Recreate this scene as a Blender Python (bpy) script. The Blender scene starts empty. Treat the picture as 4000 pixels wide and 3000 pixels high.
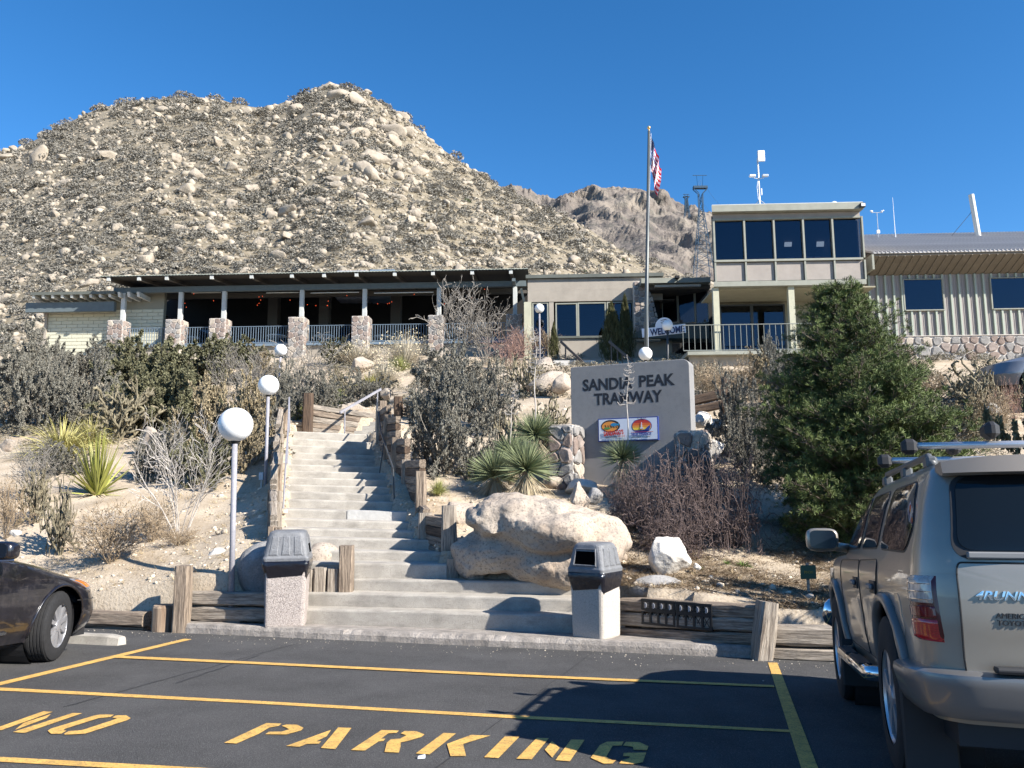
import bpy, bmesh, math, random
import numpy as np
from mathutils import Vector, Matrix, Quaternion, noise
R = math.radians
sc = bpy.context.scene
COL = sc.collection
rnd = random.Random(7)

# ------------------------------------------------------------------ camera, sky, sun, exposure
PX_W, PX_H, FOC = 4000.0, 3000.0, 3111.0
PITCH, ROLL, CAMZ = R(7.5), R(0.4), 1.25
f_ = Vector((0, math.cos(PITCH), math.sin(PITCH)))
u0 = Vector((0, -math.sin(PITCH), math.cos(PITCH)))
r0 = Vector((1, 0, 0))
rt = r0 * math.cos(ROLL) - u0 * math.sin(ROLL)
up = u0 * math.cos(ROLL) + r0 * math.sin(ROLL)
cam_d = bpy.data.cameras.new('camera')
cam_d.sensor_fit = 'HORIZONTAL'; cam_d.sensor_width = 36.0
cam_d.lens = FOC / PX_W * 36.0
cam_d.clip_start = 0.05; cam_d.clip_end = 12000
cam = bpy.data.objects.new('camera', cam_d); COL.objects.link(cam)
cam.matrix_world = Matrix(((rt.x, up.x, -f_.x, 0), (rt.y, up.y, -f_.y, 0), (rt.z, up.z, -f_.z, CAMZ), (0, 0, 0, 1)))
sc.camera = cam

SUN_DIR = Vector((-0.92, 0.60, -0.71)).normalized()        # the way the light travels
to_sun = -SUN_DIR
sun_el = math.asin(to_sun.z); sun_az = math.atan2(to_sun.x, to_sun.y)   # clockwise from +Y
W = bpy.data.worlds.new('World'); sc.world = W; W.use_nodes = True
wt = W.node_tree; wt.nodes.clear()
sky = wt.nodes.new('ShaderNodeTexSky'); sky.sky_type = 'NISHITA'; sky.sun_disc = False
sky.sun_elevation = sun_el; sky.sun_rotation = sun_az
sky.altitude = 1900; sky.air_density = 1.0; sky.dust_density = 0.2; sky.ozone_density = 3.0
bg = wt.nodes.new('ShaderNodeBackground'); bg.inputs['Strength'].default_value = 0.095
wo = wt.nodes.new('ShaderNodeOutputWorld')
hs = wt.nodes.new('ShaderNodeHueSaturation'); hs.inputs['Saturation'].default_value = 1.28; hs.inputs['Value'].default_value = 1.0
wt.links.new(sky.outputs[0], hs.inputs['Color']); wt.links.new(hs.outputs[0], bg.inputs[0]); wt.links.new(bg.outputs[0], wo.inputs[0])
sl = bpy.data.lights.new('sun', 'SUN'); sl.energy = 5.0; sl.angle = R(0.5); sl.color = (1.0, 0.94, 0.85)
so = bpy.data.objects.new('sun', sl); COL.objects.link(so)
so.rotation_euler = SUN_DIR.to_track_quat('-Z', 'Y').to_euler()
so.location = (40, -30, 60)
sc.view_settings.view_transform = 'Standard'; sc.view_settings.look = 'None'
sc.view_settings.exposure = 1.2; sc.view_settings.gamma = 1.0
sc.view_settings.use_curve_mapping = False
sc.render.engine = 'CYCLES'
sc.cycles.max_bounces = 6; sc.cycles.diffuse_bounces = 3; sc.cycles.glossy_bounces = 3
sc.cycles.transparent_max_bounces = 6; sc.cycles.transmission_bounces = 3

# ------------------------------------------------------------------ pixels of the photo -> places
EYE = Vector((0, 0, CAMZ))
def ray(px, py):
    return f_ + rt * ((px - 2000) / FOC) + up * ((1500 - py) / FOC)
def at(px, py, Y):
    d = ray(px, py); return EYE + d * (Y / d.y)
LOTS = 0.074
TH = R(14.6)
E1 = Vector((math.cos(TH), -math.sin(TH), 0)); E2 = Vector((math.sin(TH), math.cos(TH), 0))
def lot_z(x, y): return -LOTS * (E2.x * x + E2.y * y)
LOTN = Vector((LOTS * E2.x, LOTS * E2.y, 1)).normalized()
def lot(px, py, lift=0.0):
    d = ray(px, py)
    t = (CAMZ - lift) / (-(d.z + LOTS * (E2.x * d.x + E2.y * d.y)))
    return EYE + d * t
def mpp(px, py, Y):                                        # metres per photo pixel there
    return Y / ray(px, py).y / FOC

# ------------------------------------------------------------------ materials
MATS = {}
def _n(nt, t, **kw):
    n = nt.nodes.new(t)
    for k, v in kw.items():
        if k in n.inputs: n.inputs[k].default_value = v
        else: setattr(n, k, v)
    return n
def mat(name, col, rough=0.8, metal=0.0, var=0.0, vscale=4.0, col2=None, speck=0.0, sscale=60.0, speck_col=None,
        bump=0.0, bscale=30.0, stretch=None, island=0.0, spec=0.4, emit=None, coat=0.0, alpha=None, detail=5.0, trans=0.0, coords='Object', stain=None):
    if name in MATS: return MATS[name]
    m = bpy.data.materials.new(name); m.use_nodes = True
    nt = m.node_tree; b = nt.nodes['Principled BSDF']
    b.inputs['Roughness'].default_value = rough; b.inputs['Metallic'].default_value = metal
    b.inputs['Specular IOR Level'].default_value = spec
    b.inputs['Base Color'].default_value = (*col, 1)
    if coat: b.inputs['Coat Weight'].default_value = coat; b.inputs['Coat Roughness'].default_value = 0.04
    if emit: b.inputs['Emission Color'].default_value = (*emit[0], 1); b.inputs['Emission Strength'].default_value = emit[1]
    if trans:
        b.inputs['Transmission Weight'].default_value = trans
    cur = None
    tc = nt.nodes.new('ShaderNodeTexCoord'); vec = tc.outputs[coords]
    if stretch:
        mp = _n(nt, 'ShaderNodeMapping'); mp.inputs['Scale'].default_value = stretch
        nt.links.new(vec, mp.inputs['Vector']); vec = mp.outputs[0]
    def mix(fac, a, bcol, mode='MIX'):
        x = nt.nodes.new('ShaderNodeMix'); x.data_type = 'RGBA'; x.blend_type = mode
        if hasattr(fac, 'is_linked') or hasattr(fac, 'links'): nt.links.new(fac, x.inputs[0])
        else: x.inputs[0].default_value = fac
        for s, i in ((a, 6), (bcol, 7)):
            if hasattr(s, 'links'): nt.links.new(s, x.inputs[i])
            else: x.inputs[i].default_value = (*s, 1)
        return x.outputs[2]
    cur = col
    if var or col2:
        no = _n(nt, 'ShaderNodeTexNoise', Scale=vscale, Detail=detail, Roughness=0.62)
        nt.links.new(vec, no.inputs['Vector'])
        rp = nt.nodes.new('ShaderNodeValToRGB'); rp.color_ramp.elements[0].position = 0.36; rp.color_ramp.elements[1].position = 0.66
        nt.links.new(no.outputs['Fac'], rp.inputs[0])
        c2 = col2 if col2 else tuple(c * (1 - var) for c in col)
        c1 = col if col2 else tuple(min(1, c * (1 + var)) for c in col)
        cur = mix(rp.outputs[0], c1, c2)
    if stain:      # (scale, amount, colour, stretch)
        sm = _n(nt, 'ShaderNodeMapping'); sm.inputs['Scale'].default_value = stain[3]; nt.links.new(tc.outputs[coords], sm.inputs['Vector'])
        sn = _n(nt, 'ShaderNodeTexNoise', Scale=stain[0], Detail=7.0, Roughness=0.7); nt.links.new(sm.outputs[0], sn.inputs['Vector'])
        sr = nt.nodes.new('ShaderNodeValToRGB'); sr.color_ramp.elements[0].position = 0.50; sr.color_ramp.elements[1].position = 0.72; nt.links.new(sn.outputs['Fac'], sr.inputs[0])
        sx = nt.nodes.new('ShaderNodeMath'); sx.operation = 'MULTIPLY'; sx.inputs[1].default_value = stain[1]; nt.links.new(sr.outputs[0], sx.inputs[0]); cur = mix(sx.outputs[0], cur, stain[2])
    if speck:
        v = _n(nt, 'ShaderNodeTexNoise', Scale=sscale, Detail=2.0, Roughness=0.7)
        nt.links.new(vec, v.inputs['Vector'])
        r2 = nt.nodes.new('ShaderNodeValToRGB'); r2.color_ramp.elements[0].position = 0.52; r2.color_ramp.elements[1].position = 0.66
        nt.links.new(v.outputs['Fac'], r2.inputs[0])
        mm = nt.nodes.new('ShaderNodeMath'); mm.operation = 'MULTIPLY'; mm.inputs[1].default_value = speck
        nt.links.new(r2.outputs[0], mm.inputs[0])
        cur = mix(mm.outputs[0], cur, speck_col if speck_col else (0.02, 0.02, 0.02))
    if island:
        g = nt.nodes.new('ShaderNodeNewGeometry')
        h = nt.nodes.new('ShaderNodeMapRange'); h.inputs[3].default_value = 1 - island; h.inputs[4].default_value = 1 + island
        nt.links.new(g.outputs['Random Per Island'], h.inputs[0])
        hs = nt.nodes.new('ShaderNodeHueSaturation')
        nt.links.new(h.outputs[0], hs.inputs['Value'])
        if hasattr(cur, 'links'): nt.links.new(cur, hs.inputs['Color'])
        else: hs.inputs['Color'].default_value = (*cur, 1)
        cur = hs.outputs[0]
    if hasattr(cur, 'links'): nt.links.new(cur, b.inputs['Base Color'])
    if bump:
        bn = _n(nt, 'ShaderNodeTexNoise', Scale=bscale, Detail=6.0, Roughness=0.65)
        nt.links.new(vec, bn.inputs['Vector'])
        bp = nt.nodes.new('ShaderNodeBump'); bp.inputs['Strength'].default_value = bump; bp.inputs['Distance'].default_value = 0.02
        nt.links.new(bn.outputs['Fac'], bp.inputs['Height']); nt.links.new(bp.outputs[0], b.inputs['Normal'])
    MATS[name] = m; return m

# ------------------------------------------------------------------ object helpers
def tag(o, label=None, cat=None, group=None, kind=None):
    if label: o['label'] = label
    if cat: o['category'] = cat
    if group: o['group'] = group
    if kind: o['kind'] = kind
    return o
def thing(name, label, cat, loc=(0, 0, 0), rotz=0.0, group=None):
    o = bpy.data.objects.new(name, None); COL.objects.link(o)
    o.location = loc; o.rotation_euler = (0, 0, rotz); o.empty_display_size = 0.2
    return tag(o, label, cat, group)
def abs_loc(o):
    v = Vector((0, 0, 0))
    while o is not None: v = v + o.location; o = o.parent
    return v
def link(name, me, mats, parent=None, world=False, smooth=False):
    o = bpy.data.objects.new(name, me); COL.objects.link(o)
    if mats is not None:
        for m in (mats if isinstance(mats, (list, tuple)) else [mats]): me.materials.append(m)
    if parent is not None:
        o.parent = parent
        if world: o.location = -abs_loc(parent)
    if smooth: me.shade_smooth()
    return o
def copy_tree(o, parent=None):
    c = o.copy(); COL.objects.link(c)
    if parent is not None: c.parent = parent
    for ch in [k for k in o.children]: copy_tree(ch, c)
    return c

class MB:
    def __init__(s): s.v = []; s.f = []; s.m = []
    def add(s, vs, fs, mi=0):
        o = len(s.v); s.v += [tuple(x) for x in vs]
        for f in fs: s.f.append(tuple(i + o for i in f)); s.m.append(mi)
        return s
    def hexa(s, p, mi=0):   # 4 bottom + 4 top, counterclockwise seen from above
        return s.add(p, [(3, 2, 1, 0), (4, 5, 6, 7), (0, 1, 5, 4), (1, 2, 6, 5), (2, 3, 7, 6), (3, 0, 4, 7)], mi)
    def box(s, x0, x1, y0, y1, z0, z1, mi=0):
        return s.hexa([(x0, y0, z0), (x1, y0, z0), (x1, y1, z0), (x0, y1, z0), (x0, y0, z1), (x1, y0, z1), (x1, y1, z1), (x0, y1, z1)], mi)
    def cbox(s, x0, x1, y0, y1, z0, z1, c=0.02, mi=0):   # chamfered box
        x, y, z = ((x0 + x1) / 2, (y0 + y1) / 2, (z0 + z1) / 2)
        a, b, d = abs(x1 - x0) / 2, abs(y1 - y0) / 2, abs(z1 - z0) / 2
        c = min(c, a * .9, b * .9, d * .9)
        bm = bmesh.new(); bmesh.ops.create_cube(bm, size=2)
        for v in bm.verts: v.co = Vector((v.co.x * a, v.co.y * b, v.co.z * d))
        bmesh.ops.bevel(bm, geom=bm.edges[:] , offset=c, segments=1, affect='EDGES')
        bm.verts.index_update()
        s.add([(v.co.x + x, v.co.y + y, v.co.z + z) for v in bm.verts], [[v.index for v in f.verts] for f in bm.faces], mi)
        bm.free(); return s
    def tube(s, pts, r, n=8, mi=0, cap=True):
        pts = [Vector(p) for p in pts]; k = len(pts)
        rs = r if isinstance(r, (list, tuple)) else [r] * k
        vs = []; prev = None
        for i, p in enumerate(pts):
            t = (pts[min(i + 1, k - 1)] - pts[max(i - 1, 0)]).normalized()
            if prev is None: a = t.orthogonal().normalized()
            else:
                a = prev - t * prev.dot(t)
                a = a.normalized() if a.length > 1e-6 else t.orthogonal().normalized()
            prev = a; b = t.cross(a)
            for j in range(n):
                q = 2 * math.pi * j / n
                vs.append(p + (a * math.cos(q) + b * math.sin(q)) * rs[i])
        fs = [(i * n + j, i * n + (j + 1) % n, (i + 1) * n + (j + 1) % n, (i + 1) * n + j) for i in range(k - 1) for j in range(n)]
        if cap: fs += [tuple(range(n - 1, -1, -1)), tuple((k - 1) * n + j for j in range(n))]
        return s.add(vs, fs, mi)
    def lathe(s, prof, n=24, c=(0, 0, 0), mi=0, axis='z'):
        vs = []
        for r, z in prof:
            for j in range(n):
                q = 2 * math.pi * j / n
                if axis == 'z': vs.append((c[0] + r * math.cos(q), c[1] + r * math.sin(q), c[2] + z))
                elif axis == 'x': vs.append((c[0] + z, c[1] + r * math.cos(q), c[2] + r * math.sin(q)))
                else: vs.append((c[0] + r * math.sin(q), c[1] + z, c[2] + r * math.cos(q)))
        k = len(prof)
        fs = [(i * n + j, i * n + (j + 1) % n, (i + 1) * n + (j + 1) % n, (i + 1) * n + j) for i in range(k - 1) for j in range(n)]
        return s.add(vs, fs, mi)
    def prism(s, poly, depth, fn, mi=0, back=True):   # poly in 2D, fn(u,v,w) -> 3D; w 0 front .. depth back
        n = len(poly)
        vs = [fn(u, v, 0) for u, v in poly] + [fn(u, v, depth) for u, v in poly]
        fs = [tuple(range(n))] + [(i, i + n, (i + 1) % n + n, (i + 1) % n) for i in range(n)]
        if back: fs.append(tuple(range(2 * n - 1, n - 1, -1)))
        return s.add(vs, fs, mi)
    def build(s, name, mats, parent=None, world=False, smooth=False, loc=None):
        me = bpy.data.meshes.new(name); me.from_pydata(s.v, [], s.f)
        ms = mats if isinstance(mats, (list, tuple)) else [mats]
        if len(ms) > 1: me.polygons.foreach_set('material_index', s.m)
        o = link(name, me, ms, parent, world, smooth)
        if loc is not None: o.location = loc
        return o

def fast_mesh(name, V, Fc):
    """V (n,3), Fc (m,3|4) arrays -> mesh"""
    V = np.asarray(V, np.float32); Fc = np.asarray(Fc, np.int32)
    me = bpy.data.meshes.new(name); k = Fc.shape[1]
    me.vertices.add(len(V)); me.vertices.foreach_set('co', V.ravel())
    me.loops.add(Fc.size); me.loops.foreach_set('vertex_index', Fc.ravel())
    me.polygons.add(len(Fc)); me.polygons.foreach_set('loop_start', np.arange(0, Fc.size, k, dtype=np.int32))
    me.polygons.foreach_set('loop_total', np.full(len(Fc), k, np.int32))
    me.update(calc_edges=True); return me

def text_mesh(s, size, ext, align='CENTER', bold=0.0, xs=1.0, shear=0.0):
    """text lying in local x,z facing -y"""
    cu = bpy.data.curves.new('lettering', 'FONT'); cu.body = s; cu.size = size; cu.extrude = ext; cu.align_x = align; cu.align_y = 'BOTTOM_BASELINE'
    cu.offset = bold; cu.shear = shear; cu.resolution_u = 3
    o = bpy.data.objects.new('lettering', cu); COL.objects.link(o)
    bpy.context.view_layer.update()
    me = bpy.data.meshes.new_from_object(o.evaluated_get(bpy.context.evaluated_depsgraph_get()))
    bpy.data.objects.remove(o)
    me.transform(Matrix.Diagonal((xs, 1, 1, 1))); me.transform(Matrix.Rotation(R(90), 4, 'X'))
    return me

def aim(o, p0, p1, parent, upv=(0, 0, 1)):
    """place o (built along local +X from 0) with X on p0->p1"""
    p0 = Vector(p0); d = (Vector(p1) - p0).normalized(); u = Vector(upv)
    if abs(d.dot(u)) > 0.95: u = Vector((0.0, -1.0, 0.0))
    y = u.cross(d).normalized(); z = d.cross(y)
    m = Matrix((d, y, z)).transposed()
    o.rotation_mode = 'QUATERNION'; o.rotation_quaternion = m.to_quaternion()
    o.location = p0 - (abs_loc(parent) if parent is not None else Vector((0, 0, 0)))
    if parent is not None: o.parent = parent
# ------------------------------------------------------------------ shared materials
M_ASPH = mat('asphalt', (0.082, 0.080, 0.080), 0.95, var=0.20, vscale=.9, stain=(1.6, .55, (.048, .047, .048), (1, .35, 1)), speck=0.75, sscale=120, speck_col=(0.19, 0.19, 0.185), bump=0.8, bscale=160, spec=0.08)
M_PAINT = mat('road_paint', (0.66, 0.39, 0.10), 0.8, var=0.15, vscale=9, stain=(14, .7, (.22, .15, .07), (1, 1, 1)), speck=0.7, sscale=70, speck_col=(0.10, 0.09, 0.06), bump=0.2, bscale=200)
M_CONC = mat('concrete', (0.37, 0.342, 0.30), 0.9, var=0.16, vscale=3.0, stain=(2.4, .6, (.17, .155, .135), (1, 1, 3)), speck=0.4, sscale=70, speck_col=(0.20, 0.185, 0.165), bump=0.45, bscale=70)
M_CONC_NEW = mat('patched_concrete', (0.43, 0.42, 0.40), 0.85, var=0.08, vscale=12, bump=0.5, bscale=25)
M_KERB = mat('kerb_concrete', (0.30, 0.27, 0.24), 0.92, var=0.28, vscale=5, speck=0.5, sscale=55, speck_col=(0.14, 0.13, 0.12), bump=1.0, bscale=40)
M_AGG = mat('exposed_aggregate', (0.40, 0.35, 0.32), 0.85, speck=0.75, sscale=70, speck_col=(0.10, 0.085, 0.08), var=0.25, vscale=55, bump=0.8, bscale=80)
M_AGG2 = mat('pale_aggregate', (0.46, 0.42, 0.37), 0.85, speck=0.6, sscale=110, speck_col=(0.2, 0.18, 0.16), var=0.12, vscale=60, bump=0.6, bscale=110)
M_WOOD = mat('weathered_timber', (0.36, 0.285, 0.215), 0.9, col2=(0.10, 0.074, 0.056), vscale=4.2, stretch=(0.5, 10, 10), speck=0.55, sscale=13, speck_col=(0.035, 0.027, 0.02), bump=1.0, bscale=6)
M_WOODG = mat('grey_timber', (0.42, 0.365, 0.30), 0.9, col2=(0.15, 0.122, 0.098), vscale=4.4, stretch=(0.5, 10, 10), speck=0.55, sscale=13, speck_col=(0.05, 0.04, 0.03), bump=1.0, bscale=6)
M_WOODD = mat('dark_creosote_timber', (0.13, 0.085, 0.055), 0.85, col2=(0.045, 0.03, 0.022), vscale=3, stretch=(0.8, 8, 8), bump=0.9, bscale=5)
M_SOIL = mat('desert_soil', (0.50, 0.42, 0.32), 0.95, col2=(0.36, 0.285, 0.20), vscale=1.1, speck=0.55, sscale=26, speck_col=(0.20, 0.15, 0.10), bump=0.9, bscale=22)
M_ROCK = mat('granite', (0.44, 0.375, 0.305), 0.9, col2=(0.30, 0.25, 0.205), vscale=1.6, stain=(1.1, .55, (.40, .27, .17), (1, 1, 1)), speck=0.8, sscale=30, speck_col=(0.16, 0.135, 0.115), bump=1.0, bscale=16)
M_ROCKW = mat('white_granite', (0.60, 0.56, 0.50), 0.9, var=0.14, vscale=3, speck=0.35, sscale=40, speck_col=(0.26, 0.22, 0.2), bump=1.0, bscale=14)
M_STEEL = mat('grey_painted_steel', (0.25, 0.245, 0.27), 0.55, var=0.1, vscale=6, speck=0.15, sscale=30, speck_col=(0.6, 0.6, 0.6))
M_STEELD = mat('dark_painted_steel', (0.045, 0.05, 0.055), 0.5)
M_GLOBE = mat('opal_globe', (0.84, 0.84, 0.83), 0.35, spec=0.5)
M_BLACK = mat('black_plastic', (0.012, 0.012, 0.013), 0.5)
M_LID = mat('grey_moulded_lid', (0.15, 0.155, 0.165), 0.45, var=0.15, vscale=20, bump=0.5, bscale=60, spec=0.5)
M_BAG = mat('black_bin_bag', (0.008, 0.008, 0.012), 0.10, bump=1.0, bscale=9, spec=0.7)

# ------------------------------------------------------------------ parking lot
b0, b1 = lot(698, 2471), lot(2945, 2573)
VK = (E2.dot(b0) + E2.dot(b1)) / 2
def L2W(u, v, lift=0.0):
    p = E1 * u + E2 * v; return Vector((p.x, p.y, lot_z(p.x, p.y) + lift))
me = bpy.data.meshes.new('parking_lot')
bm = bmesh.new(); N = 24
vv = [[bm.verts.new(L2W(-120 + 240 * i / N, -60 + (VK + 0.9 + 60) * j / N)) for i in range(N + 1)] for j in range(N + 1)]
for j in range(N):
    for i in range(N): bm.faces.new((vv[j][i], vv[j][i + 1], vv[j + 1][i + 1], vv[j + 1][i]))
bm.to_mesh(me); bm.free()
tag(link('parking_lot', me, M_ASPH), kind='structure')

def mark(name, pxs, kind='structure', parent=None, lift=0.005):
    me = bpy.data.meshes.new(name)
    me.from_pydata([lot(x, y, lift) for x, y in pxs], [], [tuple(range(len(pxs)))]); me.update()
    o = link(name, me, M_PAINT, parent, world=True)
    if me.polygons[0].normal.z < 0: me.flip_normals()
    if kind: tag(o, kind=kind)
    return o
mark('stall_line', [(3000, 2588), (3036, 2588), (3196, 3000), (3340, 3370), (3262, 3370), (3130, 3000)])
mark('stall_line', [(719, 2495), (750, 2497), (0, 2677), (-700, 2846), (-700, 2830), (0, 2664)])
mark('hatch_line', [(478, 2561), (1000, 2585), (2000, 2633), (3022, 2676), (3025, 2684), (2000, 2642), (1000, 2594), (450, 2569)], lift=0.009)
mark('hatch_line', [(-500, 2662), (0, 2685), (1000, 2737), (2000, 2793), (3082, 2850), (3086, 2860), (2000, 2805), (1000, 2748), (0, 2697), (-500, 2672)])
mark('hatch_line', [(-500, 2934), (0, 2956), (1000, 3010), (3150, 3120), (3160, 3136), (1000, 3031), (0, 2975), (-500, 2951)])
Z = 2.212
LET = {  # zoom pixels with offsets
 'N': (0, [[(375, 1168), (457, 1172), (15, 1330), (-85, 1330)], [(440, 1192), (402, 1228), (128, 1330), (205, 1268)], [(628, 1183), (710, 1185), (215, 1355), (110, 1348)]]),
 'O': (0, [[(440, 1318), (815, 1205), (870, 1196), (985, 1198), (955, 1217), (850, 1228), (560, 1320), (548, 1333), (575, 1335), (530, 1362), (440, 1362), (412, 1337)],
           [(1000, 1205), (1090, 1203), (1130, 1228), (1100, 1245), (735, 1362), (560, 1370), (555, 1362), (590, 1340), (700, 1332), (735, 1323), (1010, 1232), (970, 1222)]]),
 'P': (1000, [[(-276, 1440), (90, 1270), (220, 1275), (195, 1295), (115, 1308), (25, 1362), (-168, 1447)], [(222, 1294), (265, 1282), (355, 1284), (410, 1312), (388, 1334), (265, 1368), (80, 1367), (110, 1345), (222, 1344), (288, 1324), (255, 1306)]]),
 'A': (1000, [[(260, 1468), (650, 1328), (610, 1385), (520, 1428), (562, 1428), (545, 1448), (440, 1450), (375, 1475)], [(710, 1308), (825, 1312), (685, 1495), (560, 1485)]]),
 'R': (1000, [[(820, 1503), (1085, 1330), (1235, 1335), (1215, 1355), (1145, 1358), (1080, 1405), (1118, 1405), (1100, 1425), (1060, 1428), (940, 1508)],
              [(1285, 1338), (1385, 1340), (1455, 1368), (1430, 1390), (1310, 1425), (1250, 1437), (1250, 1470), (1235, 1525), (1110, 1520), (1130, 1440), (1165, 1410), (1245, 1405), (1300, 1375), (1250, 1360)]]),
 'K': (1000, [[(1380, 1533), (1620, 1355), (1728, 1360), (1500, 1540)], [(1650, 1450), (1860, 1372), (2025, 1378), (1790, 1450), (1815, 1555), (1680, 1555)]]),
 'I': (1000, [[(1970, 1565), (2150, 1385), (2276, 1388), (2095, 1572)]]),
 'N2': (2000, [[(38, 1578), (215, 1397), (318, 1402), (170, 1583)], [(345, 1425), (412, 1485), (348, 1568), (283, 1500)], [(375, 1590), (510, 1413), (628, 1415), (500, 1600)]]),
 'G': (2000, [[(680, 1570), (760, 1460), (820, 1432), (965, 1430), (945, 1465), (870, 1465), (815, 1560), (865, 1590), (900, 1590), (870, 1620), (790, 1620)],
              [(985, 1432), (1100, 1435), (1180, 1470), (1165, 1505), (1050, 1500), (1045, 1475), (960, 1465)],
              [(965, 1527), (1160, 1525), (1130, 1610), (1040, 1625), (925, 1618), (950, 1590), (1010, 1575), (1020, 1558), (960, 1555)]])}
M_TAR = mat('tar_seam_filler', (0.030, 0.030, 0.032), 0.8, var=.3, vscale=20)
def seam(pts, w):
    ps = [lot(x, y, .003) for x, y in pts]; vs = []
    for i, p in enumerate(ps):
        d = (ps[min(i + 1, len(ps) - 1)] - ps[max(i - 1, 0)]).normalized(); n_ = d.cross(LOTN) * w * (.6 + .5 * abs(noise.noise(p * 3))); vs += [p - n_, p + n_]
    me = bpy.data.meshes.new('tar_seam'); me.from_pydata(vs, [], [(2 * i, 2 * i + 1, 2 * i + 3, 2 * i + 2) for i in range(len(ps) - 1)]); tag(link('tar_seam', me, M_TAR), kind='structure')
wob = lambda a, b, n, s: [(a[0] + (b[0] - a[0]) * t + 5 * noise.noise((t * 9, s, 0)), a[1] + (b[1] - a[1]) * t + 4 * noise.noise((t * 9, s, 5))) for t in np.linspace(0, 1, n)]
seam(wob((250, 2760), (1165, 2512), 24, 1), .012); seam(wob((690, 2668), (1010, 2560), 12, 2), .02); seam(wob((1700, 3000), (2320, 2545), 24, 3), .006)
nop = thing('pavement_lettering', 'yellow stencilled NO PARKING lettering painted on the asphalt', 'road lettering', lot(1300, 2900))
for k, (ox, polys) in LET.items():
    bm = bmesh.new()
    for pl in polys:
        f = bm.faces.new([bm.verts.new(lot(ox + x / Z, 2250 + y / Z, 0.006)) for x, y in pl])
        f.normal_update()
        if f.normal.z < 0: f.normal_flip()
    me = bpy.data.meshes.new('letter'); bm.to_mesh(me); bm.free()
    link('letter', me, M_PAINT, nop, world=True)

# ------------------------------------------------------------------ pavement slab (kerb) in front of the steps
def atv(px, py, v):
    d = ray(px, py); return EYE + d * (v / E2.dot(d))
ku0, ku1 = E1.dot(b0), E1.dot(b1)
bm = bmesh.new(); n = 150; rows = []
for i in range(n + 1):
    u = ku0 + (ku1 - ku0) * i / n
    w = 0.5 + 0.5 * noise.noise((u * 1.2, 3.1, 0)); e = 0.02 * noise.noise((u * 9, 1, 0)) * w
    mid = 1.0 if 0.33 < i / n < 0.72 else 0.25      # crumbled in the middle
    c = mid * (0.02 + 0.035 * abs(noise.noise((u * 6, 7, 0))))
    v0 = VK + 0.006 * noise.noise((u * 5, 0, 2))
    rows.append([bm.verts.new(L2W(u, v0 + e, -0.05)), bm.verts.new(L2W(u, v0 + 0.005 + e, 0.075)), bm.verts.new(L2W(u, v0 + 0.02 + c, 0.128 - c * 0.5)),
                 bm.verts.new(L2W(u, v0 + 0.05 + c * 1.6, 0.135)), bm.verts.new(L2W(u, VK + 0.95, 0.14))])
for a, b in zip(rows, rows[1:]):
    for j in range(4): bm.faces.new((a[j], b[j], b[j + 1], a[j + 1]))
bm.faces.new([v for v in rows[0]][::-1] + []); bm.faces.new(rows[-1])
me = bpy.data.meshes.new('pavement'); bm.to_mesh(me); bm.free()
tag(link('pavement', me, M_KERB), kind='structure')

# ------------------------------------------------------------------ stairs
STEPS = []      # (L, R) front top edges
for (xl, yl, xr, yr, dv) in ((948, 2372, 2440, 2410, .48), (1180, 2313, 2440, 2344, .80), (1384, 2262, 2440, 2280, 1.14)):
    STEPS.append((atv(xl, yl, VK + dv), atv(xr, yr, VK + dv + .26)))
UP = [(1180, 2197, 1745, 2204, 12.35, -.1), (1180, 2148, 1733, 2158, 12.75, -.06), (1100, 2097, 1723, 2111, 13.15, 0), (1099, 2061, 1632, 2076, 13.55, .05),
      (1099, 2025, 1623, 2041, 14.00, .1), (1101, 1987, 1614, 2003, 14.45, .05), (1112, 1950, 1551, 1962, 15.30, .1), (1115, 1919, 1543, 1932, 15.75, .15),
      (1117, 1892, 1540, 1903, 16.20, .2), (1119, 1863, 1537, 1876, 16.65, .25), (1121, 1838, 1527, 1849, 17.20, .3), (1124, 1814, 1500, 1824, 17.95, .3),
      (1125, 1791, 1490, 1800, 18.45, .35), (1126, 1767, 1483, 1780, 18.95, .4), (1128, 1738, 1476, 1756, 19.50, .45), (1130, 1711, 1469, 1730, 20.05, .5), (1133, 1684, 1465, 1698, 20.60, .5)]
for (xl, yl, xr, yr, D, k) in UP: STEPS.append((at(xl, yl, D), at(xr, yr, D + k)))
_ys = [u[1] for u in UP][::-1]; _ds = [u[4] for u in UP][::-1]
def Dst(y): return float(np.interp(y, _ys, _ds))
stair = thing('staircase', 'long outdoor staircase of weathered concrete steps climbing from the parking lot', 'staircase', STEPS[0][0])
NS = len(STEPS)
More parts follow.
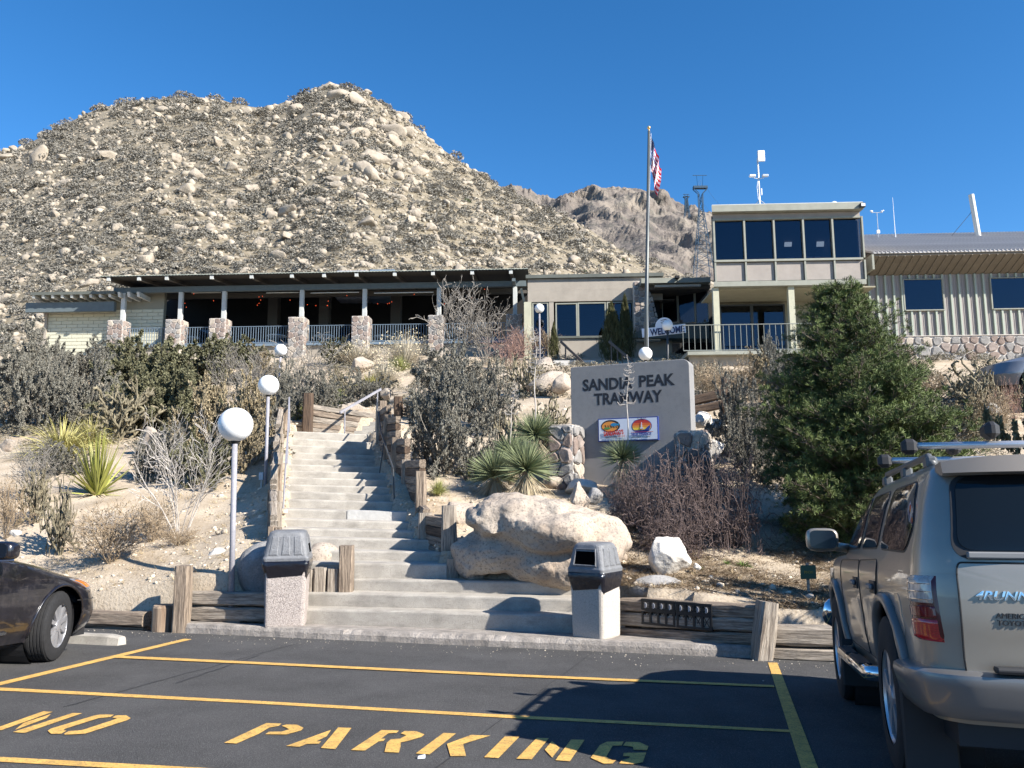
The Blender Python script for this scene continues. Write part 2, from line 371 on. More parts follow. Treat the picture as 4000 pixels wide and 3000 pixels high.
for i, (L, Rr) in enumerate(STEPS):
    nL, nR = STEPS[i + 1] if i + 1 < NS else (L + Vector((-.35, 1.5, 0)), Rr + Vector((-.35, 1.5, 0)))
    if i < 3: nL, nR = L + E2 * 1.0, Rr + E2 * 1.0
    pz = STEPS[i - 1][0].z if i else L.z - .3
    bk = Vector((0, .12, 0)); lo = pz - .45
    zL, zR = L.z, Rr.z
    seg = 26; bm = bmesh.new(); rw = []
    for k in range(seg + 1):
        t = k / seg; F0 = L.lerp(Rr, t); B0 = nL.lerp(nR, t)
        z = zL + (zR - zL) * t
        j1 = .006 * noise.noise((F0.x * 7, i * 3.1, 0)); j2 = .007 * noise.noise((F0.x * 9, i * 5.7, 4))
        rw.append([bm.verts.new((F0.x, F0.y + j1, lo)), bm.verts.new((F0.x, F0.y + j1 * .6, z - .03)), bm.verts.new((F0.x, F0.y + .004 + abs(j2), z - .012)),
                   bm.verts.new((F0.x, F0.y + .018 + abs(j2), z + .001)), bm.verts.new((B0.x, B0.y + .12, z + .006)), bm.verts.new((B0.x, B0.y + .12, lo))])
    for a, b in zip(rw, rw[1:]):
        for j in range(5): bm.faces.new((a[j], b[j], b[j + 1], a[j + 1]))
    bm.faces.new(rw[0][::-1]); bm.faces.new(rw[-1])
    me = bpy.data.meshes.new('step'); bm.to_mesh(me); bm.free()
    link('step', me, M_CONC, stair, world=True)
L, Rr = STEPS[8]      # the pale patch on one riser
q = MB(); a = L.lerp(Rr, .5); b = L.lerp(Rr, .985)
q.hexa([(a.x, a.y - .014, a.z - .16), (b.x, b.y - .014, b.z - .16), (b.x, b.y + .05, b.z - .16), (a.x, a.y + .05, a.z - .16),
        (a.x, a.y - .014, a.z + .004), (b.x, b.y - .014, b.z + .004), (b.x, b.y + .2, b.z + .012), (a.x, a.y + .2, a.z + .012)])
q.build('riser_patch', M_CONC_NEW, stair, world=True)
for (xl, yl, xr, yr, D) in ((1384, 1683, 1475, 1679, 21.35), (1415, 1664, 1490, 1662, 21.65), (1445, 1648, 1500, 1646, 21.95)):
    A, B = at(xl, yl, D), at(xr, yr, D); q = MB()
    q.hexa([(A.x, A.y, A.z - .5), (B.x, B.y, A.z - .5), (B.x, B.y + 1.2, A.z - .5), (A.x, A.y + 1.2, A.z - .5), A, B, (B.x, B.y + 1.2, B.z), (A.x, A.y + 1.2, A.z)])
    q.build('step', M_CONC, stair, world=True)

# ------------------------------------------------------------------ hillside ground below the building
CP = [(460, 2385, 11.9), (250, 2385, 12.3), (-400, 2370, 13.5), (900, 2303, 11.4), (600, 2250, 12.6), (440, 2190, 13.3), (680, 2100, 14.5), (880, 2050, 15.2), (1000, 2140, 12.6),
      (370, 1930, 17.5), (1040, 1915, 17.2), (985, 2000, 15.5), (100, 2110, 14.5), (-300, 2060, 15), (60, 1860, 19), (700, 1850, 20), (1075, 1655, 27), (500, 1660, 28), (150, 1660, 28), (-500, 1650, 28),
      (1000, 1500, 34), (600, 1400, 39), (200, 1385, 43), (-500, 1380, 44), (1350, 1450, 36), (1450, 1385, 41.5), (1900, 1395, 39.5), (2100, 1410, 37),
      (1900, 2265, 11.7), (2350, 2285, 11.0), (2700, 2300, 10.8), (3000, 2335, 10.6), (3400, 2340, 10.2), (4300, 2350, 9.6), (2650, 2190, 12.3), (3000, 2195, 12.6), (3250, 2200, 12.6), (4200, 2150, 12.5),
      (2250, 1985, 14.8), (2000, 1975, 15), (2260, 1905, 16.6), (2430, 1900, 16.6), (2700, 1840, 16.8), (1900, 1850, 17.5), (1720, 1950, 15), (1650, 1850, 17.6), (1560, 1725, 20.8),
      (1280, 1600, 23), (1650, 1620, 23.5), (2000, 1600, 24), (2150, 1450, 31), (2600, 1560, 23), (2800, 1600, 21), (2900, 1480, 26), (3300, 1450, 28), (3700, 1415, 30), (4300, 1400, 31), (3900, 1600, 21), (4600, 1650, 20)]
pts = [at(*c) for c in CP]
for (L, Rr) in STEPS[3:]:
    pts.append(L + Vector((-.15, .05, -.02))); pts.append(Rr + Vector((.3, .05, .12)))
for x in (-60, -35, -15, 5, 25, 45, 70): pts.append(Vector((x, 62, 9.2))); pts.append(Vector((x, 48, 9.0)))
P = np.array([[p.x, p.y, p.z] for p in pts])
def _phi(a, b): return -np.sqrt(((a[:, None, :2] - b[None, :, :2]) ** 2).sum(-1))
A = np.zeros((len(P) + 3, len(P) + 3)); A[:len(P), :len(P)] = _phi(P, P) + np.eye(len(P)) * 0.002
A[:len(P), len(P)] = 1; A[:len(P), len(P) + 1:] = P[:, :2]; A[len(P):, :len(P)] = A[:len(P), len(P):].T
RB = np.linalg.solve(A, np.concatenate([P[:, 2], [0, 0, 0]]))
def terr(xy):
    xy = np.atleast_2d(np.asarray(xy, float))
    return _phi(xy, P) @ RB[:len(P)] + RB[len(P)] + xy @ RB[len(P) + 1:]
def tz(x, y): return float(terr([[x, y]])[0])
def ground_at(px, py, d0=10.6, d1=60):
    d = ray(px, py); ys = np.arange(d0, d1, .1); t = ys / d.y
    xs = d.x * t; zs = CAMZ + d.z * t
    g = terr(np.stack([xs, ys], 1))
    i = np.nonzero(zs <= g)[0]
    i = i[0] if len(i) else len(ys) - 1
    return Vector((xs[i], ys[i], g[i]))
def in_poly(px, poly):
    x, y = px[:, 0], px[:, 1]; c = np.zeros(len(px), bool); n = len(poly)
    for i in range(n):
        x1, y1 = poly[i]; x2, y2 = poly[(i + 1) % n]
        if y1 == y2: continue
        c ^= ((y1 > y) != (y2 > y)) & (x < (x2 - x1) * (y - y1) / (y2 - y1) + x1)
    return c
VB = VK + 0.42     # where the planted ground begins (behind the timbers)
us = np.concatenate([np.arange(-70, -14, 1.0), np.arange(-14, 12, .2), np.arange(12, 70.1, 1.0)])
vs_ = np.concatenate([[VB - .02], np.arange(VB, 26, .2), np.arange(26, 72, .8)])
UU, VV = np.meshgrid(us, vs_)
XY = np.stack([E1.x * UU + E2.x * VV, E1.y * UU + E2.y * VV], -1).reshape(-1, 2)
GZ = np.concatenate([terr(c) for c in np.array_split(XY, 40)])
nz = np.array([noise.fractal((x * .9, y * .9, 0), 1.0, 2.0, 4) for x, y in XY])
GZ = GZ + nz * 0.045 * np.clip((VV.reshape(-1) - VB) / 1.5, 0.2, 1.6)
poly = [(p[0].x + .12, p[0].y - .1) for p in STEPS[3:]] + [(STEPS[-1][0].x - .2, STEPS[-1][0].y + 1.55), (STEPS[-1][1].x + .1, STEPS[-1][1].y + 1.2)] + [(p[1].x - .12, p[1].y - .1) for p in STEPS[3:]][::-1]
ins = in_poly(XY, poly)
lo3 = [(STEPS[0][0] + E2 * 1.0), (STEPS[2][0] + E2 * .9), (STEPS[2][1] + E2 * .35), STEPS[0][1] - E2 * 1.0, STEPS[0][0] - E2 * 1.0]
lowp = [(STEPS[0][0].x + .02, STEPS[0][0].y - 1), (STEPS[0][0].x + .02, STEPS[0][0].y + .3), (STEPS[1][0].x - .05, STEPS[1][0].y + .12), (STEPS[1][0].x - .05, STEPS[1][0].y + .75), (STEPS[3][0].x, STEPS[3][0].y + .15), (STEPS[3][1].x, STEPS[3][1].y), (STEPS[2][1].x, STEPS[2][1].y + .32), (STEPS[0][1].x, STEPS[0][1].y - 1)]
ins |= in_poly(XY, lowp)
_u, _v = UU.reshape(-1), VV.reshape(-1)
ua, ub_ = E1.dot(atv(2425, 2400, VK + .72)), E1.dot(atv(2955, 2400, VK + .17))
ins |= (_u > ua - .35) & (_u < ub_) & (_v < VK + .90 - .50 * np.clip((_u - ua) / (ub_ - ua), 0, 1)) & (_v > VB - .01)
GZ = np.where(ins, GZ - 1.0, GZ)
GZ = np.where(VV.reshape(-1) < VB - .01, GZ - 1.3, GZ)
nu, nv = len(us), len(vs_)
idx = np.arange(nu * nv).reshape(nv, nu)
Fq = np.stack([idx[:-1, :-1], idx[:-1, 1:], idx[1:, 1:], idx[1:, :-1]], -1).reshape(-1, 4)
me = fast_mesh('hillside_ground', np.column_stack([XY, GZ]), Fq)
tag(link('hillside_ground', me, M_SOIL, smooth=True), kind='structure')
# wide plain so that the world goes on to the horizon
q = MB(); q.v = [(9000 * math.cos(a), 9000 * math.sin(a), -14.0) for a in np.linspace(0, 2 * math.pi, 48, endpoint=False)]; q.f = [tuple(range(48))]; q.m = [0]
tag(q.build('plain_ground', M_SOIL), kind='structure')

# ------------------------------------------------------------------ timbers
def timber(parent, name, p0, p1, w, h, m, jit=.008, seed=0, upv=(0, 0, 1)):
    p0, p1 = Vector(p0), Vector(p1); ln = (p1 - p0).length; rr = random.Random(hash((round(p0.x, 2), round(p0.z, 2), seed)))
    k = max(2, min(7, int(ln / .25))); c = min(w, h) * .14; vs = []; 
    a, b = w / 2, h / 2
    prof = [(-a + c, -b), (a - c, -b), (a, -b + c), (a, b - c), (a - c, b), (-a + c, b), (-a, b - c), (-a, -b + c)]
    for i in range(k + 1):
        dx = rr.uniform(-jit, jit) if i in (0, k) else 0
        s = 1.0 if 0 < i < k else .965
        for (y, z) in prof: vs.append((ln * i / k + dx + rr.uniform(-jit, jit) * .4, y * s + rr.uniform(-jit, jit), z * s + rr.uniform(-jit, jit)))
    fs = [(i * 8 + j, i * 8 + (j + 1) % 8, (i + 1) * 8 + (j + 1) % 8, (i + 1) * 8 + j) for i in range(k) for j in range(8)]
    fs += [tuple(range(7, -1, -1)), tuple(k * 8 + j for j in range(8))]
    me = bpy.data.meshes.new(name); me.from_pydata(vs, [], fs)
    me.transform(Matrix.Translation((rr.uniform(0, 9), 0, 0))); off = me.vertices[0].co.x  # shift grain per piece
    me.transform(Matrix.Translation((0, 0, 0)))
    o = link(name, me, m)
    o.parent = parent
    d = (p1 - p0).normalized()
    # origin of mesh was shifted along X: compensate in placement
    shift = vs and (me.vertices[0].co.x - vs[0][0])
    aim(o, p0 - d * shift, p1, parent, upv)
    return o
def post(parent, xc, yt, yb, wpx, D, m, dep=None, below=.35, name='post'):
    t, b = at(xc, yt, D), at(xc, yb, D); b.x = t.x = (t.x + b.x) / 2; b.z -= below
    w = wpx * mpp(xc, yt, D)
    return timber(parent, name, b, t, dep or w, w, m, upv=(1, 0, 0))

wl = thing('timber_edging', 'weathered stepped timber edging with short posts along the left of the staircase', 'timber edging', at(1080, 2100, 12.5))
LP = [(1102, 1592, 1700, 38), (1090, 1693, 1770, 36), (1083, 1765, 1830, 46), (1078, 1812, 1920, 45), (1072, 1914, 1960, 52), (1074, 1960, 2060, 54), (1073, 2057, 2130, 52)]
for i, (x, a, b, w) in enumerate(LP):
    D = Dst(b) - .1
    post(wl, x - w * .22, a, b, w * .5, D, M_WOODG if i % 2 else M_WOOD); post(wl, x + w * .26, a + 3, b, w * .46, D, M_WOODG if i % 3 else M_WOOD)
    if i + 1 < len(LP):
        x2, a2, b2, w2 = LP[i + 1]; D2 = Dst(b2)
        for k in range(5):
            y1, y2 = a + 14 + 22 * k, a2 + 12 + 22 * k
            timber(wl, 'timber', at(x - 4, y1, D), at(x2 - 4, y2 - (40 if y2 - y1 > 60 else 0), D2 + .1), .12, .15, M_WOODG, seed=k)
wr = thing('timber_edging', 'brown stepped timber wall with square posts along the right of the staircase', 'timber edging', at(1660, 2050, 13))
RP = [(1484, 1600, 1700, 26), (1514, 1620, 1790, 30), (1550, 1710, 1830, 40), (1586, 1794, 1880, 34), (1644, 1840, 1995, 40), (1660, 2003, 2070, 50), (1754, 1976, 2160, 58), (1770, 2181, 2252, 50)]
for i, (x, a, b, w) in enumerate(RP):
    D = Dst(b + 8)
    post(wr, x, a, b, w, D, M_WOOD if i in (1, 2, 4) else M_WOODG)
    if i + 1 < len(RP) and i != 6:
        x2, a2, b2, w2 = RP[i + 1]; D2 = Dst(b2 + 8)
        zt = min(at(x, a, D).z, at(x2, a2, D2).z + (.55 if i < 4 else .15)) - .03
        A_, B_ = at(x, a, D), at(x2, a2, D2)
        zb = at(x2, b2, D2).z - .1; k = 0
        while zt - k * .155 > zb and k < 8:
            timber(wr, 'timber', (A_.x + .03, A_.y, zt - k * .155 - .075), (B_.x + .03, B_.y, zt - k * .155 - .075 - .05), .12, .15, M_WOODD if k % 3 == 1 else M_WOOD, jit=.005, seed=k); k += 1
print('DBG', [tuple(round(c,2) for c in p) for p in (STEPS[1][0],STEPS[2][0],STEPS[3][0],STEPS[3][1],STEPS[4][0])], [round(at(1304,2313,d).z,2) for d in (11.2,11.5,11.8)])
wb = thing('timber_edging', 'upright grey timber blocks and a post on the lower steps beside the left bin', 'timber edging', at(1300, 2312, 10.6))
dB = 12.08
for (x, a, b, w) in ((1208, 2225, 2312, 30), (1251, 2217, 2311, 50), (1304, 2220, 2313, 48)): post(wb, x, a, b, w, dB + .1, M_WOODG, dep=.16, below=.08, name='timber')
post(wb, 1354, 2130, 2314, 56, dB + .06, M_WOOD, dep=.17, below=.08)
wt_ = thing('retaining_wall', 'stack of split weathered timbers facing the top landing of the stairs', 'retaining wall', at(1300, 1690, 21.6))
post(wt_, 1203, 1537, 1685, 36, 21.9, M_WOODD, dep=.25)
for k, (ya, yb_) in enumerate(((1590, 1628), (1613, 1651), (1638, 1672), (1660, 1690), (1682, 1706))):
    timber(wt_, 'timber', at(1212, ya, 22.1), at(1475, yb_, 22.5), .16, .158, M_WOODG if k % 2 == 0 else M_WOOD, jit=.014, seed=k)
for k, y in enumerate((1652, 1674)): timber(wt_, 'timber', at(1115, y, 22.1), at(1200, y + 6, 22.1), .16, .15, M_WOODG, seed=k)
post(wt_, 1497, 1567, 1640, 27, 22.5, M_WOOD)
wt2 = thing('retaining_wall', 'dark timber post and low timbers right of the top landing beside the grey shrub', 'retaining wall', at(1560, 1670, 22.2))
post(wt2, 1556, 1550, 1672, 33, 22.8, M_WOODD, dep=.25)
for k, y in enumerate((1600, 1622, 1645)): timber(wt2, 'timber', at(1560, y, 23.0), at(1700, y + 10, 23.4), .15, .15, M_WOOD, seed=k)
# left retaining wall by the car
wk = thing('retaining_wall', 'low weathered timber retaining wall with tall post and round stump left of the steps', 'retaining wall', lot(600, 2480))
vl = VK + .12
def lv(px, py, v=None): return atv(px, py, v if v is not None else vl)
timber(wk, 'timber', lv(250, 2410, vl), lv(573, 2417, vl), .22, .20, M_WOOD, jit=.012)
timber(wk, 'timber', lv(-500, 2390, vl), lv(246, 2410, vl), .22, .20, M_WOOD, jit=.012)
timber(wk, 'timber', lv(-500, 2440, vl + .04), lv(572, 2470, vl + .04), .18, .16, M_WOOD, jit=.012)
timber(wk, 'timber', lv(741, 2334, vl + .25), lv(1060, 2338, vl + .25), .2, .19, M_WOODG, jit=.01)
timber(wk, 'timber', lv(741, 2393, vl + .25), lv(1060, 2398, vl + .25), .2, .19, M_WOODG, jit=.01)
timber(wk, 'timber', lv(741, 2443, vl + .27), lv(950, 2446, vl + .27), .2, .16, M_WOOD, jit=.01)
tp, bp = lv(705, 2208, VK + .06), lv(705, 2478, VK + .06); tp.x = bp.x; bp.z -= .15
timber(wk, 'post', bp, tp, .21, .215, M_WOOD, upv=(1, 0, 0))
sb = lv(622, 2480, VK - .02); stz = lv(622, 2368, VK - .02).z
q = MB(); n = 22; rg = []
for i, z in enumerate((sb.z - .1, sb.z + .12, stz - .03, stz)):
    for j in range(n):
        a = 2 * math.pi * j / n; r = (.165 if i < 3 else .15) * (1 + .05 * noise.noise((math.cos(a) * 2.2, math.sin(a) * 2.2, 1.3)) + .025 * noise.noise((math.cos(a) * 7, math.sin(a) * 7, 5)))
        rg.append((sb.x + r * math.cos(a), sb.y + .14 + r * math.sin(a), z + (.012 * noise.noise((a * 3, 2, 1)) if i == 3 else 0)))
q.add(rg, [(i * n + j, i * n + (j + 1) % n, (i + 1) * n + (j + 1) % n, (i + 1) * n + j) for i in range(3) for j in range(n)] + [tuple(3 * n + j for j in range(n))])
MATS['stump'] = None; del MATS['stump']
M_STUMP = mat('stump_wood', (0.36, 0.27, 0.19), .9, col2=(.14, .09, .06), vscale=9, stretch=(1, 1, .09), bump=1, bscale=20)
q.build('stump', M_STUMP, wk, world=True)
# right retaining wall
wq = thing('retaining_wall', 'shaded timber retaining wall with leaning end post behind the right bin', 'retaining wall', lot(2700, 2500))
vr = VK + .62
def sl_(px0, y0, px1, y1, va, vb): return atv(px0, y0, va), atv(px1, y1, vb)
VR0, VR1 = VK + .80, VK + .17
for k, (ya, yb_, h) in enumerate(((2358, 2388, .155), (2414, 2440, .165), (2468, 2494, .13))):
    p, r_ = atv(2425, ya, VR0), atv(2955, yb_, VR1)
    timber(wq, 'timber', p, r_, .2, h, M_WOOD if k != 1 else M_WOODG, jit=.009, seed=k)
p0_, p1_ = atv(2968, 2572, VK - .06), atv(2998, 2352, VK + .02); p0_.z -= .1
timber(wq, 'post', p0_, p1_, .30, .21, M_WOODG, upv=(1, 0, 0), jit=.008)
wz = thing('retaining_wall', 'pale sunlit timbers edging the lot beside the silver vehicle', 'retaining wall', lot(3130, 2570))
timber(wz, 'timber', atv(3014, 2478, VK + .12), atv(3700, 2500, VK + .12), .22, .215, M_WOODG, jit=.01)
timber(wz, 'timber', atv(3018, 2547, VK + .10), atv(3700, 2575, VK + .10), .22, .13, M_WOODG, jit=.01)
tb = thing('timber_edging', 'dark heavy timbers set in the slope right of the sign', 'timber edging', at(2790, 1560, 20))
timber(tb, 'timber', at(2700, 1568, 20.2), at(2835, 1535, 20), .25, .24, M_WOODD); timber(tb, 'timber', at(2700, 1605, 20.2), at(2830, 1580, 20), .25, .2, M_WOODD)
post(tb, 2836, 1475, 1600, 30, 20, M_WOODD)
# wheel stop
ws = thing('wheel_stop', 'chipped pale concrete wheel stop in front of the dark car', 'wheel stop', lot(400, 2530))
a0, a1 = lot(250, 2522), lot(460, 2522)
ub, vb_ = E1.dot(a1), E2.dot(lot(430, 2522)); bm = bmesh.new(); prof = [(0, -.02), (.02, .10), (.05, .125), (.15, .125), (.18, .10), (.2, -.02)]; rw = []
for i in range(13):
    u = ub - 1.75 + 1.75 * i / 12; e = 1 if 0 < i < 12 else .8
    rw.append([bm.verts.new(L2W(u, vb_ + .1 + (dv - .1) * e, dz * (1 if e == 1 or dz < 0 else .82) + .004 * noise.noise((u * 8, dv * 30, 0)))) for dv, dz in prof])
for a, b in zip(rw, rw[1:]):
    for j in range(5): bm.faces.new((a[j], b[j], b[j + 1], a[j + 1]))
bm.faces.new(rw[0][::-1]); bm.faces.new(rw[-1])
me = bpy.data.meshes.new('stop_block'); bm.to_mesh(me); bm.free(); link('stop_block', me, M_CONC, ws, world=True)
# ------------------------------------------------------------------ buildings
M_STUCCO = mat('beige_stucco', (0.32, 0.285, 0.24), .92, var=.10, vscale=1.2, stain=(.9, .4, (.24, .21, .175), (1, 1, .35)), speck=.25, sscale=20, speck_col=(.32, .28, .23), bump=.35, bscale=80)
M_PANEL = mat('taupe_panel', (0.30, 0.268, 0.24), .85, var=.07, vscale=2.0, stain=(1.2, .35, (.24, .21, .19), (1, 1, .3)), bump=.15, bscale=60)
M_TRIM = mat('green_grey_trim', (0.25, 0.255, 0.215), .7, var=.08, vscale=3)
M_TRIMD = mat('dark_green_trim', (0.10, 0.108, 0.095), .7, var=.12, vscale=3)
M_BLUEG = mat('blue_grey_steel', (0.10, 0.125, 0.135), .6, var=.08, vscale=4)
M_PALEG = mat('pale_grey_paint', (0.46, 0.47, 0.45), .7, var=.06, vscale=5)
M_CMU = mat('painted_block_wall', (0.50, 0.49, 0.385), .9, var=.06, vscale=2, bump=.3, bscale=50)
M_RAILB = mat('blue_grey_railing', (0.14, 0.19, 0.245), .5)
M_RAILG = mat('grey_green_railing', (0.20, 0.212, 0.195), .55)
M_ROOF = mat('ribbed_metal_roof', (0.36, 0.35, 0.345), .55, metal=.2, var=.25, vscale=3, stretch=(.3, 1, 1), bump=.2, bscale=30)
M_SIDING = mat('mauve_grey_siding', (0.29, 0.26, 0.245), .7, var=.06, vscale=2)
M_RIB = mat('pale_green_rib', (0.31, 0.345, 0.285), .6)
M_SOFFIT = mat('brown_soffit_metal', (0.15, 0.128, 0.10), .7, var=.08, vscale=2)
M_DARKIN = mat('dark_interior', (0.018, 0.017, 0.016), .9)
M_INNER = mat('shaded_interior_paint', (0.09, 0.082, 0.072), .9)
M_MORTAR = mat('pale_mortar', (0.50, 0.46, 0.42), .95, bump=.4, bscale=50)
STONES = [mat('stone_brown', (0.22, 0.17, 0.145), .9, var=.2, vscale=7, bump=.8, bscale=20), mat('stone_pink', (0.26, 0.215, 0.19), .9, var=.2, vscale=7, bump=.8, bscale=20),
          mat('stone_grey', (0.23, 0.22, 0.21), .9, var=.2, vscale=7, bump=.8, bscale=20), mat('stone_cream', (0.38, 0.33, 0.275), .9, var=.15, vscale=7, bump=.8, bscale=20)]
def glass_mat(name, tint, t, rough=.02):
    m = bpy.data.materials.new(name); m.use_nodes = True; nt = m.node_tree; nt.nodes.clear()
    out = nt.nodes.new('ShaderNodeOutputMaterial'); tr = nt.nodes.new('ShaderNodeBsdfTransparent'); tr.inputs[0].default_value = (*[c * t for c in tint], 1)
    pr = nt.nodes.new('ShaderNodeBsdfGlossy'); pr.inputs['Color'].default_value = (.42, .47, .56, 1); pr.inputs['Roughness'].default_value = rough
    mx = nt.nodes.new('ShaderNodeMixShader'); fr = nt.nodes.new('ShaderNodeFresnel'); fr.inputs[0].default_value = 1.5
    mr = nt.nodes.new('ShaderNodeMapRange'); mr.inputs[1].default_value = 0; mr.inputs[2].default_value = 1; mr.inputs[3].default_value = .035; mr.inputs[4].default_value = 1
    nt.links.new(fr.outputs[0], mr.inputs[0]); nt.links.new(mr.outputs[0], mx.inputs[0])
    nt.links.new(tr.outputs[0], mx.inputs[1]); nt.links.new(pr.outputs[0], mx.inputs[2]); nt.links.new(mx.outputs[0], out.inputs[0])
    return m
M_GLASS = glass_mat('window_glass', (.75, .85, 1.0), .55)

class Frame:
    def __init__(s, name, label, cat, px, py, D, yaw):
        s.o = at(px, py, D); s.yaw = yaw
        s.e = thing(name, label, cat, s.o, -yaw)
        s.ex = Vector((math.cos(yaw), -math.sin(yaw), 0)); s.ey = Vector((math.sin(yaw), math.cos(yaw), 0))
    def lp(s, px, py, yl=0.0):
        d = ray(px, py); t = (s.ey.dot(s.o - EYE) + yl) / s.ey.dot(d); p = EYE + d * t - s.o
        return p.dot(s.ex), p.z
    def X(s, px, yl=0.0, py=1200): return s.lp(px, py, yl)[0]
    def Zc(s, px, py, yl=0.0): return s.lp(px, py, yl)[1]
    def W(s, x, y, z): return s.o + s.ex * x + s.ey * y + Vector((0, 0, z))
    def box(s, name, x0, x1, y0, y1, z0, z1, m, parent=None, c=0):
        q = MB()
        (q.cbox(x0, x1, y0, y1, z0, z1, c) if c else q.box(x0, x1, y0, y1, z0, z1)); return q.build(name, m, parent or s.e)
    def pbox(s, name, pxl, pyt, pxr, pyb, y0, y1, m, parent=None, c=0):
        x0 = s.X(pxl, y0, (pyt + pyb) / 2); x1 = s.X(pxr, y0, (pyt + pyb) / 2); xm = (pxl + pxr) / 2
        return s.box(name, x0, x1, y0, y1, s.Zc(xm, pyb, y0), s.Zc(xm, pyt, y0), m, parent, c)

def clip_poly(poly, n, d):       # keep n.p <= d
    out = []
    for i in range(len(poly)):
        a, b = poly[i], poly[(i + 1) % len(poly)]
        da, db = n[0] * a[0] + n[1] * a[1] - d, n[0] * b[0] + n[1] * b[1] - d
        if da <= 0: out.append(a)
        if da * db < 0:
            t = da / (da - db); out.append((a[0] + (b[0] - a[0]) * t, a[1] + (b[1] - a[1]) * t))
    return out
def stone_cells(w, h, size, seed, outline=None):
    rr = random.Random(seed); nx, ny = max(1, round(w / size)), max(1, round(h / size)); S = []
    for j in range(ny):
        for i in range(nx): S.append(((i + .5 + rr.uniform(-.42, .42) + (.5 if j % 2 else 0) * .5) * w / nx, (j + .5 + rr.uniform(-.42, .42)) * h / ny))
    cells = []
    for i, a in enumerate(S):
        pl = outline or [(0, 0), (w, 0), (w, h), (0, h)]
        for j, b in enumerate(S):
            if i == j or abs(a[0] - b[0]) > 4 * size or abs(a[1] - b[1]) > 4 * size: continue
            n = (b[0] - a[0], b[1] - a[1]); l = math.hypot(*n)
            if l < 1e-6: continue
            n = (n[0] / l, n[1] / l); pl = clip_poly(pl, n, n[0] * (a[0] + b[0]) / 2 + n[1] * (a[1] + b[1]) / 2)
            if len(pl) < 3: break
        if len(pl) >= 3: cells.append(pl)
    return cells
def stone_shape(q, pl, gap, dep, fn, rr, mi=0):
    cx = sum(p[0] for p in pl) / len(pl); cy = sum(p[1] for p in pl) / len(pl)
    R_ = max(math.hypot(p[0] - cx, p[1] - cy) for p in pl) + 1e-6
    # round the corners
    pts = []
    for i in range(len(pl)):
        a, b, c = pl[i - 1], pl[i], pl[(i + 1) % len(pl)]
        pts.append((b[0] * .78 + a[0] * .22, b[1] * .78 + a[1] * .22)); pts.append((b[0] * .78 + c[0] * .22, b[1] * .78 + c[1] * .22))
    k = max(.3, 1 - gap / R_); k2 = k * .80; d = dep * rr.uniform(.6, 1.2); n = len(pts)
    v = [fn(cx + (p[0] - cx) * k, cy + (p[1] - cy) * k, 0) for p in pts] + [fn(cx + (p[0] - cx) * (k * .97), cy + (p[1] - cy) * (k * .97), d * .6) for p in pts] + \
        [fn(cx + (p[0] - cx) * k2, cy + (p[1] - cy) * k2, d * rr.uniform(.85, 1.12)) for p in pts]
    f = [(i, (i + 1) % n, n + (i + 1) % n, n + i) for i in range(n)] + [(n + i, n + (i + 1) % n, 2 * n + (i + 1) % n, 2 * n + i) for i in range(n)] + [tuple(range(2 * n, 3 * n))]
    q.add(v, f, mi)
def stone_wall(parent, w, h, size, fn, seed, single=True, gap=.02, dep=.05, outline=None):
    """fn(u, v, out) -> local coordinates of the parent thing"""
    rr = random.Random(seed + 99); q = MB()
    for pl in stone_cells(w, h, size, seed, outline):
        if single:
            q = MB(); stone_shape(q, pl, gap, dep, fn, rr); q.build('stone', STONES[rr.choice((0, 0, 1, 2, 2, 2, 3))], parent)
        else: stone_shape(q, pl, gap, dep, fn, rr, rr.choice((0, 1, 1, 2, 2, 3)))
    if not single:
        o = q.build('stone_facing', STONES, parent); o['kind'] = 'stuff'
def stone_pier(parent, x0, x1, y0, y1, z0, z1, size, seed, single, gap=.02, dep=.045, name='mortar_core'):
    q = MB(); q.box(x0, x1, y0, y1, z0, z1); q.build(name, M_MORTAR, parent)
    w, d, h = x1 - x0, y1 - y0, z1 - z0
    stone_wall(parent, w, h, size, lambda u, v, o: (x0 + u, y0 - o, z0 + v), seed, single, gap, dep)
    stone_wall(parent, d, h, size, lambda u, v, o: (x0 - o, y1 - u, z0 + v), seed + 1, single, gap, dep)
    stone_wall(parent, d, h, size, lambda u, v, o: (x1 + o, y0 + u, z0 + v), seed + 2, single, gap, dep)
    stone_wall(parent, w, d, size, lambda u, v, o: (x0 + u, y0 + v, z1 + o), seed + 3, single, gap, dep * .7)

def railing(F, name, parent, xa, xb, y, zt, zb, step, mm, rt_=.025, rb_=.009, single=True):
    q = MB(); q.cbox(xa, xb, y - rt_, y + rt_, zt - rt_ * 1.4, zt, .008); top = q.build(name, mm, parent)
    q = MB(); q.box(xa, xb, y - rt_ * .8, y + rt_ * .8, zb, zb + rt_ * 1.5); q.build('bottom_rail', mm, top)
    n = max(2, int((xb - xa) / step)); q = MB(); q.box(-rb_, rb_, -rb_, rb_, zb + rt_, zt - rt_); bm_ = None
    if single:
        for i in range(n + 1):
            o = q.build('baluster', mm, top) if bm_ is None else link('baluster', bm_, None, top)
            bm_ = o.data; o.location = (xa + (xb - xa) * i / n, y, 0)
    else:
        q = MB()
        for i in range(n + 1):
            x = xa + (xb - xa) * i / n; q.box(x - rb_, x + rb_, y - rb_, y + rb_, zb + rt_, zt - rt_)
        q.build('balusters', mm, top)['kind'] = 'stuff'
    return top

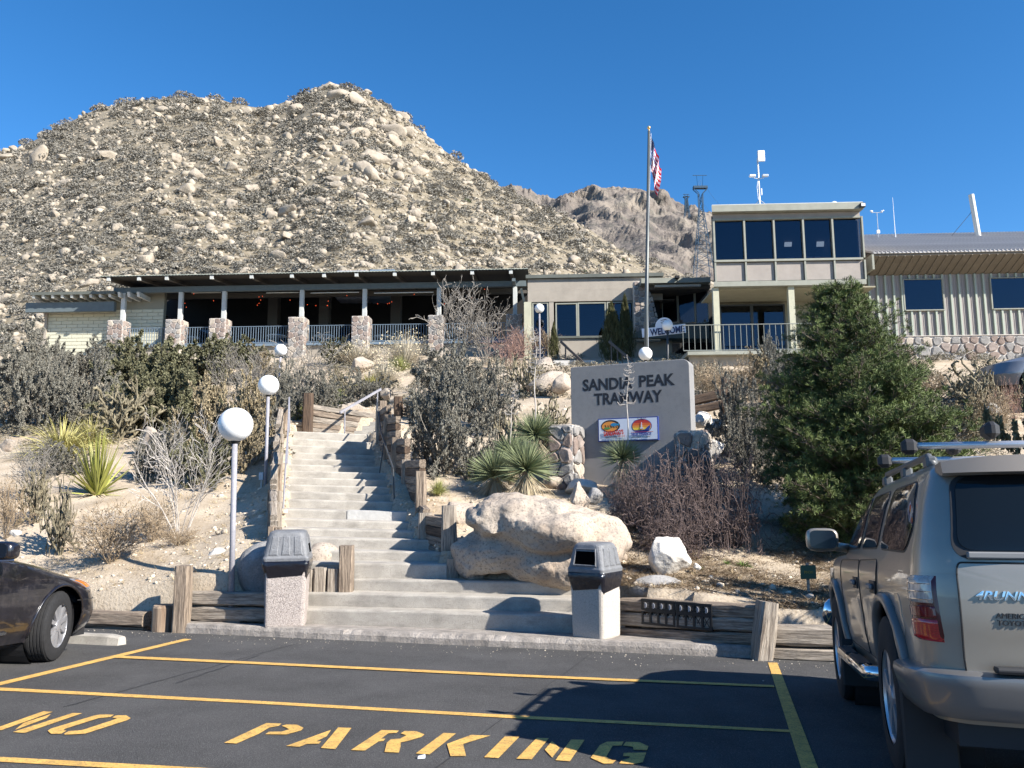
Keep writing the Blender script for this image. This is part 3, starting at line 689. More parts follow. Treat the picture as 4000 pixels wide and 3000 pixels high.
# ---- covered terrace building (left)
T = Frame('terrace_building', 'long low restaurant building with open covered terrace, stone piers and blue railings', 'building', 1250, 1340, 43.0, R(2.3))
x_l, x_r = T.X(455), T.X(2065)
zbT, zbB = T.Zc(1250, 1110), T.Zc(1250, 1131)
zr = T.Zc(1250, 1083) - .05
fl = T.Zc(1250, 1338)
T.box('beam', T.X(440), T.X(2064), -.02, .2, zbB, zbT, M_BLUEG)
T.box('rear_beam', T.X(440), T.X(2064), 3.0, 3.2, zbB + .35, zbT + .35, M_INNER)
# corrugated roof sheet sloping up to the back
q = MB(); n = 260
vs = []; xa, xb = T.X(432), T.X(2066)
for i in range(n + 1):
    x = xa + (xb - xa) * i / n; z = .012 * (1 if i % 2 else -1)
    vs += [(x, -1.25, zr + z), (x, 7.5, zr + .95 + z), (x, 7.5, zr + .9 + z), (x, -1.25, zr - .03 + z)]
q.add(vs, [f for i in range(n) for f in ((4 * i, 4 * i + 4, 4 * i + 5, 4 * i + 1), (4 * i + 3, 4 * i + 2, 4 * i + 6, 4 * i + 7), (4 * i, 4 * i + 3, 4 * i + 7, 4 * i + 4))])
q.build('roof', mat('pale_green_roof_sheet', (.36, .39, .34), .6, var=.1, vscale=3), T.e)
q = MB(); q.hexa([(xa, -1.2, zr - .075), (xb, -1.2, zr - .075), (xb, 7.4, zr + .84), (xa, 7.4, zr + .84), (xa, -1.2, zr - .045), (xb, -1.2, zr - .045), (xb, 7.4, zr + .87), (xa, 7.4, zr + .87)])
q.build('roof_underside', mat('shade_dark_underside', (.045, .043, .04), .9), T.e)  # shade below the roof sheet is put into this dark colour
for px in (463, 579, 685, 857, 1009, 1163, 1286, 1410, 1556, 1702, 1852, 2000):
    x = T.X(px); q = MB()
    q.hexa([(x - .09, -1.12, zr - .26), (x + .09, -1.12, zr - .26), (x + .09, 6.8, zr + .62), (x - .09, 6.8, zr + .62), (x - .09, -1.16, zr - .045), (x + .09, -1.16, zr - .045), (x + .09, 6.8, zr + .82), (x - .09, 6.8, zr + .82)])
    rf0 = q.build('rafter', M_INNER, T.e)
    q = MB(); q.box(x - .095, x + .095, -1.19, -1.10, zr - .265, zr - .078); q.build('rafter_end', M_PALEG, rf0)
PXP = (476, 700, 870, 1174, 1420, 1711, 2009)
PW = (62, 63, 65, 63, 65, 57, 60); PT = (1257, 1254, 1250, 1245, 1241, 1238, 1234)
for i, (px, pw, pt) in enumerate(zip(PXP, PW, PT)):
    x = T.X(px + 3); w = pw * .0138 / 2; zt = T.Zc(px, pt)
    q = MB(); q.cbox(x - .115, x + .115, -.0, .2, zt - .02, zbB + .002, .01); q.build('post', M_PALEG, T.e)
    xc = T.X(px - 5 if i < 6 else px)
    stone_pier(T.e, xc - w, xc + w, -.45, .42, fl - 1.9, zt, .27, 40 + i, False, .02, .035, name='pier')
ps = [T.X(p) for p in PXP]
for a, b, pa, pb in zip(ps, ps[1:], PW, PW[1:]):
    railing(T, 'railing', T.e, a + .38, b - .5, .02, fl + .97, fl + .03, .137, M_RAILB, .025, .013, single=False)
T.box('floor_slab', T.X(440), T.X(2066), -.12, 7.6, fl - .16, fl - .02, M_RAILB)
T.box('slab_fascia', T.X(470), T.X(2066), .05, 7.5, fl - 2.2, fl - .165, M_STUCCO)
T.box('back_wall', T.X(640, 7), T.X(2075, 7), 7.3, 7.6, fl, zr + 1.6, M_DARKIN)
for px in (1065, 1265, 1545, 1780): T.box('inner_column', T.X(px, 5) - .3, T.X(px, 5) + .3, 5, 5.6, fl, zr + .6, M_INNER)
for px in (760, 980, 1300, 1580, 1880): T.box('window', T.X(px, 5) - .9, T.X(px, 5) + .9, 7.2, 7.29, fl + .05, fl + 2.3, M_GLASS)
# furniture glimpsed behind the railings
ROUND = mat('pale_table_top', (.62, .62, .6), .5)
for k, (px, yy) in enumerate(((548, 1.6), (745, 1.7), (1085, 1.6), (1270, 1.8), (1500, 2.2))):
    t_ = thing('terrace_table', ('round pale table on the terrace behind the leftmost railing', 'round pale table on the terrace behind the second railing', 'round pale table behind the railing left of the middle pier', 'round pale table with umbrella hole right of the middle pier', 'round pale table behind the widest railing bay')[k], 'table', T.W(T.X(px, yy), yy, fl - .02))
    q = MB(); q.lathe([(.02, .70), (.55, .70), (.57, .72), (.55, .745), (0.001, .745)], 20); q.build('table_top', ROUND, t_)
    q = MB(); q.lathe([(.28, 0), (.28, .03), (.04, .05), (.04, .70)], 12); q.build('pedestal', M_STEELD, t_)
# string of red lights
sg = thing('string_lights', 'string of tiny red lights hanging under the dark terrace roof', 'lights', T.W(T.X(1200, 3), 3, zr - .5))
ML = mat('red_bulb', (.5, .03, .01), .4, emit=((1, .12, .04), .9)); bl = None; rr = random.Random(3)
for px, py in ((757, 1148), (722, 1185), (728, 1200), (834, 1175), (1012, 1160), (1018, 1172), (1012, 1185), (1005, 1192), (1025, 1157), (1133, 1172), (1201, 1190), (1234, 1194), (1279, 1193), (1282, 1176), (1278, 1194), (1355, 1155), (1475, 1187), (1514, 1187), (1521, 1184), (1530, 1179), (1618, 1150), (1735, 1187), (1893, 1130), (1843, 1163)):
    x, z = T.lp(px, py, 3.0); p = T.W(x, 3.0, z) - sg.location
    if bl is None:
        q = MB(); q.lathe([(.001, -.025), (.022, 0), (.001, .025)], 8); o = q.build('bulb', ML, sg); bl = o.data
    else: o = link('bulb', bl, None, sg)
    o.location = p
# white-tube edge of the roll-up blinds under the beam
for a, b in ((735, 850), (1030, 1158), (1205, 1395), (1455, 1690)):
    q = MB(); z = T.Zc((a + b) / 2, 1137); q.tube([(T.X(a), .35, z), (T.X(b), .35, z)], .03, 8); q.build('blind_roller', M_PALEG, T.e)
# end bracket with stepped corrugated roof edge
q = MB()
for k in range(9): q.box(T.X(2060), T.X(2064) + .35 + .09 * k, .2 + .42 * k, .28 + .42 * k, zr + .01 + .045 * k - .04, zr + .02 + .045 * k)
q.build('roof_edge', M_TRIM, T.e)
q = MB(); q.box(T.X(2010) - .09, T.X(2010) + .09, -1.0, 2.6, zbB + .02, zbB + .18); q.tube([(T.X(2035), .6, zbB), (T.X(2058), 1.4, zbB - 1.3)], .09, 4); q.build('bracket', M_BLUEG, T.e)
# left block-wall wing
yl_ = .9
q = MB(); rowh = (T.Zc(300, 1213, yl_) - T.Zc(300, 1342, yl_)) / 9.5
zt0 = T.Zc(300, 1213, yl_); xa, xb = T.X(183, yl_), T.X(640, yl_)
T.box('wall_core', xa, xb, yl_ + .03, yl_ + .3, fl - 1.9, zt0 + 1.1, mat('block_joint', (.25, .24, .19), .95))
bmesh_cache = {}
bw = .62
for r_ in range(13):
    z1 = zt0 - r_ * rowh; off = (r_ % 2) * bw / 2; x = xa - off
    while x < xb - .02:
        c0, c1 = max(x, xa), min(x + bw, xb); key = round(c1 - c0, 3)
        if key > .05:
            if key not in bmesh_cache:
                q = MB(); q.cbox(0, c1 - c0 - .018, 0, .05, -rowh + .02, 0, .006); o = q.build('block', M_CMU, T.e); bmesh_cache[key] = o.data
            else: o = link('block', bmesh_cache[key], None, T.e)
            o.location = (c0, yl_, z1)
        x += bw
q = MB(); q.box(T.X(152), xa - .005, yl_ - .12, yl_ + 6, fl - 1.9, T.Zc(165, 1212, yl_)); q.build('end_wall', M_STUCCO, T.e)
T.pbox('wing_beam', 100, 1180, 445, 1217, .1, .35, M_BLUEG); T.pbox('wing_roof', 120, 1139, 447, 1150, -.4, 6, M_TRIMD)
T.pbox('wing_upper_wall', 140, 1150, 640, 1182, 1.3, 1.5, M_INNER)
for i in range(12):
    px = 142 + 37 * i; x = T.X(px); z = T.Zc(300, 1150) - .004
    q = MB(); q.hexa([(x - .07, -.3, z - .26), (x + .07, -.3, z - .26), (x + .07, 1.29, z - .26), (x - .07, 1.29, z - .26), (x - .07, -.38, z), (x + .07, -.38, z), (x + .07, 1.29, z), (x - .07, 1.29, z)]); q.build('wing_rafter', M_PALEG, T.e)
# rooftop unit
ru = thing('rooftop_unit', 'low grey rooftop ventilation unit on the terrace roof', 'rooftop unit', T.W(T.X(1430, 6.5), 6.5, zr + .85))
q = MB(); x0, z0 = T.lp(1318, 1085, 6.5); x1, z1 = T.lp(1450, 1064, 6.5); x2 = T.lp(1545, 1060, 6.5)[0]; cx = T.X(1430, 6.5)
q.cbox(x0 - cx, x1 - cx, -.6, .8, -.6, z1 - zr - .85, .12); q.build('duct', mat('galvanised', (.36, .36, .38), .5, metal=.3, var=.15, vscale=4), ru)
q = MB(); q.box(x1 - cx + .005, x2 - cx, -.5, .8, -.6, z1 - zr - .8)
for k in range(4): q.box(x1 - cx + .12 + k * (x2 - x1) / 4, x1 - cx + .05 + (k + 1) * (x2 - x1) / 4 - .08, -.53, -.505, -.2, z1 - zr - .9)
q.build('housing', M_RAILB, ru)

# ---- middle building
Mb = Frame('lobby_building', 'beige flat-roofed middle building with a band of dark windows', 'building', 2300, 1410, 38.5, R(2.3))
MX = lambda p, y=0: Mb.X(p, y); MZ = lambda p, y=0: Mb.Zc(2300, p, y)
Mb.box('upper_wall', MX(2062), MX(2590), 0, .3, MZ(1176), MZ(1131), M_STUCCO); Mb.box('parapet_wall', MX(2062), MX(2590), .03, .3, MZ(1130), MZ(1086), M_STUCCO)
Mb.box('parapet_joint', MX(2062), MX(2590), .035, .31, MZ(1131) - .002, MZ(1130) + .01, M_CONC_NEW)
Mb.box('roof_cap', MX(2055), MX(2595), -.12, 9, MZ(1085), MZ(1072), M_TRIMD)
Mb.box('lower_wall', MX(2175), MX(2620), .0, .3, MZ(1470), MZ(1321), M_STUCCO); Mb.box('sill', MX(2170), MX(2480), -.1, .3, MZ(1321) + .002, MZ(1313), M_TRIMD)
Mb.box('end_pier', MX(2047), MX(2076), -.05, 4, MZ(1470), MZ(1176) - .002, mat('cream_green_stucco', (.42, .41, .31), .9, var=.06, vscale=3))
Mb.box('pier', MX(2145), MX(2163), .02, .3, MZ(1470), MZ(1176) - .002, M_STUCCO)
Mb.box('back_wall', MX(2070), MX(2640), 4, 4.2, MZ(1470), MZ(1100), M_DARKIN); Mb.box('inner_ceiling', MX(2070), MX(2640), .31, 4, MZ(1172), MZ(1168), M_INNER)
for a, b, top, bot in ((2084, 2137, 1182, 1460), (2175, 2250, 1186, 1312), (2262, 2362, 1185, 1312), (2376, 2470, 1184, 1312)):
    fr = Mb.box('window', MX(a), MX(b), .14, .16, MZ(bot), MZ(top), M_GLASS)
    q = MB(); t = .07; x0, x1, z0, z1 = MX(a), MX(b), MZ(bot), MZ(top)
    q.box(x0 - t, x0, .04, .2, z0 - .01, z1 + .06); q.box(x1, x1 + t, .04, .2, z0 - .01, z1 + .06); q.box(x0, x1, .04, .2, z1, z1 + .06); q.build('frame', M_TRIM, fr)
# stone wing wall with flared foot
sw = thing('stone_wing_wall', 'rough pale stone wing wall flaring at its foot behind the flagpole', 'wall', Mb.W(MX(2500), -.6, MZ(1310)), -Mb.yaw)
hh = MZ(1122) - MZ(1318); wd = MX(2503) - MX(2475); fl_w = MX(2572) - MX(2503)
q = MB(); q.hexa([(-wd, 0, -.4), (fl_w, 0, -.4), (fl_w, .5, -.4), (-wd, .5, -.4), (-wd, 0, hh), (.25, 0, hh), (.25, .5, hh), (-wd, .5, hh)]); q.build('mortar_core', M_MORTAR, sw)
ol = [(0, 0), (wd + fl_w, 0), (wd + fl_w - .1, hh * .3), (wd + .55, hh * .68), (wd + .25, hh * 1.0), (0, hh)]
stone_wall(sw, wd + fl_w, hh, .26, lambda u, v, o: (u - wd, -o, v), 71, False, .02, .06, outline=ol)
# ---- entrance canopy and recess
Mb.box('canopy', MX(2505, -1), MX(2775, -1), -1.3, 3, Mb.Zc(2640, 1110, -1), Mb.Zc(2640, 1091, -1), M_TRIM)
Mb.box('canopy_under', MX(2560, -1), MX(2740, -1), -1.1, -.9, Mb.Zc(2640, 1121, -1), Mb.Zc(2640, 1113, -1), M_PALEG)
Mb.box('canopy_soffit', MX(2530, -1), MX(2780, -1), -.85, 3, Mb.Zc(2640, 1126, -1) , Mb.Zc(2640, 1111, -1), M_INNER)
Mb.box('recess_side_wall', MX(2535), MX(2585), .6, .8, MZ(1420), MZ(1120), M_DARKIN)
for k, (a, b) in enumerate(((2587, 2645), (2650, 2712), (2717, 2765))):
    yy = 1.0 - .45 * k
    q = MB(); za, zb_, zc_, zd_ = Mb.Zc(a, 1150 - 12 * k, yy), Mb.Zc(b, 1138 - 12 * k, yy - .4), Mb.Zc(a, 1264, yy), Mb.Zc(b, 1258, yy - .4)
    x0, x1 = MX(a, yy), MX(b, yy - .4)
    q.hexa([(x0, yy, zc_), (x1, yy - .42, zd_), (x1, yy - .4, zd_), (x0, yy + .02, zc_), (x0, yy, za), (x1, yy - .42, zb_), (x1, yy - .4, zb_), (x0, yy + .02, za)]); w_ = q.build('entrance_window', M_GLASS, Mb.e)
    q = MB()
    for (p, r_) in (((x0, yy - .02, za), (x1, yy - .44, zb_)), ((x0, yy - .02, zc_), (x1, yy - .44, zd_)), ((x0, yy - .02, zc_), (x0, yy - .02, za)), ((x1, yy - .44, zd_), (x1, yy - .44, zb_))): q.tube([p, r_], .025, 4)
    q.build('frame', M_TRIM, w_)
Mb.box('recess_back', MX(2560, 2.5), MX(2800, 2.5), 2.2, 2.4, MZ(1460), MZ(1100), M_DARKIN)
Mb.box('recess_spandrel', MX(2470, .2), MX(2790, .2), .15, .3, MZ(1340), MZ(1300), M_TRIMD)
for a, b in ((2475, 2560), (2570, 2650), (2660, 2760)): Mb.box('entrance_door', MX(a, .25), MX(b, .25), .22, .24, MZ(1450), MZ(1342), M_GLASS)
q = MB(); xx = MX(2640, -1.3)
fl_l = thing('floodlight', 'small black floodlight on the entrance canopy edge', 'light', Mb.W(MX(2648, -1.35), -1.4, Mb.Zc(2640, 1090, -1.35)), -Mb.yaw)
q = MB(); q.cbox(-.11, .11, -.12, .1, .0, .14, .02); q.build('lamp_head', M_BLACK, fl_l); q = MB(); q.box(-.02, .02, -.02, .02, -.14, 0); q.build('bracket', M_BLACK, fl_l)
# angled dark awning wedge behind the welcome sign
q = MB(); a0, a1, a2 = Mb.lp(2440, 1320, -.8), Mb.lp(2560, 1262, -.8), Mb.lp(2770, 1262, -.8); b2 = Mb.lp(2770, 1322, -.8)
q.prism([(a0[0], a0[1]), (b2[0], b2[1]), (a2[0], a2[1]), (a1[0], a1[1])], .5, lambda u, v, w: (u, -.8 + w, v)); q.build('entrance_awning', M_TRIMD, Mb.e)

# ---- upper block over the balcony (right)
B = Frame('office_block', 'taupe upper office block with five large windows over an open balcony', 'building', 3080, 1375, 30.5, R(2.3))
BX = lambda p, y=0, py=1000: B.X(p, y, py); BZ = lambda p, y=0: B.Zc(3080, p, y)
x0, x1 = BX(2783), BX(3372)
B.box('roof_fascia', x0 - .02, x1 + .02, -.30, 6.5, BZ(831), BZ(806), M_TRIM); B.box('roof_top', x0, x1, -.28, 6.4, BZ(806) + .001, BZ(803), M_PALEG)
B.box('head_wall', x0 + .06, x1 - .04, -.02, .2, BZ(850), BZ(832), M_PANEL)
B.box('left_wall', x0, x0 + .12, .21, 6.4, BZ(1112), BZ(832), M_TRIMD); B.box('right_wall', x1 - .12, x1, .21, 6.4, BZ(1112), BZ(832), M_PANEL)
B.box('bottom_fascia', x0 - .02, x1 + .02, -.1, 6.4, BZ(1117), BZ(1098), M_TRIM)
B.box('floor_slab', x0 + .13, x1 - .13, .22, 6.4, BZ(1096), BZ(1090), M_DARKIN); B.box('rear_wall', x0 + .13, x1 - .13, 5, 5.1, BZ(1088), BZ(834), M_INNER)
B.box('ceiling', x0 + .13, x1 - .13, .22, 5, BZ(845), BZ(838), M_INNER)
WP = (2789, 2908, 3024, 3139, 3254, 3372)
M_BLIND = mat('dark_blind', (.12, .13, .15), .7)
for k in range(5):
    a, b = BX(WP[k]) + .07, BX(WP[k + 1]) - .03
    w_ = B.box('window', a, b, .08, .1, BZ(1010), BZ(857), M_GLASS)
    B.box('spandrel_panel', a - .02, b + .02, .03, .2, BZ(1094), BZ(1022), M_PANEL, c=.01)
    full = k in (0, 1, 4); q = MB(); z = BZ(858); zend = BZ(1008) if full else BZ(893)
    while z > zend:
        q.hexa([(a + .02, .22, z - .012), (b - .02, .22, z - .012), (b - .02, .26, z - .004), (a + .02, .26, z - .004), (a + .02, .22, z - .008), (b - .02, .22, z - .008), (b - .02, .26, z), (a + .02, .26, z)]); z -= .045
    bl_ = q.build('blind', M_BLIND, w_); bl_['kind'] = 'stuff'
for k in range(6):
    x = BX(WP[k]); B.box('mullion', x, x + (.07 if k < 5 else .06), -.05, .14, BZ(1012), BZ(851), M_TRIM); B.box('panel_batten', x, x + .065, -.05, .1, BZ(1097), BZ(1021), M_TRIM)
B.box('head_rail', x0 + .05, x1 - .03, -.06, .14, BZ(857), BZ(850) - .002, M_TRIM); B.box('sill_rail', x0 + .05, x1 - .03, -.07, .2, BZ(1020), BZ(1012) - .002, M_TRIM)
lm = mat('ceiling_light_panel', (.8, .8, .75), .5, emit=((1, .95, .85), .55))
for px, py in ((3075, 947), (3200, 947), (3090, 902)):
    xx, zz = B.lp(px, py, 3.5); q = MB(); q.hexa([(xx - .2, 3.3, zz - .25), (xx + .12, 3.3, zz - .25), (xx + .12, 3.31, zz - .25), (xx - .2, 3.31, zz - .25), (xx - .08, 3.5, zz + .25), (xx + .24, 3.5, zz + .25), (xx + .24, 3.51, zz + .25), (xx - .08, 3.51, zz + .25)]); q.build('light_panel', lm, B.e)
# things on the sill inside
pap = [mat('paper_white', (.7, .7, .72), .8), mat('book_blue', (.08, .16, .35), .7), mat('book_red', (.35, .06, .05), .7)]
for k, (px, w_, h_, mi, lb, nm, cat) in enumerate(((3082, .36, .18, 0, 'white desk lamp base and papers on the sill of the third window', 'desk_papers', 'papers'), (3158, .27, .19, 1, 'blue picture box on the sill of the fourth window', 'picture_box', 'box'), (3190, .3, .21, 2, 'red picture box on the sill of the fourth window', 'picture_box', 'box'))):
    e_ = thing(nm, lb, cat, B.W(BX(px, .5), .45, BZ(1010)), -B.yaw); q = MB(); q.cbox(-w_ / 2, w_ / 2, -.06, .06, .0, h_, .01); q.box(-w_ / 2 + .03, w_ / 2 - .03, -.075, -.062, .03, h_ * .5); q.build('case', pap[mi], e_)
    q = MB(); q.box(-w_ / 2 + .04, w_ / 2 - .04, -.065, -.061, h_ * .55, h_ - .02); q.build('label', pap[0], e_)
B.box('sill_shelf', x0 + .15, x1 - .15, .3, .9, BZ(1010) - .04, BZ(1010), M_INNER)
# the block's left flank runs back along the line of sight (the plan is skewed)
for o in B.e.children:
    for v in o.data.vertices:
        if v.co.x < x0 + .4 and v.co.y > .2: v.co.x += .27 * v.co.y
# balcony level
dk = BZ(1372)
B.box('deck', BX(2668), BX(3420), -.25, 5.5, BZ(1385), dk, M_TRIM); B.box('deck_beam', BX(2680), BX(3420), .1, .3, BZ(1500), BZ(1385) - .002, M_STUCCO)
B.box('deck_wall', BX(2820), BX(3420), .6, .8, BZ(1500), BZ(1386), M_STUCCO)
for px in (2790, 3086): B.box('post', BX(px, 0, 1250), BX(px, 0, 1250) + .23, .02, .25, dk, BZ(1117) - .002, mat('cream_green_stucco', (.42, .41, .31), .9))
B.box('balcony_back_wall', BX(2815, 2), BX(3420, 2), 2.5, 2.7, dk, BZ(1117), mat('olive_stucco', (.30, .275, .20), .9, var=.06, vscale=3))
B.box('balcony_ceiling', x0, BX(3420), .2, 2.5, BZ(1117) - .06, BZ(1117) - .003, mat('olive_stucco', (.30, .275, .20), .9))
for a, b in ((2818, 2932), (2943, 3062)):
    q_ = B.box('sliding_door', BX(a, 2.3, 1250), BX(b, 2.3, 1250), 2.3, 2.32, BZ(1368, 2.3), BZ(1192, 2.3), M_GLASS)
    q = MB(); xa, xb, za, zb_ = BX(a, 2.3, 1250), BX(b, 2.3, 1250), BZ(1368, 2.3), BZ(1192, 2.3)
    q.box(xa - .06, xa, 2.27, 2.34, za, zb_); q.box(xb, xb + .06, 2.27, 2.34, za, zb_); q.box(xa - .06, xb + .06, 2.27, 2.34, zb_, zb_ + .06); q.build('frame', M_STEELD, q_)
B.box('door_void', BX(2812, 2.4, 1250), BX(3066, 2.4, 1250), 2.4, 2.49, dk + .01, BZ(1190, 2.4), M_DARKIN)
top = railing(B, 'railing', B.e, BX(2668, -.2, 1300), BX(3420, -.2, 1300), -.18, BZ(1267), dk + .03, .221, M_RAILG, .022, .009)

# ---- right wing with ribbed metal siding
Wg = Frame('metal_wing', 'right wing with ribbed metal siding, brown sloped soffit and metal roof', 'building', 3700, 1312, 31.5, R(2.3))
WX = lambda p, y=0, py=1200: Wg.X(p, y, py); WZ = lambda p, y=0: Wg.Zc(3700, p, y)
xL, xR = WX(3400), WX(3400) + 16
zw0, zw1 = WZ(1312), WZ(1071)
q = MB(); q.box(xL, xR, .05, .3, zw0, zw1); q.build('siding', M_SIDING, Wg.e)
xs = xL; wins = [(WX(3536), WX(3686)), (WX(3878), WX(3878) + 1.95)]; wz0, wz1 = WZ(1209), WZ(1091)
ribs = {}; flute = None; k = 0
while xs < xR:
    inw = next((w for w in wins if w[0] - .05 < xs < w[1] + .02), None)
    for (z0, z1) in (((zw0, wz0 - .03), (wz1 + .03, zw1 - .003)) if inw else ((zw0, zw1 - .003),)):
        key = (round(z0, 2), round(z1, 2))
        if key not in ribs:
            q = MB(); q.hexa([(-.035, -.03, z0), (.035, -.03, z0), (.05, .05, z0), (-.05, .05, z0), (-.035, -.03, z1), (.035, -.03, z1), (.05, .05, z1), (-.05, .05, z1)]); o = q.build('rib', M_RIB, Wg.e); ribs[key] = o.data
        else: o = link('rib', ribs[key], None, Wg.e)
        o.location = (xs, 0, 0)
        q = MB()
        fk = ('f',) + key
        if fk not in ribs:
            for j in range(1, 4): q.box(.08 * j - .012, .08 * j + .012, .035, .055, z0, z1)
            o = q.build('flute', M_SIDING, Wg.e); ribs[fk] = o.data
        else: o = link('flute', ribs[fk], None, Wg.e)
        o.location = (xs, 0, 0)
    xs += .325
for (a, b) in wins:
    w_ = Wg.box('window', a, b, -.005, .015, wz0, wz1, M_GLASS); q = MB()
    q.box(a - .05, a, -.045, .06, wz0 - .03, wz1 + .03); q.box(b, b + .05, -.045, .06, wz0 - .03, wz1 + .03); q.box(a, b, -.05, .06, wz1, wz1 + .03); q.box(a, b, -.07, .06, wz0 - .04, wz0); q.build('frame', M_TRIM, w_)
    q = MB(); q.box(a, b, .017, .048, wz0, wz1); q.build('backing', M_DARKIN, w_)
ze = WZ(985, -1.1)
q = MB(); zs = zw1
q.hexa([(xL - .2, -1.1, ze - .1), (xR, -1.1, ze - .1), (xR, .04, zs + .0), (xL, .04, zs), (xL - .2, -1.1, ze - .02), (xR, -1.1, ze - .02), (xR, .3, zs + .9), (xL, .3, zs + .9)]); q.build('soffit', M_SOFFIT, Wg.e)
sm = None; x = xL + .05
while x < xR:
    if sm is None:
        q = MB(); q.hexa([(-.02, -1.1, ze - .135), (.02, -1.1, ze - .135), (.02, .03, zs - .03), (-.02, .03, zs - .03), (-.02, -1.1, ze - .1), (.02, -1.1, ze - .1), (.02, .03, zs), (-.02, .03, zs)]); o = q.build('soffit_seam', M_SOFFIT, Wg.e); sm = o.data
    else: o = link('soffit_seam', sm, None, Wg.e)
    o.location.x = x; x += .325
# roof sheets with standing ribs, low pitch
zrg = B.Zc(3400, 915, 7); yb_ = 8.0
zrg = Wg.Zc(3700, 912, yb_)
q = MB(); q.hexa([(xL - .25, -1.16, ze - .02), (xR, -1.16, ze - .02), (xR, yb_, zrg - .1), (xL - .25, yb_, zrg - .1), (xL - .25, -1.16, ze + .02), (xR, -1.16, ze + .02), (xR, yb_, zrg), (xL - .25, yb_, zrg)]); q.build('roof', M_ROOF, Wg.e)
rm = None; x = xL - .2
while x < xR:
    if rm is None:
        q = MB(); q.hexa([(-.03, -1.18, ze + .01), (.03, -1.18, ze + .01), (.03, yb_, zrg - .01), (-.03, yb_, zrg - .01), (-.015, -1.18, ze + .06), (.015, -1.18, ze + .06), (.015, yb_, zrg + .04), (-.015, yb_, zrg + .04)]); o = q.build('roof_rib', M_ROOF, Wg.e); rm = o.data
    else: o = link('roof_rib', rm, None, Wg.e)
    o.location.x = x; x += .16
q = MB(); q.hexa([(xL - .3, yb_, zrg - .1), (xR, yb_, zrg - .1), (xR, yb_ + 8, ze - 1), (xL - .3, yb_ + 8, ze - 1), (xL - .3, yb_, zrg), (xR, yb_, zrg), (xR, yb_ + 8, ze - .9), (xL - .3, yb_ + 8, ze - .9)]); q.build('rear_roof', M_ROOF, Wg.e)
Wg.box('gable_board', xL - .28, xL - .2, -1.14, .3, zs - .05, ze - .03, M_TRIM)
# stone base
zb0 = WZ(1460); Wg.box('stone_base_core', WX(3480), xR, -.12, .2, zb0, zw0 - .03, M_MORTAR); Wg.box('base_ledge', WX(3480), xR, -.17, .04, zw0 - .03, zw0 - .003, M_MORTAR)
stone_wall(Wg.e, xR - WX(3480) - 6, zw0 - .05 - zb0, .36, lambda u, v, o: (WX(3480) + u, -.12 - o, zb0 + v), 5, True, .025, .06)
# roof furniture
ME = mat('white_painted_metal', (.74, .74, .74), .45); MG = mat('galvanised_pipe', (.50, .52, .53), .4, metal=.4)
an = thing('antenna_mast', 'roof mast with square white antenna panel and two cameras', 'antenna mast', B.W(BX(2968, 2, 800), 2, B.Zc(2968, 803, 2)), -B.yaw)
s_ = mpp(2968, 700, 32.5); H_ = lambda py: (803 - py) * s_
q = MB(); q.tube([(0, 0, 0), (0, 0, H_(612))], .035, 8); q.tube([(0, 0, .25), (-.1, -.35, 0)], .015, 6); q.tube([(0, 0, .25), (.28, -.05, 0)], .015, 6); q.tube([(0, 0, .25), (-.25, .2, 0)], .015, 6); q.build('mast', MG, an)
q = MB(); q.cbox(-.02, .28, -.14, -.04, H_(627), H_(583), .02); q.build('antenna_panel', ME, an)
for sx in (-1, 1):
    q = MB(); q.tube([(0, 0, H_(694)), (sx * .22, -.1, H_(694)), (sx * .22, -.1, H_(688))], .014, 6); m0 = q.build('camera_arm', MG, an)
    q = MB(); q.cbox(sx * .27 - .14, sx * .27 + .12, -.17, -.03, H_(690), H_(681), .02); q.build('camera_housing', ME if sx < 0 else MG, m0)
q = MB(); q.tube([(.09, -.04, H_(762)), (.09, -.04, H_(735))], .025, 6); q.tube([(-.06, -.03, H_(780)), (-.09, -.03, H_(730)), (-.05, -.03, H_(705))], .01, 5); q.build('cable_box', ME, an)
do_ = thing('roof_dome', 'small white dome on the office block roof', 'dome', B.W(BX(3258, 2, 800), 2, B.Zc(3258, 801, 2) - .1)); q = MB(); q.lathe([(.17, 0), (.17, .1), (.13, .2), (.06, .25), (.001, .26)], 16); q.build('dome_shell', ME, do_, smooth=True)
fo = thing('floodlight', 'boxy floodlight at the right roof corner of the office block', 'light', B.W(BX(3367, -.3, 805), -.33, B.Zc(3367, 812, -.3)), -B.yaw)
q = MB(); q.cbox(-.1, .1, -.1, .1, .0, .17, .015); q.build('lamp_head', M_STEELD, fo); q = MB(); q.box(-.075, .075, -.112, -.101, .03, .14); q.build('lens', pap[0], fo)
wx = thing('weather_station', 'small anemometer station with wind cups on the wing roof', 'weather station', Wg.W(WX(3431, 6, 915), 6, Wg.Zc(3431, 925, 6)), -Wg.yaw)
s_ = mpp(3431, 870, 37.5); H_ = lambda py: (925 - py) * s_
q = MB(); q.tube([(0, 0, -.2), (0, 0, H_(827))], .018, 6); q.tube([(-.27, 0, H_(827)), (.27, 0, H_(827))], .014, 6); q.build('pole', MG, wx)
q = MB(); q.cbox(-.07, .07, -.05, .05, H_(912), H_(898), .01); q.build('instrument_box', ME, wx)
for sx in (-.24, .24):
    q = MB(); q.lathe([(.001, 0), (.05, .02), (.055, .09), (.001, .1)], 8, (sx, 0, H_(827))); q.lathe([(.001, 0), (.035, .02), (.04, .06), (.001, .07)], 8, (sx * 1.25, -.03, H_(827) + .04)); q.build('wind_cup', ME, wx, smooth=True)
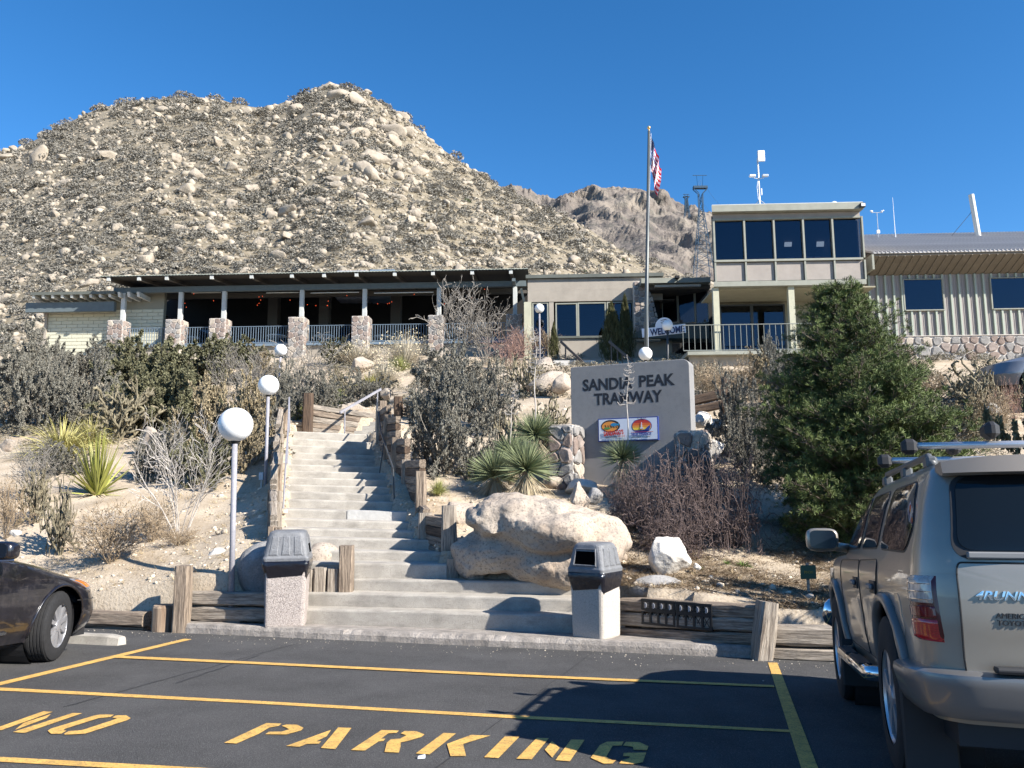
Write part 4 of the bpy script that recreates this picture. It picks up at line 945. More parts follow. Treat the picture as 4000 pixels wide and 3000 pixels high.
wa = thing('whip_antenna', 'thin white whip antenna on the wing roof', 'antenna', Wg.W(WX(3497, 6, 915), 6, Wg.Zc(3497, 930, 6))); q = MB(); q.tube([(0, 0, 0), (0, 0, 165 * s_)], [.02, .007], 6); q.build('whip', ME, wa); q = MB(); q.tube([(0, 0, -.1), (0, 0, .25)], .03, 8); q.build('base', MG, wa)
fp_ = thing('flue_pipe', 'tall leaning metal flue pipe with a stay on the wing roof', 'flue pipe', Wg.W(WX(3822, 6, 915), 6, Wg.Zc(3822, 922, 6)))
q = MB(); q.tube([(0, 0, -.2), (-.19, 0, 167 * s_)], .125, 14); q.build('pipe', mat('bare_pipe', (.55, .54, .5), .5, metal=.2), fp_); q = MB(); q.tube([(-.12, 0, 108 * s_), (-1.35, .2, -.1)], .012, 5); q.build('stay_wire', M_STEELD, fp_)
rv = thing('roof_vent', 'small weather vane shaped vent on the metal wing roof', 'roof vent', Wg.W(WX(3785, 4, 940), 4, Wg.Zc(3785, 955, 4))); q = MB(); q.lathe([(.05, -.15), (.05, .1), (.09, .12), (.06, .2), (.001, .22)], 10); q.build('vent_cap', mat('bare_pipe', (.5, .5, .5)), rv); q = MB(); q.lathe([(.12, -.2), (.1, -.05), (.05, -.03)], 10); q.build('base', M_ROOF, rv)
# ------------------------------------------------------------------ boulder hill behind the building
SIL = [(-1600, 700), (-900, 680), (-300, 650), (0, 612), (60, 600), (110, 575), (230, 505), (300, 472), (400, 430), (540, 406), (640, 396), (770, 391), (850, 397), (930, 420), (1000, 441), (1060, 432), (1150, 402), (1200, 372), (1270, 350), (1350, 347),
       (1430, 366), (1500, 410), (1570, 456), (1640, 512), (1720, 582), (1780, 628), (1850, 672), (1950, 735), (2020, 770), (2100, 806), (2200, 852), (2300, 898), (2400, 962), (2500, 1012), (2600, 1046), (2700, 1084), (2790, 1110), (3000, 1180), (3400, 1270), (4000, 1330), (5600, 1380)]
SX = [s[0] for s in SIL]; SY = [s[1] for s in SIL]
DRX = [-1600, 0, 600, 1000, 1300, 1800, 2300, 2700, 3400, 5600]; DRY = [330, 320, 300, 285, 255, 225, 170, 125, 95, 85]
HY0, HZ0 = 57.0, 8.6
def hill_col(px):
    d = ray(px, float(np.interp(px, SX, SY))); Dr = float(np.interp(px, DRX, DRY))
    return d.x / d.y, CAMZ + d.z / d.y * Dr, Dr
def hill_z(px, Y, col=None):
    a, zr_, Dr = col or hill_col(px); s = (Y - HY0) / (Dr - HY0)
    if s <= 1:
        g = s * (1.10 - .10 * s * s); z = HZ0 + (zr_ - HZ0) * g
    else: z = zr_ - (Y - Dr) * .55
    x = a * Y
    k = min(1, s * 3) * (1 if s < 1 else .5)
    return x, z + k * (.8 * noise.fractal((x * .11, Y * .11, 0), 1.0, 2.0, 4) + 3.4 * noise.noise((x * .03, Y * .018, 4)) * min(1, (1 - s) * 4 + .15 if s < 1 else .15))
cols = np.arange(-1600, 5601, 16); sv = np.concatenate([np.linspace(0, 1, 150), 1 + np.array([.02, .06, .15, .35])])
V = np.zeros((len(cols), len(sv), 3))
for i, px in enumerate(cols):
    c = hill_col(px)
    for j, s in enumerate(sv):
        Y = HY0 + s * (c[2] - HY0); x, z = hill_z(px, Y, c); V[i, j] = (x, Y, z)
ni, nj = V.shape[:2]; idx = np.arange(ni * nj).reshape(ni, nj)
Fq = np.stack([idx[:-1, :-1], idx[1:, :-1], idx[1:, 1:], idx[:-1, 1:]], -1).reshape(-1, 4)
M_HILL = mat('hill_soil', (0.235, 0.195, 0.135), .95, col2=(.14, .12, .082), vscale=.35, speck=.5, sscale=1.6, speck_col=(.42, .37, .30), bump=1.0, bscale=2.2)
tag(link('hill', fast_mesh('hill', V.reshape(-1, 3), Fq), M_HILL, smooth=True), kind='structure')

def icos(sub):
    bm = bmesh.new(); bmesh.ops.create_icosphere(bm, subdivisions=sub, radius=1)
    v = np.array([x.co[:] for x in bm.verts]); bm.verts.index_update(); f = np.array([[q.index for q in p.verts] for p in bm.faces]); bm.free(); return v, f
ICO = {k: icos(k) for k in (1, 2, 3, 4, 5)}
def rock_shape(sub, seed, ncut=9, rough=.12, cut=(.55, .9), flat=(1, 1, .75)):
    rs = np.random.RandomState(seed); v, f = ICO[sub]; v = v.copy()
    for _ in range(ncut):
        n = rs.normal(size=3); n /= np.linalg.norm(n); d = rs.uniform(*cut); h = v @ n; m = h > d
        v[m] -= np.outer((h[m] - d) * .93, n)
    if rough:
        w = np.array([noise.fractal((p[0] * 1.4 + seed * 3.7, p[1] * 1.4, p[2] * 1.4 + seed), 1.0, 2.1, 5) for p in v]); v *= (1 + rough * w)[:, None]
    return v * np.array(flat), f
def rotz(a):
    c, s = np.cos(a), np.sin(a); o = np.zeros_like(c)
    return np.stack([np.stack([c, -s, o], -1), np.stack([s, c, o], -1), np.stack([o, o, o + 1], -1)], -2)
def rand_rot(rs, n, tilt=.4):
    a, b, c = rs.uniform(0, 6.28, n), rs.normal(0, tilt, n), rs.normal(0, tilt, n); o = np.zeros(n)
    Rx = np.stack([np.stack([o + 1, o, o], -1), np.stack([o, np.cos(b), -np.sin(b)], -1), np.stack([o, np.sin(b), np.cos(b)], -1)], -2)
    Ry = np.stack([np.stack([np.cos(c), o, np.sin(c)], -1), np.stack([o, o + 1, o], -1), np.stack([-np.sin(c), o, np.cos(c)], -1)], -2)
    return Ry @ Rx @ rotz(a)
def scatter(name, protos, pos, rot, scl, which, mats, kind='stuff', smooth=False, label=None):
    Vs, Fs, off = [], [], 0
    for k, (v, f) in enumerate(protos):
        m = which == k
        if not m.any(): continue
        p = np.einsum('nij,kj->nki', rot[m], v) * (scl[m][:, None, :] if scl.ndim == 2 else scl[m][:, None, None]) + pos[m][:, None, :]
        n = m.sum(); Vs.append(p.reshape(-1, 3)); Fs.append((f[None] + (np.arange(n) * len(v))[:, None, None]).reshape(-1, f.shape[1]) + off); off += n * len(v)
    o = link(name, fast_mesh(name, np.concatenate(Vs), np.concatenate(Fs)), mats, smooth=smooth)
    return tag(o, label, kind=kind)
M_HROCK = mat('hill_granite', (0.37, 0.318, 0.25), .92, col2=(.25, .22, .175), vscale=.5, island=.22, speck=.35, sscale=3, speck_col=(.24, .2, .16), bump=.8, bscale=3)
M_HROCK2 = mat('hill_boulder_granite', (0.39, 0.335, 0.265), .92, col2=(.26, .225, .18), vscale=.9, speck=.4, sscale=4, speck_col=(.26, .22, .175), bump=1.0, bscale=3)
M_HBUSH = mat('hill_brush', (0.205, 0.192, 0.165), .95, island=.3)
M_HBUSHG = mat('hill_juniper', (0.065, 0.085, 0.04), .95, island=.35)
rs = np.random.RandomState(11)
EB = .165
hc = {}
def hill_pick(n, pr=(-250, 2830), pyr=None, sgn=1):
    out = []
    while len(out) < n:
        px = rs.uniform(*pr); k = round(px / 8) * 8
        if k not in hc:
            c = hill_col(k); ys = np.linspace(HY0, c[2], 160); zz = np.array([hill_z(k, y, c)[1] for y in ys]); el = np.maximum.accumulate((zz - CAMZ) / ys); hc[k] = (c, ys, el)
        c, ys, el = hc[k]
        if el[-1] < EB + .02: continue
        if rs.uniform() > (el[-1] - EB) / .39: continue
        u = rs.uniform()
        if rs.uniform() > .62 + sgn * .7 * noise.noise((k * .0065, u * 6.5, 1.7)) + (.45 * max(0, 1 - abs(k - 1400) / 330) * (u > .45) if sgn > 0 else 0): continue
        e = EB + (el[-1] - EB) * u; Y = float(np.interp(e, el, ys)) + rs.uniform(-.5, .5)
        x, z = hill_z(k, Y, c); out.append((x + rs.uniform(-4, 4) * Y / 3111 * 1, Y, z, k, u))
    return np.array(out)
# boulders: image-like sizes -> metres
pk = hill_pick(7800)
pxs = np.exp(rs.normal(math.log(9), .56, len(pk))); pxs = np.clip(pxs, 5, 46)
top = np.clip(1 - np.abs(pk[:, 3] - 1380) / 420, 0, 1) * np.clip((pk[:, 4] - .45) / .4, 0, 1)
pxs *= 1 + 1.0 * top * rs.uniform(0, 1, len(pk))
siz = pxs * pk[:, 1] / 3111
order = np.argsort(-pxs); big, small = order[:300], order[300:]
pr1 = [rock_shape(1, 100 + k, 7, .10, (.5, .85), (1, .85, .68)) for k in range(8)]
w = rs.randint(0, 8, len(small)); ps_ = pk[small][:, :3].copy(); ps_[:, 2] += siz[small] * .12
sc3 = siz[small][:, None] * rs.uniform(.7, 1.3, (len(small), 3))
scatter('hillside_rocks', pr1, ps_, rand_rot(rs, len(small), .5), sc3, w, M_HROCK, label='countless smaller pale rocks strewn over the hillside')
bm_me = []
for k in range(10):
    v, f = rock_shape(3, 200 + k, 20, .07, (.42, .8), (1.15, .95, .8)); me = fast_mesh('boulder', v, f); me.materials.append(M_HROCK2); bm_me.append(me)
for n_, i in enumerate(big):
    o = bpy.data.objects.new('boulder', bm_me[n_ % 10]); COL.objects.link(o); s = siz[i]
    o.location = (pk[i, 0], pk[i, 1], pk[i, 2] + s * .15); o.scale = (s * rs.uniform(.8, 1.45), s * rs.uniform(.8, 1.2), s * rs.uniform(.75, 1.25)); o.rotation_euler = (rs.normal(0, .35), rs.normal(0, .35), rs.uniform(0, 6.28))
    tag(o, 'pale granite boulder lying among brush on the rocky hillside', 'boulder', 'large boulders on the hillside')
# the balanced block on the summit
x, z = hill_z(1265, hill_col(1265)[2] - 1); o = bpy.data.objects.new('boulder', bm_me[3]); COL.objects.link(o); o.location = (x, hill_col(1265)[2] - 1, z + 1.2); o.scale = (1.0, 1, 1.25); tag(o, 'small blocky boulder balanced on the very summit of the hill', 'boulder')
x, z = hill_z(165, hill_col(165)[2] - 2); o = bpy.data.objects.new('boulder', bm_me[5]); COL.objects.link(o); o.location = (x, hill_col(165)[2] - 2, z + 1.6); o.scale = (2.6, 2.2, 2.6); tag(o, 'rounded boulder standing on the left skyline of the hill', 'boulder')
# brush
def bush_proto(seed, n, flat=.62, leaf=.30):
    r = np.random.RandomState(seed); d = r.normal(size=(n, 3)); d /= np.linalg.norm(d, axis=1)[:, None]; d[:, 2] = np.abs(d[:, 2]) * .95 - .08
    p = d * (r.uniform(.45, 1.0, n) ** .6)[:, None]; a = r.normal(size=(n, 3)); a /= np.linalg.norm(a, axis=1)[:, None]; b = np.cross(a, r.normal(size=(n, 3))); b /= np.linalg.norm(b, axis=1)[:, None]
    l = leaf * r.uniform(.6, 1.3, n)[:, None]
    v = np.stack([p - a * l * .5, p + a * l * .5 + b * l * .1, p + b * l * .9], 1).reshape(-1, 3) * np.array([1, 1, flat]); return v, np.arange(3 * n).reshape(n, 3)
pb = hill_pick(8200, sgn=-1); bx = np.clip(np.exp(rs.normal(math.log(15.5), .45, len(pb))), 7, 34); bs = bx * pb[:, 1] / 3111
order = np.argsort(-bx); big, small = order[:290], order[290:]
prb = [bush_proto(300 + k, 90, flat=.85, leaf=.30) for k in range(8)]
scatter('hillside_brush', prb, pb[small][:, :3], rand_rot(rs, len(small), .25), bs[small][:, None] * np.array([[1.15, 1.15, 1.0]]), rs.randint(0, 8, len(small)), M_HBUSH, label='grey scrub covering the hillside between the boulders')
bme = []
for k in range(8):
    me = fast_mesh('scrub_bush', *bush_proto(400 + k, 420, flat=.85, leaf=.18)); me.materials.append(M_HBUSH); bme.append(me)
for n_, i in enumerate(big):
    o = bpy.data.objects.new('scrub_bush', bme[n_ % 8]); COL.objects.link(o); s = bs[i]
    o.location = pk[0, :3] if False else tuple(pb[i, :3]); o.scale = (s * rs.uniform(1, 1.4), s * rs.uniform(1, 1.3), s * rs.uniform(.85, 1.15)); o.rotation_euler = (0, 0, rs.uniform(0, 6.28))
    tag(o, 'grey scrub bush growing between boulders on the hillside', 'bush', 'larger scrub bushes on the hillside')
gm = []
for k in range(2):
    me = fast_mesh('juniper_bush', *bush_proto(500 + k, 300, flat=1.0, leaf=.22)); me.materials.append(M_HBUSHG); gm.append(me)
for k, (px, py, s) in enumerate(((1215, 760, 20), (1825, 790, 17), (1345, 955, 19), (1950, 838, 17), (2265, 965, 16), (2430, 1020, 14), (2280, 1068, 15))):
    c = hill_col(px); ys = np.linspace(HY0, c[2], 300); el = np.array([(hill_z(px, y, c)[1] - CAMZ) / y for y in ys]); d = ray(px, py); Y = float(np.interp(d.z / d.y, np.maximum.accumulate(el), ys)); x, z = hill_z(px, Y, c)
    o = bpy.data.objects.new('juniper_bush', gm[k % 2]); COL.objects.link(o); o.location = (x, Y, z); q_ = s * Y / 3111; o.scale = (q_, q_, q_ * 1.15)
    tag(o, 'dark green juniper bush standing out on the grey hillside', 'bush', 'green junipers on the hillside')

# ------------------------------------------------------------------ far craggy mountain
MS = [(-1500, 520), (-300, 545), (0, 588), (30, 606), (120, 640), (500, 700), (1200, 740), (1800, 745), (1980, 738), (2050, 744), (2110, 772), (2165, 784), (2200, 768), (2240, 758), (2290, 736), (2310, 731), (2345, 738), (2360, 732), (2395, 729), (2440, 734), (2500, 738), (2560, 752), (2620, 778), (2680, 812), (2700, 806), (2760, 832), (2800, 850), (3000, 885), (3400, 950), (4000, 1000), (5500, 1040)]
mx_, my_ = [m[0] for m in MS], [m[1] for m in MS]
cols = np.concatenate([np.arange(-1500, 1900, 60), np.arange(1900, 2900, 4), np.arange(2900, 5501, 50)]); sv = np.concatenate([np.linspace(0, 1, 190), [1.03, 1.15]])
V = np.zeros((len(cols), len(sv), 3))
for i, px in enumerate(cols):
    e1 = ray(px, float(np.interp(px, mx_, my_))); a = e1.x / e1.y; es = e1.z / e1.y
    for j, s in enumerate(sv):
        Y = 170 + 1230 * min(s, 1) ** 1.4 + max(0, s - 1) * 1500; x = a * Y
        e = .20 + (es - .20) * min(1, s) ** .9; z = CAMZ + e * Y
        if s > 1: z -= (s - 1) * 900
        r = noise.hetero_terrain((x * .016, Y * .010, z * .012), .55, 2.3, 8, .8, noise_basis='PERLIN_ORIGINAL')
        rg = 1 - abs(noise.noise((x * .024 + 5, Y * .007, 3))) * 2 + .22 * (1 - abs(noise.noise((x * .06, Y * .02, 8))) * 2)
        k = s * (1 - .82 * max(0, min(1, (s - .93) / .07)))
        z += k * (5 * (r - .8) + 8 * (rg - .6)); Y2 = Y + k * 60 * noise.noise((x * .02, z * .02, 7))
        V[i, j] = (x, Y2, z + (2.5 * noise.noise((px * .09, 0, 9)) + 4 * noise.noise((px * .03, 3, 9))) * (s > .93))
ni, nj = V.shape[:2]; idx = np.arange(ni * nj).reshape(ni, nj)
Fq = np.stack([idx[:-1, :-1], idx[1:, :-1], idx[1:, 1:], idx[:-1, 1:]], -1).reshape(-1, 4)
M_MTN = mat('mountain_rock', (0.275, 0.238, 0.198), .95, col2=(.12, .105, .098), vscale=.018, speck=.6, sscale=.05, speck_col=(.10, .10, .085), bump=1.0, bscale=.09, detail=9)
MATS['mountain_rock'].node_tree.nodes['Principled BSDF'].inputs['Specular IOR Level'].default_value = .1
for n_ in M_MTN.node_tree.nodes:
    if n_.type == 'BUMP': n_.inputs['Distance'].default_value = 7.0
for M_ in (M_HILL, M_HROCK2):
    for n_ in M_.node_tree.nodes:
        if n_.type == 'BUMP': n_.inputs['Distance'].default_value = .18
tag(link('mountain', fast_mesh('mountain', V.reshape(-1, 3), Fq), M_MTN), kind='structure')

# ------------------------------------------------------------------ tramway pylons
M_PYL = mat('blue_pylon_steel', (.018, .055, .10), .7)
def pylon(label, px, pyt, pyb, Dd, wb, wt, wn, name='cable_pylon'):
    base = at(px, pyb, Dd); k = mpp(px, pyt, Dd); H = at(px, pyt, Dd).z - base.z
    t = thing(name, label, 'pylon', base); hs = H * .655; q = MB(); th = max(.14, k * 1.7)
    wbm, wtm = wb * k / 2, wt * k / 2
    def wz(z): return wbm + (wtm - wbm) * z / hs
    for sx in (-1, 1):
        for sy in (-1, 1): q.tube([(sx * wbm, sy * wbm, -6), (sx * wtm, sy * wtm, hs)], th, 4)
    q.build('leg_frame', M_PYL, t)
    q = MB(); n = 9; zz = [hs * (1 - (1 - i / n) ** 1.25) for i in range(n + 1)]
    for i, (z0, z1) in enumerate(zip(zz, zz[1:])):
        a, b = wz(z0), wz(z1)
        for sy in (-1, 1):
            q.tube([(-a, sy * a, z0), (b, sy * b, z1)], th * .55, 3); q.tube([(a, sy * a, z0), (-b, sy * b, z1)], th * .55, 3); q.tube([(-b, sy * b, z1), (b, sy * b, z1)], th * .6, 3)
            q.tube([(sy * a, -a, z0), (sy * b, b, z1)], th * .55, 3)
    q.build('cross_bracing', M_PYL, t)
    wh = wn * k / 2; q = MB(); zh = H * .86
    for sy in (-1, 1):
        for sx in (-1, 1): q.tube([(sx * wtm, sy * wtm, hs), (sx * wtm * 1.1, sy * wtm, zh - H * .05)], th, 4); q.tube([(sx * wtm * 1.1, sy * wtm, zh - H * .05), (sx * wh, sy * wtm, zh)], th, 4)
        q.tube([(-wtm, sy * wtm, hs), (wtm, sy * wtm, zh - H * .05)], th * .6, 3); q.tube([(wtm, sy * wtm, hs), (-wtm, sy * wtm, zh - H * .05)], th * .6, 3)
    q.cbox(-wh, wh, -wtm * 1.2, wtm * 1.2, zh, zh + H * .025, .05); q.build('saddle_head', M_PYL, t)
    q = MB(); q.tube([(-wh, 0, H), (wh, 0, H)], th * .8, 4)
    for sx in (-1, 1): q.tube([(sx * wtm * 1.2, 0, zh), (sx * wh * .45, 0, H)], th * .45, 3); q.tube([(sx * wtm * .4, 0, H * .95), (sx * wtm, 0, zh)], th * .45, 3)
    q.build('top_bar', M_PYL, t); return t, H
tw, H = pylon('tall blue lattice cable pylon left of the office block', 2748, 685, 1062, 350, 74, 15, 55)
tw2, H2 = pylon('small distant cable pylon on the ridge beyond the flagpole', 2683, 759, 830, 900, 20, 9, 24)
cb = thing('tram_cable', 'thin tramway cables hanging from the near pylon', 'cable', tw.location)
for sx, e in ((-1, (2719, 800)), (1, (2830, 800))):
    p0 = Vector((tw.location.x + sx * 2.9, 350, tw.location.z + H * .87)); p1 = at(2960 if sx > 0 else 2890, 905 if sx > 0 else 930, 180); q = MB()
    q.tube([p0.lerp(p1, t) - Vector((0, 0, 10 * t * (1 - t))) for t in np.linspace(0, 1, 9)], .035, 4); q.build('cable', M_STEELD, cb, world=True)
# ------------------------------------------------------------------ globe lamps
def globe_lamp(label, px, pyg, dpx, pyb, Dd, group=None, postpx=None, m=M_STEEL):
    g = at(px[0], pyg, Dd); b = at(px[1], pyb, Dd); r = dpx / 2 * mpp(px[0], pyg, Dd)
    b.y = g.y; base = Vector((b.x, b.y, b.z - .15)); t = thing('globe_lamp', label, 'street lamp', base, 0, 'globe lamps')
    gl = g - base; pr_ = (postpx or dpx * .16) / 2 * mpp(px[0], pyg, Dd)
    q = MB(); q.tube([(0, 0, -.4), (gl.x, 0, gl.z - r * .93)], pr_, 16); q.build('post', m, t, smooth=True)
    q = MB(); q.lathe([(pr_ * 1.1, -r * 1.12), (pr_ * 1.7, -r * 1.02), (pr_ * 1.9, -r * .86), (pr_ * 1.2, -r * .84)], 18, (gl.x, 0, gl.z)); q.build('collar', M_BLACK, t, smooth=True)
    q = MB(); q.lathe([(max(.001, r * math.sin(a)), -r * math.cos(a)) for a in np.linspace(.28, math.pi - .001, 20)], 32, (gl.x, 0, gl.z)); q.build('globe', M_GLOBE, t, smooth=True)
    return t
globe_lamp('large white globe lamp on a grey post, nearest of the lamps left of the stairs', (920, 906), 1659, 133, 2312, 11.9)
globe_lamp('white globe lamp partly behind leaves, second up the stairs, with taped post', (1049, 1036), 1505, 80, 1905, 17.3)
globe_lamp('small white globe lamp on tall post, farthest up the left of the stairs', (1097, 1074), 1368, 48, 1650, 28.0)
globe_lamp('small white globe lamp in front of the cream pillar by the lobby windows', (2107, 2109), 1205, 37, 1400, 37.0, postpx=7)
globe_lamp('white globe lamp peeking over the top of the big sign wall', (2521, 2521), 1382, 53, 1560, 26.0)
globe_lamp('shaded globe lamp in front of the WELCOME board', (2607, 2607), 1272, 42, 1450, 32.2, m=M_STEELD, postpx=9)

# ------------------------------------------------------------------ litter bins
def rsq(h, r, n=4):       # rounded square outline, half size h
    o = []
    for k, (cx, cy) in enumerate(((1, 1), (-1, 1), (-1, -1), (1, -1))):
        for j in range(n): a = math.pi / 2 * (k + j / (n - 1)); o.append((cx * (h - r) + r * math.cos(a), cy * (h - r) + r * math.sin(a)))
    return o
def ring_stack(q, rings):
    n = len(rings[0]); vs = [v for r_ in rings for v in r_]
    q.add(vs, [(i * n + j, i * n + (j + 1) % n, (i + 1) * n + (j + 1) % n, (i + 1) * n + j) for i in range(len(rings) - 1) for j in range(n)] + [tuple((len(rings) - 1) * n + j for j in range(n))])
def litter_bin(label, base, rz, s, H, m, hole):
    t = thing('litter_bin', label, 'litter bin', base, rz, 'concrete litter bins'); h = s / 2; hb = H * .62
    q = MB(); ring_stack(q, [[(x, y, z) for x, y in rsq(h * k, .05)] for z, k in ((0, .93), (.02, .955), (hb * .5, .98), (hb, 1.0), (hb, .86), (hb - .05, .85))]); q.build('concrete_body', m, t)
    rr = random.Random(len(label)); q = MB(); rings = []; n = 12
    for i, (z, k) in enumerate(((hb - .085, 1.035), (hb - .05, 1.06), (hb + .02, 1.13), (hb + .075, 1.13), (hb + .11, 1.03))):
        o = []
        for j, (x, y) in enumerate(rsq(h, .06, 9)):
            w = .03 * noise.noise((j * .55, i * 1.3, s)) + (.05 * noise.noise((j * .6, 9, s)) if i == 0 else 0)
            o.append((x * k * (1 + w), y * k * (1 + w), z + w * (2.2 if i == 0 else .8)))
        rings.append(o)
    ring_stack(q, rings); q.build('bin_bag', M_BAG, t, smooth=True)
    zl = hb + .085; hl = H - zl; q = MB()
    ring_stack(q, [[(x, y, z) for x, y in rsq(h * k, r_, 6)] for z, k, r_ in ((zl, 1.10, .05), (zl + .045, 1.12, .05), (zl + .065, 1.07, .06), (zl + hl * .45, 1.0, .07), (zl + hl * .80, .92, .09), (zl + hl * .94, .86, .10), (zl + hl, .74, .10))])
    lid = q.build('lid', M_LID, t); 
    bv = lid.modifiers.new('soft', 'BEVEL'); bv.width = .012; bv.segments = 2; bv.limit_method = 'ANGLE'; bv.angle_limit = R(25)
    def side(k, u, zz): # a point on lid side k (0 front -y, 1 right +x, 2 back, 3 left)
        f = (zz - zl - .065) / (hl * .88); w = h * (1.07 + (.83 - 1.07) * f) + .004; p = {0: (u, -w), 1: (w, u), 2: (-u, w), 3: (-w, -u)}[k]; return (p[0], p[1], zz)
    q = MB()
    for k in range(4):
        if k == hole: continue
        for u in (-.5, 0, .5):
            uu = u * h * 1.2; ww = h * .21; za, zb_ = zl + .08, zl + hl * .84; dn = {0: (0, -1), 1: (1, 0), 2: (0, 1), 3: (-1, 0)}[k]
            P4 = [side(k, uu - ww, za), side(k, uu + ww, za), side(k, uu * .85 + ww * .8, zb_), side(k, uu * .85 - ww * .8, zb_)]
            cxm = [sum(p[i] for p in P4) / 4 for i in range(3)]
            out = [(p[0] * .8 + cxm[0] * .2 + dn[0] * .009, p[1] * .8 + cxm[1] * .2 + dn[1] * .009, p[2] * .86 + cxm[2] * .14) for p in P4]
            q.add(P4 + out, [(0, 1, 5, 4), (1, 2, 6, 5), (2, 3, 7, 6), (3, 0, 4, 7), (4, 5, 6, 7)])
    q.build('lid_ribs', M_LID, t)
    k = hole; za, zb_ = zl + .09, zl + hl * .80; a = h * .68; b = h * .58; q = MB()
    q.add([side(k, -a, za), side(k, a, za), side(k, b, zb_), side(k, -b, zb_)], [(0, 1, 2, 3)])
    o = q.build('lid_opening', mat('bin_void', (.004, .004, .004), 1.0, spec=0), t)
    q = MB(); pts = [side(k, -a, za), side(k, a, za), side(k, b, zb_), side(k, -b, zb_), side(k, -a, za)]
    q.tube(pts, .012, 6); q.build('lid_rim', M_LID, t)
kz = lambda p: L2W(E1.dot(p), E2.dot(p), .14)
bL = kz(atv(1118, 2447, VK + .36)); bR = kz(atv(2330, 2466, VK + .40))
litter_bin('left litter bin of pebbly aggregate with grey domed lid on the pavement', bL, R(9), 157 * mpp(1118, 2440, bL.y), 362 * mpp(1118, 2440, bL.y), M_AGG, 1)
litter_bin('right litter bin of pale concrete with grey lid, turned corner to the lot', bR, R(-37) + R(90) * 0, 148 * mpp(2330, 2440, bR.y), 360 * mpp(2330, 2440, bR.y), M_AGG2, 0)

# ------------------------------------------------------------------ big sign wall
M_SIGN = mat('grey_sign_stucco', (0.215, 0.213, 0.213), .9, var=.06, vscale=2, speck=.2, sscale=9, speck_col=(.14, .14, .145), bump=.35, bscale=70)
M_LETTER = mat('dark_letter', (.018, .018, .022), .5)
class Plane3:
    def __init__(s, A_, B_):
        s.o = A_; s.ex = Vector((B_.x - A_.x, B_.y - A_.y, 0)).normalized(); s.ey = Vector((-s.ex.y, s.ex.x, 0)); s.yaw = math.atan2(s.ex.y, s.ex.x)
    def lp(s, px, py, yl=0):
        d = ray(px, py); t = (s.ey.dot(s.o - EYE) + yl) / s.ey.dot(d); p = EYE + d * t - s.o; return p.dot(s.ex), p.z
SA, SB = at(2228, 1434, 17.0), at(2691, 1402, 15.92)
sp = Plane3(SA, SB); zb = sp.lp(2450, 1930)[1] - .25
sg_ = thing('sign_wall', 'big grey stuccoed sign wall lettered SANDIA PEAK TRAMWAY', 'sign', SA, sp.yaw)
wS = sp.lp(2691, 1402)[0]; zt = (sp.lp(2228, 1434)[1] + sp.lp(2691, 1402)[1]) / 2
ol = [(0, zb), (wS, zb)] + [(wS - .13 + .13 * math.sin(a), zt - .13 + .13 * math.cos(a)) for a in np.linspace(math.pi / 2, 0, 7)] + [(.03 - .03 * math.sin(a), zt - .03 + .03 * math.cos(a)) for a in np.linspace(0, math.pi / 2, 4)]
q = MB(); q.prism(ol, .42, lambda u, v, w: (u, w, v)); o = q.build('wall_slab', M_SIGN, sg_)
bv = o.modifiers.new('soft', 'BEVEL'); bv.width = .012; bv.segments = 2; bv.limit_method = 'ANGLE'
def put_text(parent, s, xa, xb, z, h, ext, y, m, name='lettering', bold=0.0, font_cap=.69, xs=None, shear=0.0, tilt=0.0):
    me = text_mesh(s, h / font_cap, ext, 'LEFT', bold, 1.0, shear)
    co = np.array([v.co[:] for v in me.vertices]); x0, x1 = co[:, 0].min(), co[:, 0].max()
    k = (xb - xa) / (x1 - x0)
    me.transform(Matrix.Translation((-x0, 0, 0))); me.transform(Matrix.Diagonal((k, 1, 1, 1)))
    if tilt: me.transform(Matrix.Rotation(-tilt, 4, 'Y'))
    o = link(name, me, m, parent); o.location = (xa, y, z); return o
def words_on(parent, F3, words_, m, ext, y, **kw):
    for s, xa, xb, yb_, hp in words_:
        x0, z0 = F3.lp(xa, yb_[0]); x1, z1 = F3.lp(xb, yb_[1]); hz = abs(F3.lp(xa, yb_[0] - hp)[1] - z0); put_text(parent, s, x0, x1, (z0 + z1) / 2, hz, ext, y, m, **kw)
words_on(sg_, sp, (('SANDIA', 2277, 2471, (1524, 1517), 42), ('PEAK', 2497, 2637, (1509, 1503), 42), ('TRAMWAY', 2322, 2588, (1581, 1567), 42)), M_LETTER, .001, -.002, bold=.010)
# restaurant board on the wall
MW = mat('white_board', (.62, .65, .72), .4); MNV = mat('navy_frame', (.02, .045, .22), .5); MRD = mat('sign_red', (.50, .04, .03), .5); MOR = mat('sign_orange', (.75, .28, .05), .5); MYL = mat('sign_yellow', (.80, .55, .06), .5)
MBK = mat('sign_black', (.015, .015, .02), .5); MBL = mat('sign_blue', (.03, .22, .40), .5); MGR = mat('sign_green', (.10, .25, .06), .5); MDB = mat('sign_dark_blue', (.03, .06, .28), .5); MRO = mat('sign_red_orange', (.68, .13, .03), .5)
x0, z1 = sp.lp(2335, 1637, -.08); x1, z0 = sp.lp(2572, 1719, -.08); z0 = (z0 + sp.lp(2335, 1725, -.08)[1]) / 2; z1 = (z1 + sp.lp(2572, 1625, -.08)[1]) / 2
q = MB(); q.box(x0, x1, -.075, -.003, z0, z1); bd = q.build('notice_board', MNV, sg_)
q = MB(); q.box(x0 + .02, x1 - .02, -.079, -.076, z0 + .02, z1 - .02); pn = q.build('board_face', MW, bd); bw_, bh_ = x1 - x0, z1 - z0
def bp_(u, v): return (x0 + u * bw_, z0 + v * bh_)      # board fractions, v up
LY = [0]
def flat(poly, m, name, layer):
    q = MB(); q.prism([bp_(u, v) for u, v in poly], .002, lambda u, v, w: (u, -.081 - .0022 * layer + w, v), back=False); return q.build(name, m, bd)
